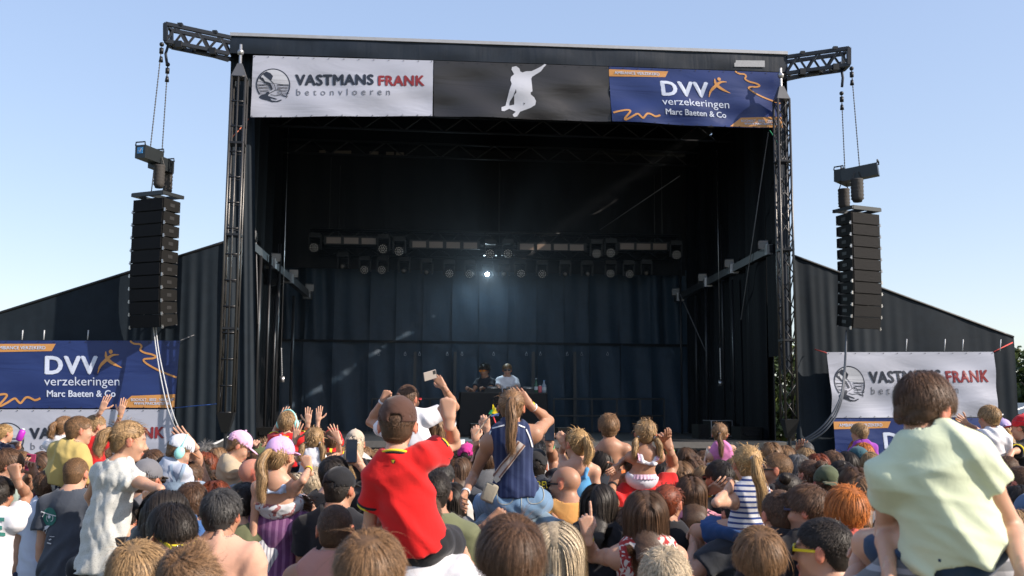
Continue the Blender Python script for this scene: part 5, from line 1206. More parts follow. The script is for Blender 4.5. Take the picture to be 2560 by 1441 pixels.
    if fy < .25 and d < 14:
        for sx in (-1, 1):
            mb = MB(); mb.smooth = True; mb.ball(hp(sx*.031, .0795, 0), .0128*hs, 10); ey = mb.build('eye', plain('eye_white', (.6, .58, .55, 1), .2, var=0), root)
            mb = MB(); mb.smooth = True; mb.ball(hp(sx*.031, .0872, 0), .0068*hs, 8); mb.build('iris', plain('iris', (.03, .02, .015, 1), .1, var=0), ey)
    # ---- hair
    if hair:
        hv, hq, hc, tails = make_hair(hair[0], d, seed, cap is not None, hlen)
        hw = (hv*hs)@Hd.T+C
        if hair[0] in ('long', 'wavy', 'pony', 'braid', 'pigtails'):       # below the head the hair hangs straight down along the back
            zz = np.clip((-.07-hv[:, 2])/.06, 0, 1)[:, None]; Y3 = rotm(yaw+hyaw*.6); anchor = (A3((0, -.06, -.07))*hs)@Hd.T+C
            w2 = (hv-A3((0, -.06, -.07)))*hs@Y3.T+anchor; hw = hw*(1-zz)+w2*zz
        me = np_mesh('hair', hw, hq); set_tint(me, hc); ho = link('hair', me, hairmat(hair[1]), root)
        for (T0, sc, Lt) in tails:
            if hair[0] != 'bun' and d < 12:
                mb = MB(); mb.smooth = True; c = hp(*(T0+A3((0, -.006, 0)))); dd = Hd@A3((np.sign(T0[0])*.5*(abs(T0[0]) > .01), -.8, .1)); mb.tube([Vector(c), Vector(c+dd*.012)], .017*hs*(1 if sc > .8 else .8), 10); mb.build('hair_tie', plain('hair_tie_'+('w' if seed % 2 else 'd'), (.5, .45, .5, 1) if seed % 2 else (.05, .02, .03, 1), .6), ho)
    # ---- clothing
    if top:
        ty, tc_ = top[0], top[1]; mat = cloth(tc_, *top[2:]) if not isinstance(tc_, bpy.types.Material) else tc_
        g = Field(lo, hi, h, (zf-.35 if not ride else zf), 1.9); o = .016*s+.002; band_top = 0
        hem = {'tee': 1.12, 'long': 1.12, 'tank': 1.05, 'vest': .90, 'swim': 1.18, 'dress': 1.55, 'crop': .36, 'overall': 1.1, 'sleeveless': 1.0}[ty]
        HE = tp(hem)
        wr = {'swim': .4, 'crop': .4, 'vest': .7}.get(ty, 1)*1.0
        o = {'swim': .006, 'crop': .008, 'vest': .010}.get(ty, o)
        wst = K['waist']*s*(1.0 if ty in ('swim', 'vest') else 1.08)
        g.cone(tp(.12), tp(.55), .135*sw+o, .118*wst+o, k, sq=SKs); g.cone(tp(.55), tp(1.0), .116*wst+o, .145*s*K['hip']+o*1.2, k, sq=(ff, 1.26))
        if ty == 'dress': g.cone(tp(.45), tp(hem+.15), .12*sw+o, .27*sw, k, sq=(ff, 1.15))
        elif ty != 'crop': g.cone(tp(.95), tp(hem+.1), .145*s*K['hip']+o*1.2, .15*s*K['hip']+o*1.6, k, sq=(ff, 1.26))
        X, Y, Z = g.xs[:, None, None], g.ys[None, :, None], g.zs[None, None, :]
        g.F = np.maximum(g.F, (X-HE[0])*ax[0]+(Y-HE[1])*ax[1]+(Z-HE[2])*ax[2])
        if ty in ('tee', 'long', 'dress', 'overall', 'sleeveless', 'tank', 'vest'):
            for sd in 'LR':
                so_, E, Wp = J[sd]
                if ty in ('tee', 'long', 'overall') or (ty == 'dress'):
                    g.cone(tp(.0), so_, .048*s+o, .052*s+o, .04*s)
                    fr = {'tee': sleeve, 'overall': sleeve, 'dress': .16, 'long': 1.0}[ty]
                    g.cone(so_, so_+(E-so_)*fr, .050*a_+o, (.057 if ty != 'long' else .042)*a_+o*1.15, .03*s, flat=True)
                    if ty == 'long': g.cone(E, E+(Wp-E)*.95, .042*a_+o, .030*a_+o, .01, flat=True)
                else:
                    i_ = .62 if ty == 'sleeveless' else .48; g.cone(tp(.02), tp(.03)+(so_-tp(.0))*i_, .045*s+o, .046*s+o*.6, .05*s)
            g.cone(tp(-.03), tp(.12), nr_*1.12+o*.4, .09*s+o, .05*s)
        if ty in ('swim', 'crop'):
            top_q = .30 if ty == 'swim' else .20; TQ = tp(top_q); g.F = np.maximum(g.F, -((X-TQ[0])*ax[0]+(Y-TQ[1])*ax[1]+(Z-TQ[2])*ax[2]))
            for sg in (-1, 1):
                g.cone(tp(top_q+.06, -.098*s)+rr*sg*.055*s, tp(.06, -.06*s)+rr*sg*.07*s, .018*s, .017*s, .01); g.cone(tp(.06, -.06*s)+rr*sg*.07*s, tp(.02, 0)+rr*sg*.075*s, .017*s+.006, .017*s+.010, .01); g.cone(tp(.02)+rr*sg*.075*s, tp(.2, .09*s)+rr*sg*.06*s, .02*s+.008, .02*s, .01)
        # neck opening
        if ty not in ('swim', 'crop'):
            g.ell(N+up*.055*s+f_*.01, A3((nr_*1.5 if ty in ('tee', 'long', 'dress') else .085*s, nr_*1.5, .06*s)), Bd.T, k=.006, op=1)
        g.folds(.0125*s**.5*wr*fold, s, seed, rr, up)
        if ty == 'dress': g.wrinkle(.012*s, 34/s, seed+3, axis=up)
        V, Q = g.mesh(); res['shirt'] = (V, Q)
        nm = {'tee': 't_shirt', 'long': 'shirt', 'tank': 'tank_top', 'vest': 'vest_top', 'swim': 'swimsuit', 'dress': 'dress', 'crop': 'bikini_top', 'overall': 't_shirt', 'sleeveless': 'sleeveless_top'}[ty]
        res['top_obj'] = link(nm, np_mesh(nm, V, Q), mat, root)
        if trim:
            for sd in 'LR':
                so_, E, Wp = J[sd]; dv = unit(E-so_); e0 = so_+(E-so_)*sleeve; rad_ = .057*a_+o*1.15
                for q, cc in enumerate(trim):
                    mb = MB(); mb.smooth = True; x0 = e0-dv*.012*s*(2-q); mb.tube([Vector(x0), Vector(x0+dv*.012*s)], rad_*1.06+.002*(2-q), 22); mb.build('sleeve_trim', cloth(cc), res['top_obj'])
            for q, cc in enumerate(trim):
                mb = MB(); mb.smooth = True; c0 = N+up*(.022*s+.010*s*q)-ax*0; R1 = nr_*1.56
                pts = [Vector(c0+(r_*math.cos(t)*R1+f_*math.sin(t)*R1*1.05+up*(-.028*s*math.sin(t)))) for t in np.linspace(0, 2*math.pi, 26)]; mb.tube(pts, .0075*s, 6); mb.build('collar', cloth(cc), res['top_obj'])
    if bottom:
        ty, bc = bottom[0], bottom[1]; mat = cloth(bc, *bottom[2:])
        g = Field(lo, hi, max(h, .009), zf if ride else None, 1.9); o = .012*s+.004
        if ty == 'brief': o = .006
        wq0 = .97 if (top and top[0] in ('tee', 'long', 'tank', 'dress', 'overall', 'sleeveless')) else (.84 if not (top and top[0] == 'vest') else .80)
        g.cone(tp(wq0), tp(1.0), (.125 if wq0 < .9 else .138)*s*K['waist']+o*.4, .146*s*K['hip']+o*.8, k, sq=(ff, 1.2))
        if ty == 'skirt': g.cone(tp(.95), tp(.95)-up*.42*s, .15*s*K['hip']+o, .20*s, k, flat=True)
        for sd in 'LR':
            hj, kn, an = LG[sd]; fr = {'shorts': .72, 'trousers': 1.0, 'brief': .12, 'skirt': .3}[ty]
            g.cone(hj-up*(.0 if ty != 'brief' else .0), hj+(kn-hj)*fr, .090*s*K['hip']+o, (.075 if ty == 'shorts' else .06)*s+o, .03*s, flat=(ty != 'trousers'))
            if ty == 'trousers': g.cone(kn, kn+(an-kn)*.94, .058*s+o, .05*s+o, .02*s, flat=True)
        X, Y, Z = g.xs[:, None, None], g.ys[None, :, None], g.zs[None, None, :]; WQ = tp(wq0)
        g.F = np.maximum(g.F, -((X-WQ[0])*ax[0]+(Y-WQ[1])*ax[1]+(Z-WQ[2])*ax[2]))
        g.wrinkle(.010*s if ty != 'brief' else .003, 26/s, seed+9)
        V, Q = g.mesh(); nm = {'shorts': 'shorts', 'trousers': 'trousers', 'brief': 'bikini_bottom', 'skirt': 'skirt'}[ty]; res['bot_obj'] = link(nm, np_mesh(nm, V, Q), mat, root)
    for sd in 'LR':
        an = LG[sd][2]; ft = f_ if not ride else unit(f_-up*.35)
        if kind != 'toddler' and d < 15 and (ride or d > 4):
            mb = MB(); mb.smooth = True; c = an+ft*.055*s-up*.035*s*(0 if ride else 1); mb.tube([Vector(c-ft*.10*s), Vector(c-ft*.06*s), Vector(c+ft*.05*s), Vector(c+ft*.105*s)], .04*s, 10, radii=[.034*s, .047*s, .046*s, .03*s]); mb.build('shoe', M_SHOE, root)
    # ---- cap
    if cap:
        cc, back = cap[0], cap[1]; c2 = cap[2] if len(cap) > 2 else cc
        g = Field(A3(C)-.26, A3(C)+.26, max(h*.8, .006)); up_h = Hd[:, 2]
        g.ell(hp(0, -.012, .038), (CR+A3((.012, .012, .017)))*hs, Hd.T, k=0); g.ell(hp(0, -.012, .03), (CR+.004)*hs, Hd.T, k=0, op=1)
        q0 = hp(0, 0, .022); X, Y, Z = g.xs[:, None, None], g.ys[None, :, None], g.zs[None, None, :]; g.F = np.maximum(g.F, -((X-q0[0])*up_h[0]+(Y-q0[1])*up_h[1]+(Z-q0[2])*up_h[2]))
        if back: g.ell(hp(0, .085, .045), A3((.035, .05, .026))*hs, Hd.T, k=.004, op=1)
        else: g.ell(hp(0, -.108, .036), A3((.032, .05, .022))*hs, Hd.T, k=.004, op=1)
        g.wrinkle(.003, 40, seed, band=.02)
        V, Q = g.mesh(); co_ = link('cap', np_mesh('cap', V, Q), cloth(cc, *(cap[3] if len(cap) > 3 else ())), root)
        g = Field(A3(C)-.30, A3(C)+.30, max(h*.8, .006)); sg = -1 if back else 1
        tl = np.array(Matrix.Rotation(rad(-14*sg), 3, 'X'), np.float32); g.ell(hp(0, sg*.115-.012, .022), A3((.072, .072, .0075))*hs, (Hd@tl).T, k=0); g.ell(hp(0, -.012, .03), (CR+.010)*hs, Hd.T, k=.0, op=1)
        V, Q = g.mesh(); link('brim', np_mesh('brim', V, Q), cloth(c2), co_)
        mb = MB(); mb.smooth = True; mb.ball(hp(0, -.012, .038+.085+.018), .009, 8); mb.build('button', cloth(c2), co_)
        res['cap_obj'] = co_
    if glasses:
        gc = glasses[0]; upz = glasses[1] if len(glasses) > 1 else 0; M_ = plain('frame_%d_%d' % (int(gc[0]*99), int(gc[1]*99)), (*gc, 1), .3, var=0)
        y0 = .100 if not upz else .075; mb = MB()
        q = lambda x, y, z: Vector(hp(x, y, z+upz))
        for sx in (-1, 1): mb.bar(q(sx*.066, y0-.008, .006), q(sx*.082, -.012, .008), .006*hs, .010*hs); mb.bar(q(sx*.008, y0+.004, .017), q(sx*.066, y0-.01, .015), .006*hs, .006*hs)
        mb.bar(q(-.01, y0+.006, .008), q(.01, y0+.006, .008), .006*hs); go = mb.build('sunglasses', M_, root)
        for sx in (-1, 1):
            mb = MB(); mb.smooth = True; mb.ball(q(sx*.035, y0, 0), 1, 12, (.030*hs, .006*hs, .020*hs), Matrix(Hd.tolist())); mb.build('lens', glasses[2] if len(glasses) > 2 else M_GLASSB, go)
    if ears:
        M_ = plain('defender_%d' % int(ears[1]*99), (*ears, 1), .4, var=0); mb = MB(); mb.smooth = True
        mb.tube([Vector(hp(.098*math.cos(t), -.005, .01+.130*math.sin(t)*(.98))) for t in np.linspace(0, math.pi, 16)], .0085, 8); eo = mb.build('ear_defenders', M_, root)
        for sx in (-1, 1):
            mb = MB(); mb.smooth = True; mb.ball(hp(sx*.098, -.005, -.006), 1, 14, (.024, .034, .042), Matrix(Hd.tolist())); mb.build('cup', M_, eo)
    if headband:
        mb = MB(); mb.smooth = True; mb.tube([Vector(hp(.088*math.cos(t), -.0, .0+.128*math.sin(t))) for t in np.linspace(.2, math.pi-.2, 14)], .006, 6); mb.build('headband', cloth(headband), root)
    for sd, cc, off in bands:
        so_, E, Wp = J[sd]; dv = unit(Wp-E); c = Wp-dv*off; rad_ = (.0255+(.041-.0255)*off/(.25*s)*1.2)*a_+.0065; mb = MB(); mb.smooth = True; mb.tube([Vector(c-dv*.009), Vector(c+dv*.009)], rad_, 16, caps=False); mb.tube([Vector(c+dv*.009), Vector(c-dv*.009)], rad_-.0015, 16, caps=False); mb.build('wristband', plain('band_%d%d%d' % tuple(int(x*9) for x in cc), (*cc, 1), .45, var=0), root)
    if key: PEOPLE[key] = res
    if carry:
        ck = dict(carry); lb = ck.pop('label'); off = ck.pop('off', (0, 0)); Cc = Pel+f_*(.115)+up*(.055)+r_*off[0]+f_*off[1]
        ck.setdefault('kind', 'man'); ck.setdefault('yaw', yaw)
        arms = {}
        for sd in 'LR':
            kn, an = LG[sd][1], LG[sd][2]; wr = kn+(an-kn)*.22-f_*.035+(r_ if sd == 'R' else -r_)*.05; sg = 1 if sd == 'R' else -1
            sh = Pel-f_*.02+r_*sg*.19-up*.10; mid = (sh+wr)/2; arms[sd] = dict(e=mid+r_*sg*.12-up*.16, w=wr, pose='grip')
        ck.setdefault('L', arms['L']); ck.setdefault('R', arms['R'])
        person(lb, C=Cc, **ck)
    return res
# ------------------------------------------------------------------ projecting prints onto cloth
def project(obj, polys, name, mat, parent, off=.004, maxe=5.0):
    """polys in photo pixels; every vertex is dropped onto the cloth surface seen there"""
    me0 = obj.data; o = Vector((0, 0, 0)); p = obj.parent
    while p is not None: o += Vector(p.location); p = p.parent
    bvh = BVHTree.FromPolygons([Vector(v.co)+o for v in me0.vertices], [tuple(f.vertices) for f in me0.polygons])
    bm = bmesh.new()
    for pts in polys:
        vs = [bm.verts.new((x, y, 0)) for x, y in pts]
        for t_ in tessellate_polygon([[Vector((x, y, 0)) for x, y in pts]]):
            try: bm.faces.new([vs[i] for i in t_])
            except ValueError: pass
    for _ in range(5):
        es = [e for e in bm.edges if e.calc_length() > maxe]
        if not es: break
        bmesh.ops.subdivide_edges(bm, edges=es, cuts=1); bmesh.ops.triangulate(bm, faces=[f for f in bm.faces if len(f.verts) > 3])
    cm = Vector((0, 0, CAM_Z)); dead = []
    for v in bm.verts:
        r = ray(v.co.x, v.co.y).normalized(); h_ = bvh.ray_cast(cm, r)
        if h_[0] is None: dead.append(v)
        else:
            nn = h_[1] if h_[1].dot(r) < 0 else -h_[1]; v.co = h_[0]+nn*off
    bmesh.ops.delete(bm, geom=dead, context='VERTS')
    me = bpy.data.meshes.new(name); bm.to_mesh(me); bm.free(); return link(name, me, mat, parent)
def strip(pts, w_):
    P_ = spline([Vector((x, y, 0)) for x, y in pts], 5); out_ = []
    for a, b_ in zip(P_[:-1], P_[1:]):
        d = (b_-a).normalized()*1.0; nn = Vector((-d.y, d.x, 0))*w_/2; out_.append([((a+nn).x, (a+nn).y), ((b_+nn).x, (b_+nn).y), ((b_-nn).x, (b_-nn).y), ((a-nn).x, (a-nn).y)])
    return out_
def text_polys(txt, box, bold=.03, slant=0, rise=0):
    c = bpy.data.curves.new('t', 'FONT'); c.body = txt; c.offset = bold; c.space_character = 1.05; c.resolution_u = 2
    o = bpy.data.objects.new('t', c); COL.objects.link(o); me = bpy.data.meshes.new_from_object(o.evaluated_get(bpy.context.evaluated_depsgraph_get())); bpy.data.objects.remove(o); bpy.data.curves.remove(c)
    xs = [v.co.x for v in me.vertices]; ys = [v.co.y for v in me.vertices]; x0, x1, y0, y1 = min(xs), max(xs), min(ys), max(ys)
    T = lambda v: (box[0]+(v.x-x0)/(x1-x0)*(box[2]-box[0])+slant*(v.y-y0), box[3]-(v.y-y0)/(y1-y0)*(box[3]-box[1])+rise*(v.x-x0)/(x1-x0))
    r = [[T(me.vertices[i].co) for i in f.vertices] for f in me.polygons]; bpy.data.meshes.remove(me); return r

# ------------------------------------------------------------------ colours
WHT = (.68, .68, .72); OFF = (.50, .48, .45); BLK = (.014, .014, .017); CHAR = (.035, .04, .05); NAVY = (.014, .022, .05); GRY = (.13, .135, .145); RED = (.50, .012, .014); DENIM = (.13, .22, .34); LDEN = (.25, .34, .45)
OLV = (.13, .14, .075); SAND = (.40, .33, .23); MUST = (.44, .34, .12); BRN = (.08, .04, .025); YEL = (.75, .6, .03); PINK = (.62, .24, .50); LPINK = (.72, .42, .60); TEAL = (.05, .18, .2); MINT = (.35, .75, .68)
SG = ((.02, .02, .022),)
P = person
# ---- children and others riding on shoulders, left to right
P('small blond child in a navy shirt on shoulders at the far left', 12, 1085, 10.5, 'toddler', yaw=-35, ride=True, hip=(8, 1150), hair=('crop', 'blond'), top=('tee', NAVY), bottom=('shorts', RED), R=((44, 1124), (49, 1108), 'fist', (52, 1092)), key='baby',
  carry=dict(label='person with dark cropped hair carrying the small child in navy', hair=('crop', 'dark'), top=('tee', GRY)))
P('girl with a light brown ponytail in a white top, behind the yellow-shirted boy', 163, 1070, 9.3, 'girl', ride=True, hyaw=-30, hip=(143, 1155), hair=('pony', 'lbrown'), top=('tee', WHT), L=((133, 1118), (139, 1098), 'open'), hlen=.16, carry=dict(label='person in a maroon shirt carrying the girl with the light brown ponytail', hair=('short', 'brown'), top=('tee', (.10, .015, .03))))
P('boy in a mustard yellow t-shirt seated on shoulders, head turned right', 198, 1078, 7.3, 'boy', ride=True, yaw=-12, hyaw=-38, hip=(152, 1195), hair=('crop', 'lbrown'), top=('tee', MUST), bottom=('shorts', OFF, 'print', NAVY, 18), R='fwd', L='fwd', sleeve=.6, fold=1.2, s=.80,
  carry=dict(label='person in a maroon t-shirt carrying the boy in mustard yellow', hair=('short', 'brown'), top=('tee', (.11, .012, .03)), bottom=('shorts', NAVY)))
P('boy in a red t-shirt with both arms raised beside the blue banner', 240, 1068, 8.9, 'boy', ride=True, hyaw=-48, hip=(232, 1162), hair=('crop', 'sand'), top=('tee', RED), bottom=('shorts', NAVY), R=((288, 1078), (302, 1035), 'open', (309, 1005)), L=((238, 1050), (254, 1025), 'open', (265, 1000)), bands=[('R', YEL, .02)],
  carry=dict(label='person hidden below the red-shirted boy with raised arms', hair=('curly', 'brown'), top=('tee', RED)))
P('girl in a long pale grey patterned dress with a low curly ponytail', 322, 1104, 5.3, 'girl', ride=True, yaw=-18, hyaw=-42, pitch=-8, hip=(266, 1335), hair=('pony', 'sand'), hlen=.15, top=('dress', (.30, .32, .32), 'speckle', (.50, .51, .49), 130), bottom=('shorts', BLK), R=((400, 1224, -1), (372, 1238, 1), 'relaxed'), L=((222, 1240, 1), (258, 1310, 1), 'relaxed'), s=.78, wide=.80, sleeve=.4, key='dress',
  carry=dict(label='adult in black carrying the girl in the pale dress', hair=('short', 'dark'), top=('tee', BLK), bottom=('trousers', BLK)))
P('toddler in denim dungarees with white cap and mint ear defenders', 450, 1130, 6.7, 'toddler', ride=True, yaw=-25, hyaw=-45, pitch=-22, hip=(438, 1222), hair=('crop', 'lbrown'), top=('tee', (.42, .46, .55)), bottom=('shorts', LDEN), cap=((.6, .62, .68), False, (.30, .13, .06)), ears=MINT, R=((462, 1195), (478, 1218), 'relaxed'), L='fwd', s=.66, key='dung',
  carry=dict(label='person in a bright blue shirt carrying the toddler with ear defenders', hair=('short', 'brown'), top=('tee', (.02, .12, .35)), skin_='tan'))
P('toddler in a pink cap and beige t-shirt sitting sideways on shoulders', 598, 1118, 7.1, 'toddler', ride=True, yaw=-68, hyaw=-8, pitch=-25, hip=(583, 1208), hair=('crop', 'lbrown'), top=('tee', SAND), bottom=('shorts', LDEN), cap=(LPINK, False), R=((592, 1176), (622, 1180), 'relaxed', (646, 1182)), L='fwd', bands=[('R', YEL, .015)], s=.66)
P('girl in a pink cap and light blue bikini top with curly hair', 702, 1144, 5.9, 'girl', ride=True, hyaw=-25, hip=(690, 1258), hair=('pony', 'sand'), hlen=.34, top=('crop', (.42, .52, .70)), bottom=('shorts', (.55, .56, .58), 'print', (.30, .12, .12), 16), cap=((.58, .36, .62), False), R=((757, 1202, -1), (772, 1172, 1), 'fist', (768, 1158)), L='down', bands=[('R', YEL, .015)],
  carry=dict(label='woman in a purple ribbed top carrying the girl in the bikini top', kind='woman', hair=('bob', 'brown'), top=('tee', (.14, .05, .14), 'rib', (.25, .12, .24), 8)))
P('boy in a red football shirt with yellow number seven and ear defenders', 720, 1060, 9.0, 'boy', ride=True, hyaw=-18, hip=(720, 1158), hair=('short', 'sand'), top=('tee', RED), bottom=('shorts', NAVY), ears=MINT, R=((766, 1080), (770, 1058), 'open', (771, 1036)), L=((688, 1078), (700, 1052), 'open', (709, 1036)), trim=[YEL], bands=[('L', YEL, .015)], key='seven',
  carry=dict(label='person carrying the boy with number seven, mostly hidden', hair=('short', 'brown'), top=('tee', NAVY)))
P('girl in a white sleeveless top with two low pigtails and raised hands', 786, 1100, 8.2, 'girl', ride=True, hip=(782, 1188), hair=('pigtails', 'sand'), top=('sleeveless', WHT), bottom=('shorts', DENIM), R=((848, 1133, 1), (846, 1100, -1), 'spread', (832, 1068)), L=((722, 1128, 1), (738, 1098, -1), 'spread', (744, 1070)), bands=[('L', WHT, .015)],
  carry=dict(label='person with pale hair carrying the girl with pigtails', hair=('short', 'platinum'), top=('tee', OFF)))
P('child in a red and yellow striped shirt with red ear defenders', 832, 1104, 9.9, 'boy', ride=True, hip=(838, 1170), hair=('short', 'brown'), top=('tee', RED, 'vstripe', YEL, 5), bottom=('shorts', NAVY), ears=(.6, .02, .02), L='up', R='down', carry=dict(label='person carrying the child in red and yellow stripes', hair=('short', 'dark'), top=('tee', BLK)))
P('man in a white t-shirt on shoulders with phone arm and fist raised', 1021, 1000, 8.3, 'man', ride=True, hyaw=-30, hip=(1052, 1150), hair=('crop', 'brown'), top=('tee', WHT), R=((1137, 1018, 1), (1109, 968, -1), 'phone', (1086, 935), 'f'), L=((926, 1056, 1), (957, 1002, -1), 'fist', (968, 982)), glasses=((.4, .02, .03),), bands=[('L', WHT, .01)], skin_='tan', s=.96,
  carry=dict(label='man in a maroon cap carrying the man in the white t-shirt', hair=('crop', 'brown'), cap=((.14, .03, .045), False), top=('tee', WHT)))
P('girl with long wavy brown hair riding on shoulders behind the red-shirted boy', 1090, 1072, 8.9, 'girl', ride=True, hip=(1088, 1165), hair=('wavy', 'lbrown'), hlen=.20, top=('tee', NAVY), carry=dict(label='person hidden below the girl with long wavy hair', hair=('short', 'brown'), top=('tee', GRY)))
P('boy in a bright red shirt and brown cap with his fist raised', 994, 1066, 4.1, 'boy', ride=True, hip=(1040, 1352), hair=('crop', 'brown'), top=('tee', (.62, .012, .012)), bottom=('shorts', BLK), cap=((.075, .036, .026), False), R=((1136, 1110, 1), (1122, 1048, -1), 'fist', (1121, 1010)), L='fwd', trim=[BLK, YEL], bands=[('R', WHT, .03)], s=.80, wide=.76, key='redboy', fold=1.0, sleeve=.55,
  carry=dict(label='adult in a white t-shirt carrying the boy in the bright red shirt', kind='man', hair=('short', 'brown'), top=('tee', WHT)))
P('woman in a navy sleeveless top and jeans riding on shoulders, long ponytail', 1278, 1022, 6.2, 'woman', ride=True, hip=(1288, 1252), hair=('pony', 'lbrown'), hlen=.36, pitch=-6, top=('vest', (.014, .024, .075), 'rib', (.03, .045, .11), 9), bottom=('trousers', DENIM), R=((1373, 1052, 1), (1322, 1010, -1), 'relaxed', (1300, 985)), L=((1185, 1188, 1), (1162, 1236, -1), 'relaxed'), bands=[('R', YEL, .02), ('R', WHT, .045), ('L', WHT, .02)], s=.95, key='navy', skin_='tan',
  carry=dict(label='man in a blue-grey t-shirt carrying the woman in jeans', hair=('short', 'brown'), top=('tee', (.17, .24, .30)), R=((1432, 1348, -1), (1388, 1308, 1), 'grip'), L=((1192, 1350, -1), (1226, 1304, -1), 'fist', (1252, 1284)), skin_='tan'))
P('girl in a light blue swimsuit with a blond side ponytail', 1441, 1112, 6.8, 'girl', ride=True, yaw=-5, hyaw=35, hip=(1450, 1228), hair=('pony', 'blond'), hlen=.2, top=('swim', (.10, .33, .62)), bottom=('brief', (.10, .33, .62)), L=((1404, 1135, 1), (1408, 1108, -1), 'fist', (1402, 1096)), R='down', bands=[('L', WHT, .01)],
  carry=dict(label='woman in black carrying the girl in the blue swimsuit', kind='woman', hair=('long', 'brown'), top=('tank', BLK)))
P('shirtless boy in orange swim shorts sitting on shoulders', 1522, 1070, 7.9, 'boy', ride=True, hip=(1534, 1188), hair=('short', 'lbrown'), top=None, bottom=('shorts', (.75, .19, .05)), L='down', R='down', skin_='tan', s=.80,
  carry=dict(label='person in a white t-shirt with backpack straps carrying the shirtless boy', hair=('short', 'dark'), top=('tee', WHT), kind='woman'))
P('girl in a white bikini with pink frills and two bunches', 1614, 1085, 7.2, 'girl', ride=True, yaw=8, hyaw=-10, hip=(1604, 1195), hair=('pigtails', 'sand'), top=('crop', (.62, .63, .68)), bottom=('brief', (.62, .62, .68)), R=((1650, 1112, 1), (1664, 1096, -1), 'relaxed'), L=((1562, 1148, 1), (1542, 1168, -1), 'relaxed'), key='bikini', skin_='tan',
  carry=dict(label='adult in a red t-shirt holding up the girl in the frilly bikini', hair=('short', 'brown'), top=('tee', (.55, .02, .02)), R=((1682, 1165, 1), (1674, 1122, -1), 'grip', (1664, 1095)), L=((1520, 1268, -1), (1532, 1212, 1), 'grip', (1542, 1175)), bands=[('R', (.2, .7, .2), .02), ('L', BLK, .015)], skin_='tan'))
P('girl in a pink vest top with a braid, leaning to the left', 1799, 1086, 9.6, 'girl', ride=True, hip=(1815, 1165), hyaw=-10, hair=('braid', 'lbrown'), top=('tank', (.60, .20, .42)), bottom=('shorts', OFF), L=((1772, 1122, 1), (1764, 1150, -1), 'relaxed'), carry=dict(label='person with dark hair carrying the girl in the pink vest', hair=('short', 'dark'), top=('tee', CHAR)))
P('girl in a blue and white striped tank top with a long blond ponytail', 1868, 1163, 5.5, 'girl', ride=True, yaw=22, hyaw=-18, hip=(1873, 1318), hair=('pony', 'blond'), hlen=.36, top=('tank', (.66, .67, .70), 'hstripe', (.03, .06, .22), 11), bottom=('shorts', (.03, .08, .22)), R=((1932, 1262, 1), (1912, 1298, -1), 'relaxed'), L=((1790, 1258, -1), (1822, 1222, 1), 'relaxed'), s=.78, fold=.7,
  carry=dict(label='man in a charcoal t-shirt carrying the girl in the striped tank top', hair=('crop', 'dark'), top=('tee', (.03, .034, .042)), yaw=15))
P('boy in a purple shirt on shoulders in front of the right blue banner', 2148, 1084, 11.0, 'boy', ride=True, hyaw=35, hip=(2160, 1140), hair=('short', 'sand'), top=('tee', (.26, .05, .34)), carry=dict(label='person carrying the boy in purple, wearing dark clothes', hair=('long', 'ginger'), top=('tee', NAVY)))
P('boy in a white t-shirt on shoulders reaching left by the right banner', 2472, 1046, 8.7, 'boy', ride=True, hyaw=22, hip=(2476, 1152), hair=('short', 'sand'), top=('tee', WHT), bottom=('shorts', NAVY), L=((2446, 1078, 1), (2416, 1058, -1), 'open'), R='fwd', carry=dict(label='person in grey carrying the boy in the white t-shirt', hair=('short', 'brown'), top=('tee', GRY)))
P('child in a lilac cap and bright blue shirt beside the boy in white', 2507, 1080, 9.6, 'girl', ride=True, hyaw=-5, hip=(2512, 1165), hair=('long', 'blond'), hlen=.16, top=('tee', (.03, .10, .45)), cap=((.45, .36, .60), False), carry=dict(label='person carrying the child in the lilac cap', kind='woman', hair=('bob', 'sand'), top=('tee', WHT)))
P('child in a red cap and black shirt with yellow trim at the right edge', 2556, 1072, 8.8, 'boy', ride=True, yaw=40, hip=(2562, 1162), hair=('crop', 'brown'), top=('tee', BLK), cap=((.55, .02, .03), False), trim=[YEL], L=((2530, 1130, -1), (2512, 1165, -1), 'relaxed'), carry=dict(label='person carrying the child in the red cap at the right edge', hair=('short', 'dark'), top=('tee', GRY)))
P('boy in a pale mint t-shirt close in front, head bent to the right', 2312, 1026, 3.0, 'boy', ride=True, yaw=-6, hyaw=-52, pitch=-18, roll=4, neckx=.035, neckz=.01, hip=(2385, 1352), hair=('short', 'brown'), top=('tee', (.58, .64, .46)), bottom=('shorts', (.014, .04, .09)), L=((2214, 1318, 1), (2222, 1432, -1), 'relaxed'), R=((2530, 1318, 1), (2556, 1430, -1), 'relaxed'), s=.92, wide=.84, key='mint', fold=1.15, seed=46, skin_='fair', sleeve=.38,
  carry=dict(label='adult in a grey striped shirt carrying the boy in mint', hair=('short', 'brown'), top=('tee', GRY, 'hstripe', (.3, .3, .32), 8)))

# ---- the nearest heads along the bottom of the picture
P('blond-haired person close in front at the bottom left', 345, 1441, 3.6, 'woman', hair=('mop', 'sand'), hyaw=-10, top=('tee', OFF))
P('person with tousled brown hair at the bottom edge beside the blond head', 470, 1470, 3.1, 'boy', hair=('curly', 'lbrown'), top=('tee', GRY))
P('man with short grey-black hair in a salmon shirt', 556, 1288, 4.9, 'man', hyaw=-14, hair=('short', 'salt'), top=('tee', (.58, .33, .24)), skin_='tan', fold=.8)
P('dark-haired man facing the camera with yellow sunglasses, head bowed', 430, 1340, 4.1, 'man', yaw=-125, pitch=-24, hair=('short', 'dark'), top=('tee', CHAR), glasses=((.70, .55, .03),), skin_='fair')
P('woman with hair tied up in a white striped sleeveless top', 673, 1296, 6.0, 'girl', hair=('bun', 'lbrown'), top=('sleeveless', (.66, .65, .66), 'vstripe', (.30, .30, .34), 16), fold=.5, pitch=-8)
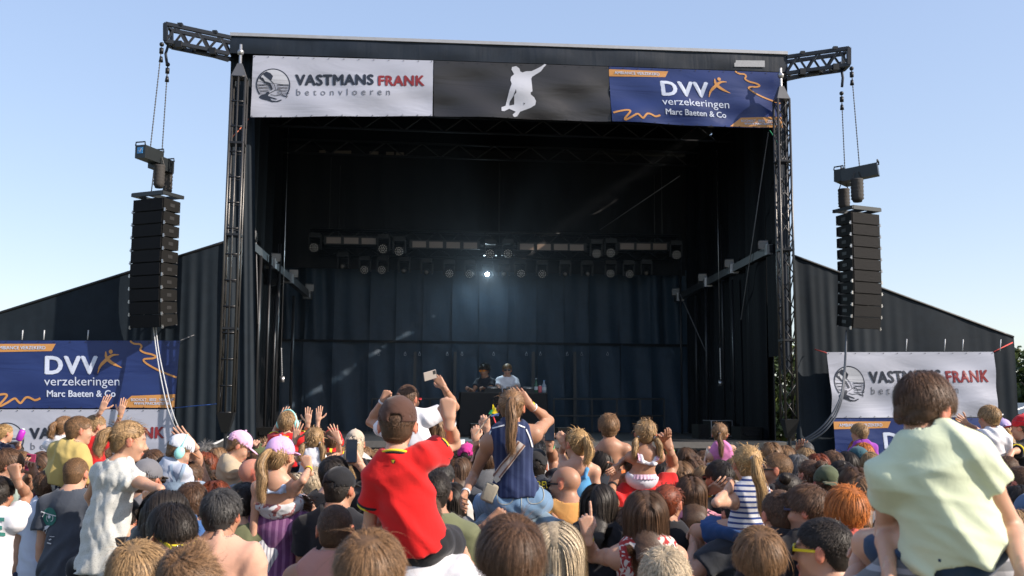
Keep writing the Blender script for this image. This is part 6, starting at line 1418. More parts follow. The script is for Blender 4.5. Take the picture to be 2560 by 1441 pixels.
P('boy with shaved hair and bare shoulders in front of the black cap', 838, 1326, 4.3, 'boy', hair=('buzz', 'brown'), top=('tank', (.45, .22, .18)), skin_='tan')
P('person with thick tousled brown hair at the bottom centre left', 926, 1436, 2.75, 'boy', hair=('mop', 'lbrown'), top=('tee', NAVY), hyaw=-12)
P('man in an olive green t-shirt half hidden by the red-shirted boy', 1086, 1236, 5.2, 'man', hair=('crop', 'dark'), top=('tee', OLV), skin_='tan')
P('person with dark brown bowl-cut hair at the bottom centre', 1276, 1398, 2.75, 'boy', hair=('mop', 'brown'), top=('tee', GRY), hyaw=8)
P('woman with long ash blond hair and sunglasses pushed up', 1386, 1376, 4.2, 'woman', hair=('long', 'platinum'), hlen=.40, top=('tee', GRY), glasses=((.02, .02, .02), .065))
P('bald man in an orange t-shirt and sunglasses looking left', 1412, 1212, 6.5, 'man', hyaw=58, hair=None, top=('tee', (.66, .33, .10)), glasses=SG, skin_='tan', fold=1.1)
P('woman with long straight brown hair in a red floral top, finger raised', 1612, 1286, 5.0, 'woman', yaw=4, hair=('long', 'brown'), hlen=.26, top=('tank', (.34, .03, .03), 'print', (.6, .55, .5), 22), L=((1482, 1392, 1), (1468, 1338, -1), 'point', (1464, 1296)), bands=[('L', (.6, .6, .62), .015), ('L', YEL, .035)], skin_='fair', key='floral')
P('young boy looking left beside the woman with straight brown hair', 1553, 1318, 6.0, 'boy', yaw=80, hyaw=10, hair=('short', 'brown'), top=('tee', GRY))
P('person with short pale silver-blond hair at the bottom edge', 1661, 1456, 3.5, 'woman', hair=('short', 'platinum'), top=('tee', OFF))
P('woman with auburn ponytail and black tank top', 1670, 1262, 5.9, 'woman', hyaw=-30, hair=('pony', 'auburn'), hlen=.18, top=('tank', BLK), skin_='tan')
P('person with messy light brown hair in front of the striped tank top', 1898, 1396, 3.8, 'boy', hair=('mop', 'lbrown'), top=('tee', OFF))
P('man with navy sunglasses and swept brown hair in profile facing left', 2016, 1276, 4.9, 'man', hyaw=62, hair=('short', 'brown'), top=('tee', BLK), glasses=((.02, .03, .08),))
P('man with dark cropped hair and yellow sunglasses facing left', 2056, 1378, 3.8, 'man', yaw=12, hyaw=48, hair=('crop', 'dark'), top=('tee', OFF), glasses=((.75, .62, .03),), skin_='fair')
P('ginger-haired boy in a coral t-shirt', 2115, 1280, 4.5, 'boy', hair=('mop', 'ginger'), top=('tee', (.68, .14, .10)), skin_='pale', hyaw=6, key='ginger')
# ---- left part of the crowd
P('man in a sage green t-shirt seen in profile at the left edge', 20, 1165, 7.4, 'man', yaw=-25, hyaw=-38, pitch=-8, hair=('short', 'brown'), top=('tee', (.30, .36, .31)), skin_='tan')
P('man with sunglasses facing right behind the sage green t-shirt', 54, 1164, 8.6, 'man', yaw=-60, hair=('crop', 'lbrown'), glasses=SG, top=('tee', GRY), skin_='red')
P('woman facing the camera in sunglasses and black top holding a phone', 106, 1168, 8.0, 'woman', yaw=160, hair=('long', 'brown'), hlen=.2, glasses=SG, top=('tank', BLK), bottom=('skirt', (.10, .06, .06), 'speckle', (.2, .12, .12), 60), R=((66, 1205, -1), (74, 1178, -1), 'grip', (76, 1162)), L=((96, 1212, -1), (88, 1186, -1), 'grip', (80, 1164)), bands=[('L', BLK, .01)], skin_='tan', key='phonelady')
P('boy in a white t-shirt with green print and raised fist, lower left', 0, 1238, 6.4, 'boy', yaw=-8, hair=('short', 'dark'), top=('tee', WHT), bottom=('shorts', BLK), R=((68, 1240, 1), (43, 1200, -1), 'fist', (37, 1180)), skin_='tan', key='whiteboy')
P('man in a dark slate t-shirt with a surfer print on the back', 191, 1186, 7.2, 'man', hyaw=-6, hair=('buzz', 'lbrown'), top=('tee', (.055, .065, .085)), bottom=('shorts', (.04, .055, .085)), key='slate', sleeve=.6)
P('child in a pale blue shirt between the phone woman and slate t-shirt', 118, 1216, 7.3, 'boy', hair=('short', 'brown'), top=('tee', (.50, .55, .66)), bottom=('shorts', NAVY))
P('man in a grey baseball cap and grey t-shirt', 368, 1204, 6.3, 'man', hyaw=-18, hair=('crop', 'brown'), cap=((.15, .15, .165), False), top=('tee', (.13, .13, .145)), skin_='tan', glasses=SG)
P('woman with dark hair parted in the middle behind the bowed man', 416, 1292, 4.7, 'woman', yaw=-20, hyaw=-30, pitch=-10, hair=('long', 'dark'), hlen=.25, top=('tee', GRY))
P('person with dark hair beside the girl in the pale dress', 384, 1160, 9.0, 'man', hair=('short', 'brown'), top=('tee', NAVY))
P('person with curly sandy hair reaching one arm up beside the dungarees', 481, 1196, 7.2, 'man', hair=('curly', 'sand'), hyaw=-25, top=('tee', (.16, .18, .2), 'print', (.5, .5, .5), 20), R=((497, 1162, 1), (480, 1112, -1), 'open', (456, 1088)))
P('woman with bright red hair and sunglasses facing right', 514, 1166, 8.5, 'woman', yaw=-72, hair=('bob', 'auburn'), glasses=SG, top=('tee', (.5, .5, .5), 'print', (.05, .2, .3), 26), skin_='fair')
P('person with grey wavy hair behind the red-haired woman', 516, 1140, 10.2, 'woman', hair=('curly', 'grey'), top=('tee', GRY), hyaw=-40)
P('woman with light brown hair far behind the curly sandy head', 546, 1150, 10.0, 'woman', hair=('long', 'lbrown'), hlen=.18, top=('tee', NAVY), hyaw=-30)
P('woman with long brown hair below the toddler in the pink cap', 534, 1216, 7.4, 'woman', hair=('long', 'brown'), hlen=.28, top=('tee', (.4, .02, .03)), hyaw=10)
P('woman with auburn wavy hair left of the grey-haired man', 537, 1250, 6.6, 'woman', hair=('wavy', 'auburn'), hlen=.2, top=('tee', (.08, .02, .06)))
P('bald sunburnt man in an olive shirt under the pink-capped toddler', 636, 1190, 6.9, 'man', yaw=-35, hyaw=-30, hair=None, top=('tee', OLV), skin_='red')
P('person in an olive green cap behind the bald sunburnt man', 640, 1146, 8.7, 'man', hair=('crop', 'brown'), cap=((.06, .08, .035), False), top=('tee', CHAR), L=((625, 1150, 1), (634, 1122, -1), 'point'))
P('person with curly light brown hair behind the olive cap', 662, 1136, 9.9, 'woman', hair=('curly', 'lbrown'), top=('tee', OFF))
P('boy with platinum hair in a white t-shirt with a face drawing', 786, 1210, 6.9, 'boy', hyaw=-20, hair=('short', 'platinum'), top=('tee', (.55, .55, .54)), key='facetee')
P('woman with long pale blond hair beside the face drawing t-shirt', 746, 1222, 7.6, 'woman', hair=('long', 'platinum'), hlen=.26, top=('tee', OFF), hyaw=-15)
P('dark-haired man in a black top holding up a phone', 836, 1190, 6.5, 'man', hyaw=-20, hair=('short', 'dark'), top=('long', BLK), R=((918, 1196, 1), (898, 1160, -1), 'grip', (884, 1140)), key='phoneman')
P('man in a black baseball cap and black t-shirt', 850, 1226, 5.9, 'man', yaw=-10, hyaw=-14, hair=('crop', 'dark'), cap=((.012, .012, .014), False), top=('tee', BLK), skin_='tan')
P('person with blond fringe beside the dark-haired man with phone', 888, 1206, 7.2, 'boy', yaw=-100, hair=('short', 'blond'), top=('tee', BLK))
P('person with pale wavy hair behind the dark-haired man with phone', 826, 1168, 8.4, 'woman', hair=('bob', 'sand'), top=('tee', OFF))
P('person in a cream bucket-like hat with pale dreadlocks', 888, 1112, 8.8, 'woman', s=1.05, hair=('long', 'platinum'), hlen=.1, cap=((.50, .42, .33), True), top=('tee', OFF))
P('red-faced man turned toward the camera left of the red-shirted boy', 909, 1152, 9.2, 'man', yaw=155, hair=('short', 'lbrown'), top=('tee', GRY), skin_='red')
P('small child with fair cropped hair beside the red-faced man', 943, 1152, 9.8, 'boy', hair=('crop', 'sand'), top=('tee', OFF), hyaw=-15)
# ---- centre
P('person with dark curly hair holding up a plastic cup', 1129, 1150, 9.3, 'man', hair=('curly', 'dark'), top=('tee', (.2, .26, .22)), R=((1158, 1172, 1), (1152, 1142, -1), 'grip', (1152, 1125)), bands=[('R', BLK, .03)], key='cup')
P('woman in a magenta cap and black crew t-shirt', 1168, 1146, 8.8, 'woman', hair=('short', 'dark'), cap=((.50, .03, .22), False), top=('tee', BLK), key='crew_a', hyaw=-12, s=1.0)
P('person holding a small flag stick, mostly hidden by the navy-topped woman', 1218, 1150, 8.3, 'woman', hair=('bob', 'brown'), top=('tee', GRY), L=((1193, 1135, 1), (1189, 1100, -1), 'grip', (1188, 1082)), R=((1228, 1110, 1), (1217, 1074, -1), 'grip', (1214, 1056)), bands=[('R', WHT, .015)], key='flagger')
P('woman with very dark straight hair right of the olive t-shirt', 1128, 1250, 7.0, 'woman', hair=('long', 'dark'), hlen=.25, top=('tee', GRY))
P('person with grey curly hair behind the black cap', 1352, 1130, 8.6, 'woman', hair=('curly', 'grey'), top=('tee', OFF), s=1.05)
P('person in a dark cap and crew t-shirt with one raised arm', 1340, 1168, 7.6, 'man', hair=('crop', 'dark'), cap=((.02, .02, .022), False), top=('tee', (.02, .024, .035)), R=((1383, 1150, 1), (1374, 1112, -1), 'grip', (1374, 1088)), bands=[('R', (.1, .6, .25), .03)], skin_='tan', key='crew_b')
P('person with black hair between the blue swimsuit and the orange shorts', 1500, 1158, 7.9, 'woman', hair=('bob', 'dark'), hyaw=30, top=('tee', CHAR))
P('woman with long straight light brown hair right of the red t-shirt', 1699, 1190, 8.0, 'woman', hair=('long', 'lbrown'), hlen=.34, top=('tank', WHT))
P('person with frizzy dark brown hair left of the man with glasses', 1735, 1184, 8.6, 'woman', hair=('curly', 'brown'), top=('tank', (.3, .1, .08)))
P('man with dark hair and glasses, arm stretched out with yellow wristband', 1797, 1196, 7.2, 'man', hyaw=38, hair=('short', 'dark'), top=('tee', BLK), L=((1722, 1262, -1), (1776, 1228, -1), 'relaxed'), bands=[('L', YEL, .02)], glasses=((.02, .02, .02),), skin_='tan')
P('woman in a pink floral top behind the auburn ponytail', 1728, 1236, 6.7, 'woman', hair=('long', 'brown'), hlen=.2, top=('tee', (.55, .22, .28), 'print', (.03, .02, .03), 16))
P('person with wavy blond hair behind the man with glasses', 1764, 1205, 7.8, 'woman', hair=('wavy', 'sand'), hlen=.2, top=('tee', GRY))
# ---- right part of the crowd
P('man with shaved head and sunglasses in black, looking left', 1940, 1176, 6.8, 'man', yaw=18, hyaw=52, hair=('buzz', 'lbrown'), top=('tee', BLK), glasses=SG, skin_='tan', key='pack')
P('woman with light brown hair above the shaved man with sunglasses', 1928, 1140, 9.0, 'woman', hair=('long', 'lbrown'), hlen=.15, top=('tee', GRY))
P('person with brown bob hair behind the shaved man', 1960, 1146, 9.6, 'woman', hair=('bob', 'lbrown'), top=('tee', NAVY))
P('balding man raising a hand to his head near the skirt of the stage', 2011, 1132, 10.4, 'man', hair=('buzz', 'grey'), top=('tee', CHAR), L=((1985, 1150, 1), (1995, 1122, -1), 'open'), hyaw=25)
P('person with streaked grey-brown hair next to the backpack', 1992, 1176, 7.7, 'woman', hair=('bob', 'grey'), top=('tee', (.4, .4, .4), 'speckle', (.02, .02, .02), 60))
P('woman with a dark knot of hair in a black and white patterned top', 2024, 1190, 7.4, 'woman', hair=('bun', 'brown'), hyaw=25, top=('tee', (.5, .5, .5), 'print', (.02, .02, .02), 26))
P('woman with long auburn hair in the right part of the crowd', 2045, 1170, 8.4, 'woman', hair=('long', 'auburn'), hlen=.18, top=('tee', GRY))
P('person with brown hair and a pale earring behind the auburn hair', 2080, 1162, 9.3, 'man', hair=('short', 'brown'), top=('tee', GRY), hyaw=30)
P('person in an olive camouflage cap with sunglasses on the back', 2066, 1212, 7.2, 'man', hair=('crop', 'brown'), cap=((.07, .085, .045), True), top=('tee', OLV), skin_='red', glasses=SG)
P('man with thick dark hair behind the olive camouflage cap', 2102, 1196, 7.5, 'man', hair=('short', 'dark'), top=('tee', NAVY), hyaw=25)
P('woman with long dark brown hair above the ginger boy', 2136, 1212, 6.8, 'woman', hair=('long', 'brown'), hlen=.22, top=('tee', OFF))
P('person in a teal cap and red shirt in front of the right banners', 2143, 1152, 9.7, 'man', hair=('crop', 'brown'), cap=((.04, .10, .12), False), top=('tee', (.5, .03, .04)), hyaw=35)
P('woman with ginger hair behind the teal cap', 2158, 1136, 10.4, 'woman', hair=('bob', 'ginger'), top=('tee', (.2, .05, .3)))
P('person in a pale grey shirt bending beside the boy in white', 2430, 1112, 8.4, 'man', hair=('short', 'brown'), top=('tee', (.48, .48, .50)), hyaw=10, s=1.0)
P('bald man with sunglasses at the right edge of the crowd', 2545, 1212, 6.6, 'man', hyaw=40, hair=('buzz', 'brown'), top=('tee', GRY), glasses=SG, skin_='red')
P('person with blond hair at the far right edge', 2532, 1142, 9.4, 'woman', hair=('bob', 'blond'), top=('tee', OFF))
P('woman with very dark hair at the right edge below the bald man', 2546, 1268, 5.8, 'woman', hair=('bob', 'dark'), top=('tee', (.3, .35, .5)))
P('person in a blue cap cut off by the right edge', 2580, 1300, 5.2, 'man', hair=('crop', 'sand'), cap=((.08, .14, .24), False), top=('tee', (.4, .45, .6)))
# ---- the two on stage
P('man in a white t-shirt and sunglasses standing behind the dj booth', 1268, 926, PV(1268, 926, 3.45).y, 'man', yaw=180, hair=('short', 'sand'), top=('tee', (.8, .8, .84)), glasses=SG, s=.94, feet_z=DECK, L='hold', R='hold', seed=3, key='dj')
P('man with dark curly hair and orange glasses beside the dj in white', 1211, 928, PV(1211, 928, 3.5).y, 'man', yaw=155, hair=('curly', 'dark'), top=('tee', (.02, .025, .035)), glasses=((.7, .2, .02), 0, plain('orange_lens', (.8, .25, .02, 1), .1)), s=.90, feet_z=DECK, R='hold', L='hold', skin_='tan')

# ---- smaller heads filling the gaps of the crowd
for (x, y, dd, kd, hr, tp_, lb, kw) in [
 (302, 1166, 9.4, 'woman', ('bob', 'brown'), NAVY, 'person with a brown bob between the pale dress and the red t-shirt', {}),
 (356, 1150, 10.2, 'man', ('short', 'brown'), GRY, 'person with short brown hair just right of the girl in the dress', {}),
 (418, 1176, 8.6, 'woman', ('long', 'dark'), BLK, 'woman with long dark hair below the mint ear defenders', dict(hlen=.2)),
 (566, 1176, 9.2, 'man', ('crop', 'dark'), GRY, 'person with cropped dark hair left of the toddler in beige', {}),
 (690, 1196, 8.0, 'man', ('short', 'brown'), NAVY, 'person with brown hair behind the girl in the bikini top and pink cap', {}),
 (760, 1152, 9.6, 'woman', ('bob', 'lbrown'), RED, 'person with a light brown bob between number seven and the pigtails', {}),
 (866, 1150, 10.0, 'man', ('short', 'blond'), WHT, 'person with fair hair below the cream hat', {}),
 (918, 1188, 8.2, 'woman', ('bob', 'dark'), CHAR, 'person with a dark bob left of the red shirt sleeve', {}),
 (968, 1162, 9.4, 'man', ('crop', 'dark'), NAVY, 'man with dark cropped hair close left behind the brown cap boy', {}),
 (1104, 1196, 7.6, 'man', ('short', 'salt'), OFF, 'man with greying hair under the cup holder', {}),
 (1150, 1182, 8.0, 'woman', ('long', 'brown'), CHAR, 'woman with long brown hair behind the arm of the navy-topped woman', dict(hlen=.2)),
 (1388, 1158, 8.9, 'woman', ('bob', 'lbrown'), OLV, 'person with light brown hair behind the bald man in orange', {}),
 (1468, 1180, 8.4, 'man', ('short', 'brown'), GRY, 'person with brown hair right of the blue swimsuit', {}),
 (1562, 1196, 8.3, 'man', ('crop', 'brown'), CHAR, 'man with cropped hair between the orange shorts and the frilly bikini', {}),
 (1655, 1188, 8.8, 'man', ('short', 'dark'), BLK, 'person with dark hair under the raised arm with the green wristband', {}),
 (1716, 1150, 10.4, 'woman', ('bob', 'brown'), GRY, 'person with a brown bob in front of the stage skirt, left of the pink vest', {}),
 (1760, 1158, 10.0, 'man', ('crop', 'brown'), NAVY, 'person with cropped brown hair below the girl in the pink vest', {}),
 (1838, 1180, 8.8, 'woman', ('bob', 'sand'), OFF, 'person with a sandy bob left of the girl in stripes', {}),
 (1902, 1166, 9.6, 'man', ('short', 'dark'), CHAR, 'person with dark hair right behind the long blond ponytail', {}),
 (1886, 1148, 10.4, 'man', ('crop', 'grey'), GRY, 'person with grey cropped hair far behind the striped tank top', {}),
 (1972, 1230, 6.4, 'woman', ('bun', 'dark'), CHAR, 'woman with a dark bun between the backpack and the navy sunglasses', {}),
 (2012, 1152, 9.8, 'woman', ('bob', 'sand'), (.5, .3, .3), 'person with sandy hair under the balding man', {}),
 (2116, 1162, 9.6, 'woman', ('bob', 'dark'), RED, 'person with a dark bob left of the teal cap', {}),
 (2178, 1166, 9.2, 'man', ('short', 'sand'), (.3, .45, .6), 'person with short sandy hair left of the mint sleeve', {}),
 (2160, 1240, 6.2, 'woman', ('long', 'lbrown'), GRY, 'woman with light brown hair squeezed between ginger hair and mint sleeve', dict(hlen=.2)),
 (2428, 1176, 8.0, 'man', ('short', 'dark'), NAVY, 'person with dark hair hidden behind the shoulder of the mint t-shirt', {}),
 (2520, 1178, 8.2, 'man', ('crop', 'brown'), BLK, 'man with cropped hair above the bald man at the right edge', {}),
 (2498, 1222, 7.2, 'woman', ('bob', 'brown'), OFF, 'person with a brown bob beside the mint right sleeve', {}),
 (2540, 1340, 4.8, 'woman', ('bob', 'sand'), (.3, .35, .5), 'person with sandy hair low at the right edge behind the mint arm', {}),
 (478, 1262, 5.9, 'man', ('short', 'brown'), (.05, .12, .3), 'man with brown hair in blue left of the grey-haired man', {}),
 (612, 1262, 6.0, 'man', ('short', 'dark'), OLV, 'man with dark hair in olive between the salmon shirt and the hair bun', {}),
 (1500, 1262, 6.0, 'woman', ('long', 'dark'), BLK, 'woman with long dark hair in black beside the raised finger', dict(hlen=.25)),
 (1950, 1290, 5.0, 'man', ('crop', 'brown'), BLK, 'man with cropped hair left of the navy sunglasses', {})]:
    P(lb, x, y, dd, kd, hair=hr, top=('tee', tp_), hyaw=((x*7) % 60)-30, yaw=((x*3) % 24)-12, skin_='tan' if x % 2 else 'fair', pitch=-((x*5) % 14), **kw)
# ------------------------------------------------------------------ prints, trims and accessories on the people
def ell_poly(cx, cy, rx, ry, n=24, a0=0.0): return [(cx+rx*math.cos(t)*math.cos(a0)-ry*math.sin(t)*math.sin(a0), cy+rx*math.cos(t)*math.sin(a0)+ry*math.sin(t)*math.cos(a0)) for t in np.linspace(0, 2*math.pi, n, endpoint=False)]
M_PY, M_PW, M_PG = cloth((.72, .55, .03)), cloth((.66, .67, .70)), cloth((.03, .16, .13))
q = PEOPLE['seven']; project(q['top_obj'], [[(694, 1092), (722, 1092), (721, 1102), (710, 1130), (698, 1130), (709, 1103), (695, 1104)]], 'number', M_PY, q['top_obj'], .005)
q = PEOPLE['crew_a']; project(q['top_obj'], text_polys('CREW', (1146, 1203, 1204, 1221), .02), 'lettering', M_PY, q['top_obj'], .006, 9)
q = PEOPLE['crew_b']; project(q['top_obj'], text_polys('CREW', (1330, 1204, 1380, 1222), .02), 'lettering', M_PY, q['top_obj'], .006, 9)
q = PEOPLE['facetee']; fp = []
for pts in ([(722, 1262), (716, 1290), (722, 1320), (740, 1332), (758, 1318), (764, 1288), (756, 1262), (738, 1254), (722, 1262)], [(728, 1280), (733, 1276), (738, 1282), (731, 1290), (728, 1280)], [(750, 1278), (757, 1283)], [(742, 1284), (740, 1302), (746, 1303)], [(736, 1314), (742, 1310), (748, 1314), (742, 1320), (736, 1314)]): fp += strip(pts, 2.2)
project(q['top_obj'], fp, 'face_drawing', cloth((.08, .14, .13)), q['top_obj'], .005)
q = PEOPLE['slate']; gd = project(q['top_obj'], [ell_poly(125, 1292, 17, 23)], 'green_disc', M_PG, q['top_obj'], .005)
wp = []
for pts, w_ in (([(104, 1279), (120, 1284), (142, 1290)], 2.6), ([(104, 1280), (112, 1283), (107, 1292)], 1.6), ([(119, 1288), (117, 1297), (122, 1304)], 1.6), ([(134, 1290), (134, 1299), (129, 1304)], 1.6), ([(112, 1322), (107, 1340), (109, 1360)], 1.5), ([(120, 1324), (113, 1342), (110, 1360)], 1.5), ([(92, 1330), (98, 1332), (105, 1333)], 1.5), ([(91, 1341), (98, 1342), (104, 1344)], 1.5), ([(90, 1349), (97, 1351), (104, 1352)], 1.5), ([(126, 1341), (132, 1342), (138, 1342)], 1.4), ([(124, 1350), (130, 1348)], 3), ([(120, 1357), (130, 1360)], 3)): wp += strip(pts, w_)
wp += [ell_poly(125, 1292, 4, 4.5, 12), [(112, 1317), (119, 1314), (127, 1315), (121, 1322), (113, 1325)]]
project(q['top_obj'], wp, 'surfer_print', M_PW, q['top_obj'], .008)
q = PEOPLE['whiteboy']; gp = []
for y, x1 in ((1298, 12), (1318, 6), (1334, 13)): gp += strip([(-14, y), (x1, y+2)], 9)
project(q['top_obj'], gp, 'green_print', cloth((.04, .20, .17)), q['top_obj'], .006)
q = PEOPLE['redboy']; project(q['top_obj'], [ell_poly(984, 1154, 5, 6, 14)], 'crest', cloth((.05, .03, .02)), q['top_obj'], .005); project(q['top_obj'], [[(980, 1150), (988, 1150), (984, 1158)]], 'crest_shield', M_PY, q['top_obj'], .008)
q = PEOPLE['dung']; sp_ = strip([(428, 1162), (432, 1185), (440, 1212)], 7)+strip([(462, 1162), (454, 1185), (444, 1212)], 7)+[[(420, 1205), (462, 1205), (464, 1226), (418, 1226)]]
project(q['top_obj'], sp_, 'dungaree_straps', cloth(LDEN), q['bot_obj'], .006)
# woman on shoulders: piping, belt, jeans stitching, crossbody bag
q = PEOPLE['navy']; tpz = []
for pts in ([(1229, 1078), (1222, 1098), (1219, 1122)], [(1315, 1074), (1324, 1095), (1330, 1118)], [(1232, 1072), (1262, 1064)], [(1296, 1064), (1312, 1070)]): tpz += strip(pts, 3)
project(q['top_obj'], tpz, 'white_piping', M_PW, q['top_obj'], .005)
N_, Pl, ax = q['N'], q['Pel'], unit(q['Pel']-q['N']); Lz = float(np.linalg.norm(Pl-N_)); wc = N_+ax*Lz*.86
mb = MB(); mb.smooth = True; rx, ry = .137*q['s'], .102*q['s']
ring = lambda c, rx, ry, n=40, amp=0: [Vector(c+q['r']*math.cos(t)*(rx+amp*math.sin(t*22))+q['f']*math.sin(t)*(ry+amp*math.sin(t*22))) for t in np.linspace(0, 2*math.pi, n)]
pts = ring(wc, rx, ry); 
for a_, b_ in zip(pts[:-1], pts[1:]): mb.bar(a_, b_, .006, .034)
belt = mb.build('belt', plain('tan_leather', (.20, .06, .025, 1), .45), q['bot_obj'])
st = []
for pts in ([(1245, 1222), (1284, 1225), (1283, 1250), (1268, 1262), (1246, 1255), (1245, 1222)], [(1318, 1222), (1352, 1218), (1358, 1245), (1345, 1258), (1322, 1256), (1318, 1222)], [(1301, 1212), (1303, 1240), (1304, 1275)], [(1236, 1215), (1270, 1221), (1301, 1222), (1335, 1218), (1360, 1210)]): st += strip(pts, 1.6)
project(q['bot_obj'], st, 'seam_stitching', cloth((.30, .30, .26)), q['bot_obj'], .005)
bag = thing('crossbody_bag', 'beige crossbody bag with striped strap across the navy top', 'bag', tuple(Pl+q['f']*-.1))
project(q['top_obj'], strip([(1302, 1108), (1280, 1140), (1258, 1172), (1243, 1196)], 21), 'strap', cloth((.45, .40, .38)), bag, .012)
sps = []
for o_ in (-6, 6): sps += strip([(1302+o_, 1108+o_*.5), (1280+o_, 1140+o_*.5), (1258+o_, 1172+o_*.5), (1243+o_, 1196+o_*.5)], 3.4)
project(q['top_obj'], sps, 'strap_stripe', cloth((.20, .10, .07)), bag, .015)
mb = MB(); c = at(1224, 1232, float(Pl[1])-.08); mb.smooth = True; mb.box(c, (.085, .055, .115), Matrix.Rotation(.35, 3, 'Y')); pc = mb.build('pouch', cloth((.30, .27, .21)), bag)
m_ = pc.modifiers.new('bevel', 'BEVEL'); m_.width = .015; m_.segments = 3
mb = MB(); mb.bar(at(1236, 1203, c.y-.03), at(1247, 1194, c.y-.03), .008, .035); mb.build('buckle', M_STEEL, bag)
# frilly bikini
q = PEOPLE['bikini']; ax = unit(q['Pel']-q['N']); Lz = float(np.linalg.norm(q['Pel']-q['N'])); s_ = q['s']; M_FR = cloth((.60, .16, .42), 'speckle', (.7, .5, .62), 120)
for f__, nm, par in ((.90, 'waist_frill', 'bot_obj'),):
    mb = MB(); mb.smooth = True; c = q['N']+ax*Lz*f__; n_ = 96
    def fr(a, b): t = a*2*math.pi; R1 = (.138+.012*(1-b)+.010*math.sin(t*26)*(1-b))*s_; return Vector(c+q['r']*math.cos(t)*R1+q['f']*math.sin(t)*R1*.78+A3((0, 0, 1))*(-.03+.045*b)*s_)
    mb.grid(fr, n_, 3); mb.build(nm, M_FR, q[par])
for sg in (-1, 1):
    mb = MB(); mb.smooth = True
    def fr2(a, b, sg=sg): c = q['N']+ax*Lz*(.02+.30*a)-q['f']*(.05+.05*math.sin(a*1.5))*s_+q['r']*sg*(.082+.03*b-.01*a)*s_; return Vector(c-q['f']*(.018*b+.008*math.sin(a*30)*b)+A3((0, 0, 1))*.012*b)
    mb.grid(fr2, 40, 3); mb.build('shoulder_frill', M_FR, q['top_obj'])
# ------------------------------------------------------------------ things held in hands
def phone(px, py, Y, col, label, tilt=0, wd=.072, ht=.148, face=0, screen=False):
    c = at(px, py, Y); t = thing('smartphone', label, 'phone', tuple(c)); Rq = Matrix.Rotation(face, 3, 'Z') @ Matrix.Rotation(tilt, 3, 'Y')
    mb = MB(); mb.box(c, (wd, .009, ht), Rq); bd = mb.build('case', plain('phone_%d' % int(col[0]*99), (*col, 1), .3, var=0), t); m_ = bd.modifiers.new('bevel', 'BEVEL'); m_.width = .004; m_.segments = 3
    mb = MB(); 
    if screen: mb.box(c+Rq @ Vector((0, -.0052, 0)), (wd*.9, .001, ht*.93), Rq); mb.build('screen', plain('phone_screen', (.02, .03, .05, 1), .05), t)
    else:
        mb.box(c+Rq @ Vector((-wd*.22, -.006, ht*.33)), (wd*.42, .003, wd*.42), Rq); cb = mb.build('camera_bump', M_BLACK, t)
Yh = lambda k, sd: float(PEOPLE[k]['J'][sd][2][1]) if k in PEOPLE else 8
phone(1075, 939, 8.12, (.25, .22, .20), 'smartphone held up by the man in the white t-shirt', tilt=1.35, face=.9, screen=False)
phone(879, 1128, Yh('phoneman', 'R')-.03, (.015, .015, .02), 'black smartphone held up by the dark-haired man', screen=True)
phone(75, 1160, Yh('phonelady', 'R')-.04, (.35, .05, .12), 'pink smartphone held by the woman facing the camera', tilt=.1)
phone(1374, 1078, Yh('crew_b', 'R')-.03, (.03, .03, .035), 'dark smartphone held up by the person with the green wristband', screen=True)
c = at(1152, 1116, Yh('cup', 'R')-.03); mb = MB(); mb.smooth = True; mb.tube([c-Vector((0, 0, .05)), c-Vector((0, 0, .045)), c+Vector((0, 0, .06))], .035, 16, radii=[.026, .028, .038]); tag(mb.build('plastic_cup', plain('cup_plastic', (.62, .62, .66, 1), .35), at0=tuple(c)), 'frosted plastic cup raised above the curly-haired person', 'cup')
t = thing('drinking_bottle', 'magenta drinking bottle in the hand of the small blond child', 'bottle', tuple(at(54, 1086, 10.35))); a, b_ = at(46, 1102, 10.35), at(59, 1072, 10.35); M_MAG = plain('magenta_plastic', (.40, .03, .42, 1), .3)
mb = MB(); mb.smooth = True; mb.tube([a, a.lerp(b_, .1), a.lerp(b_, .75), a.lerp(b_, .9)], .03, 14, radii=[.026, .034, .034, .02]); mb.build('body', M_MAG, t); mb = MB(); mb.smooth = True; mb.tube([a.lerp(b_, .9), b_], .016, 10); mb.build('cap', M_PW, t)
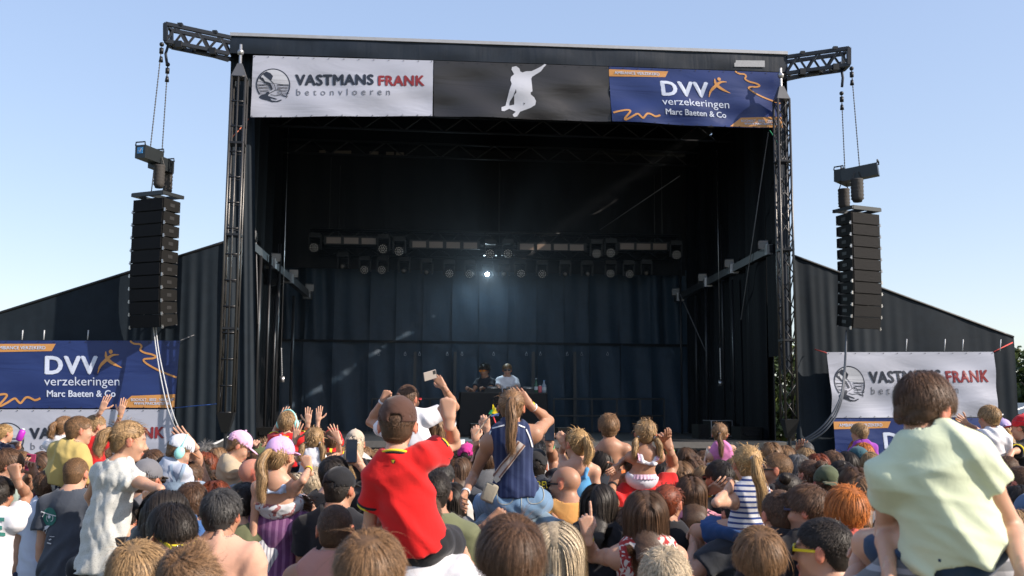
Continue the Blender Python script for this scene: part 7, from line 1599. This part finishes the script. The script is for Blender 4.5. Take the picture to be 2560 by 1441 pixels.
t = thing('ribbon_flag', 'thin stick with yellow, green, blue and red ribbon pennants', 'flag', tuple(at(1212, 1055, 8.0)))
mb = MB(); mb.tube([at(1188, 1088, 8.0), at(1240, 1020, 8.0)], .005, 6); mb.build('stick', plain('stick_wood', (.5, .4, .3, 1), .7), t)
for pts, cc in (([(1232, 1010), (1241, 1026), (1246, 1036), (1229, 1034)], (.8, .62, .02)), ([(1226, 1026), (1232, 1024), (1230, 1038), (1221, 1035)], (.03, .35, .12)), ([(1229, 1036), (1248, 1033), (1247, 1040), (1228, 1042)], (.08, .16, .45)), ([(1229, 1040), (1234, 1040), (1241, 1058), (1238, 1058)], (.6, .04, .05))):
    mb = MB(); P4 = [at(x, y, 7.98) for x, y in pts]; mb.smooth = True; mb.grid(lambda s, q_: (P4[0].lerp(P4[1], s)).lerp(P4[3].lerp(P4[2], s), q_)+Vector((0, .012*math.sin(s*5+q_*4), 0)), 10, 8); mb.build('pennant', cloth(cc), t)
# backpacks
def backpack(k, col, label):
    q = PEOPLE[k]; s_ = q['s']; N_, f_, r_ = q['N'], q['f'], q['r']; u = A3((0, 0, 1)); c = N_-u*.27*s_-f_*.20*s_; t = thing('backpack', label, 'backpack', tuple(c))
    F_ = Field(c-.35, c+.35, .011); Bd = np.stack([r_, f_, u]); F_.ell(c, (.15*s_, .085*s_, .22*s_), Bd, k=0); F_.ell(c-f_*.07*s_-u*.06*s_, (.11*s_, .05*s_, .11*s_), Bd, k=.02); F_.wrinkle(.006, 22, 3)
    link('sack', np_mesh('sack', *F_.mesh()), cloth(col), t)
    for sg in (-1, 1):
        mb = MB(); mb.smooth = True; mb.tube([Vector(N_+r_*sg*.10*s_-f_*.13*s_-u*.10*s_), Vector(N_+r_*sg*.11*s_-f_*.06*s_+u*.045*s_), Vector(N_+r_*sg*.12*s_+f_*.08*s_+u*.02*s_), Vector(N_+r_*sg*.12*s_+f_*.14*s_-u*.15*s_)], .022*s_, 8); mb.build('strap', cloth(col), t)
backpack('pack', (.02, .02, .024), 'black backpack worn by the shaved man with sunglasses')
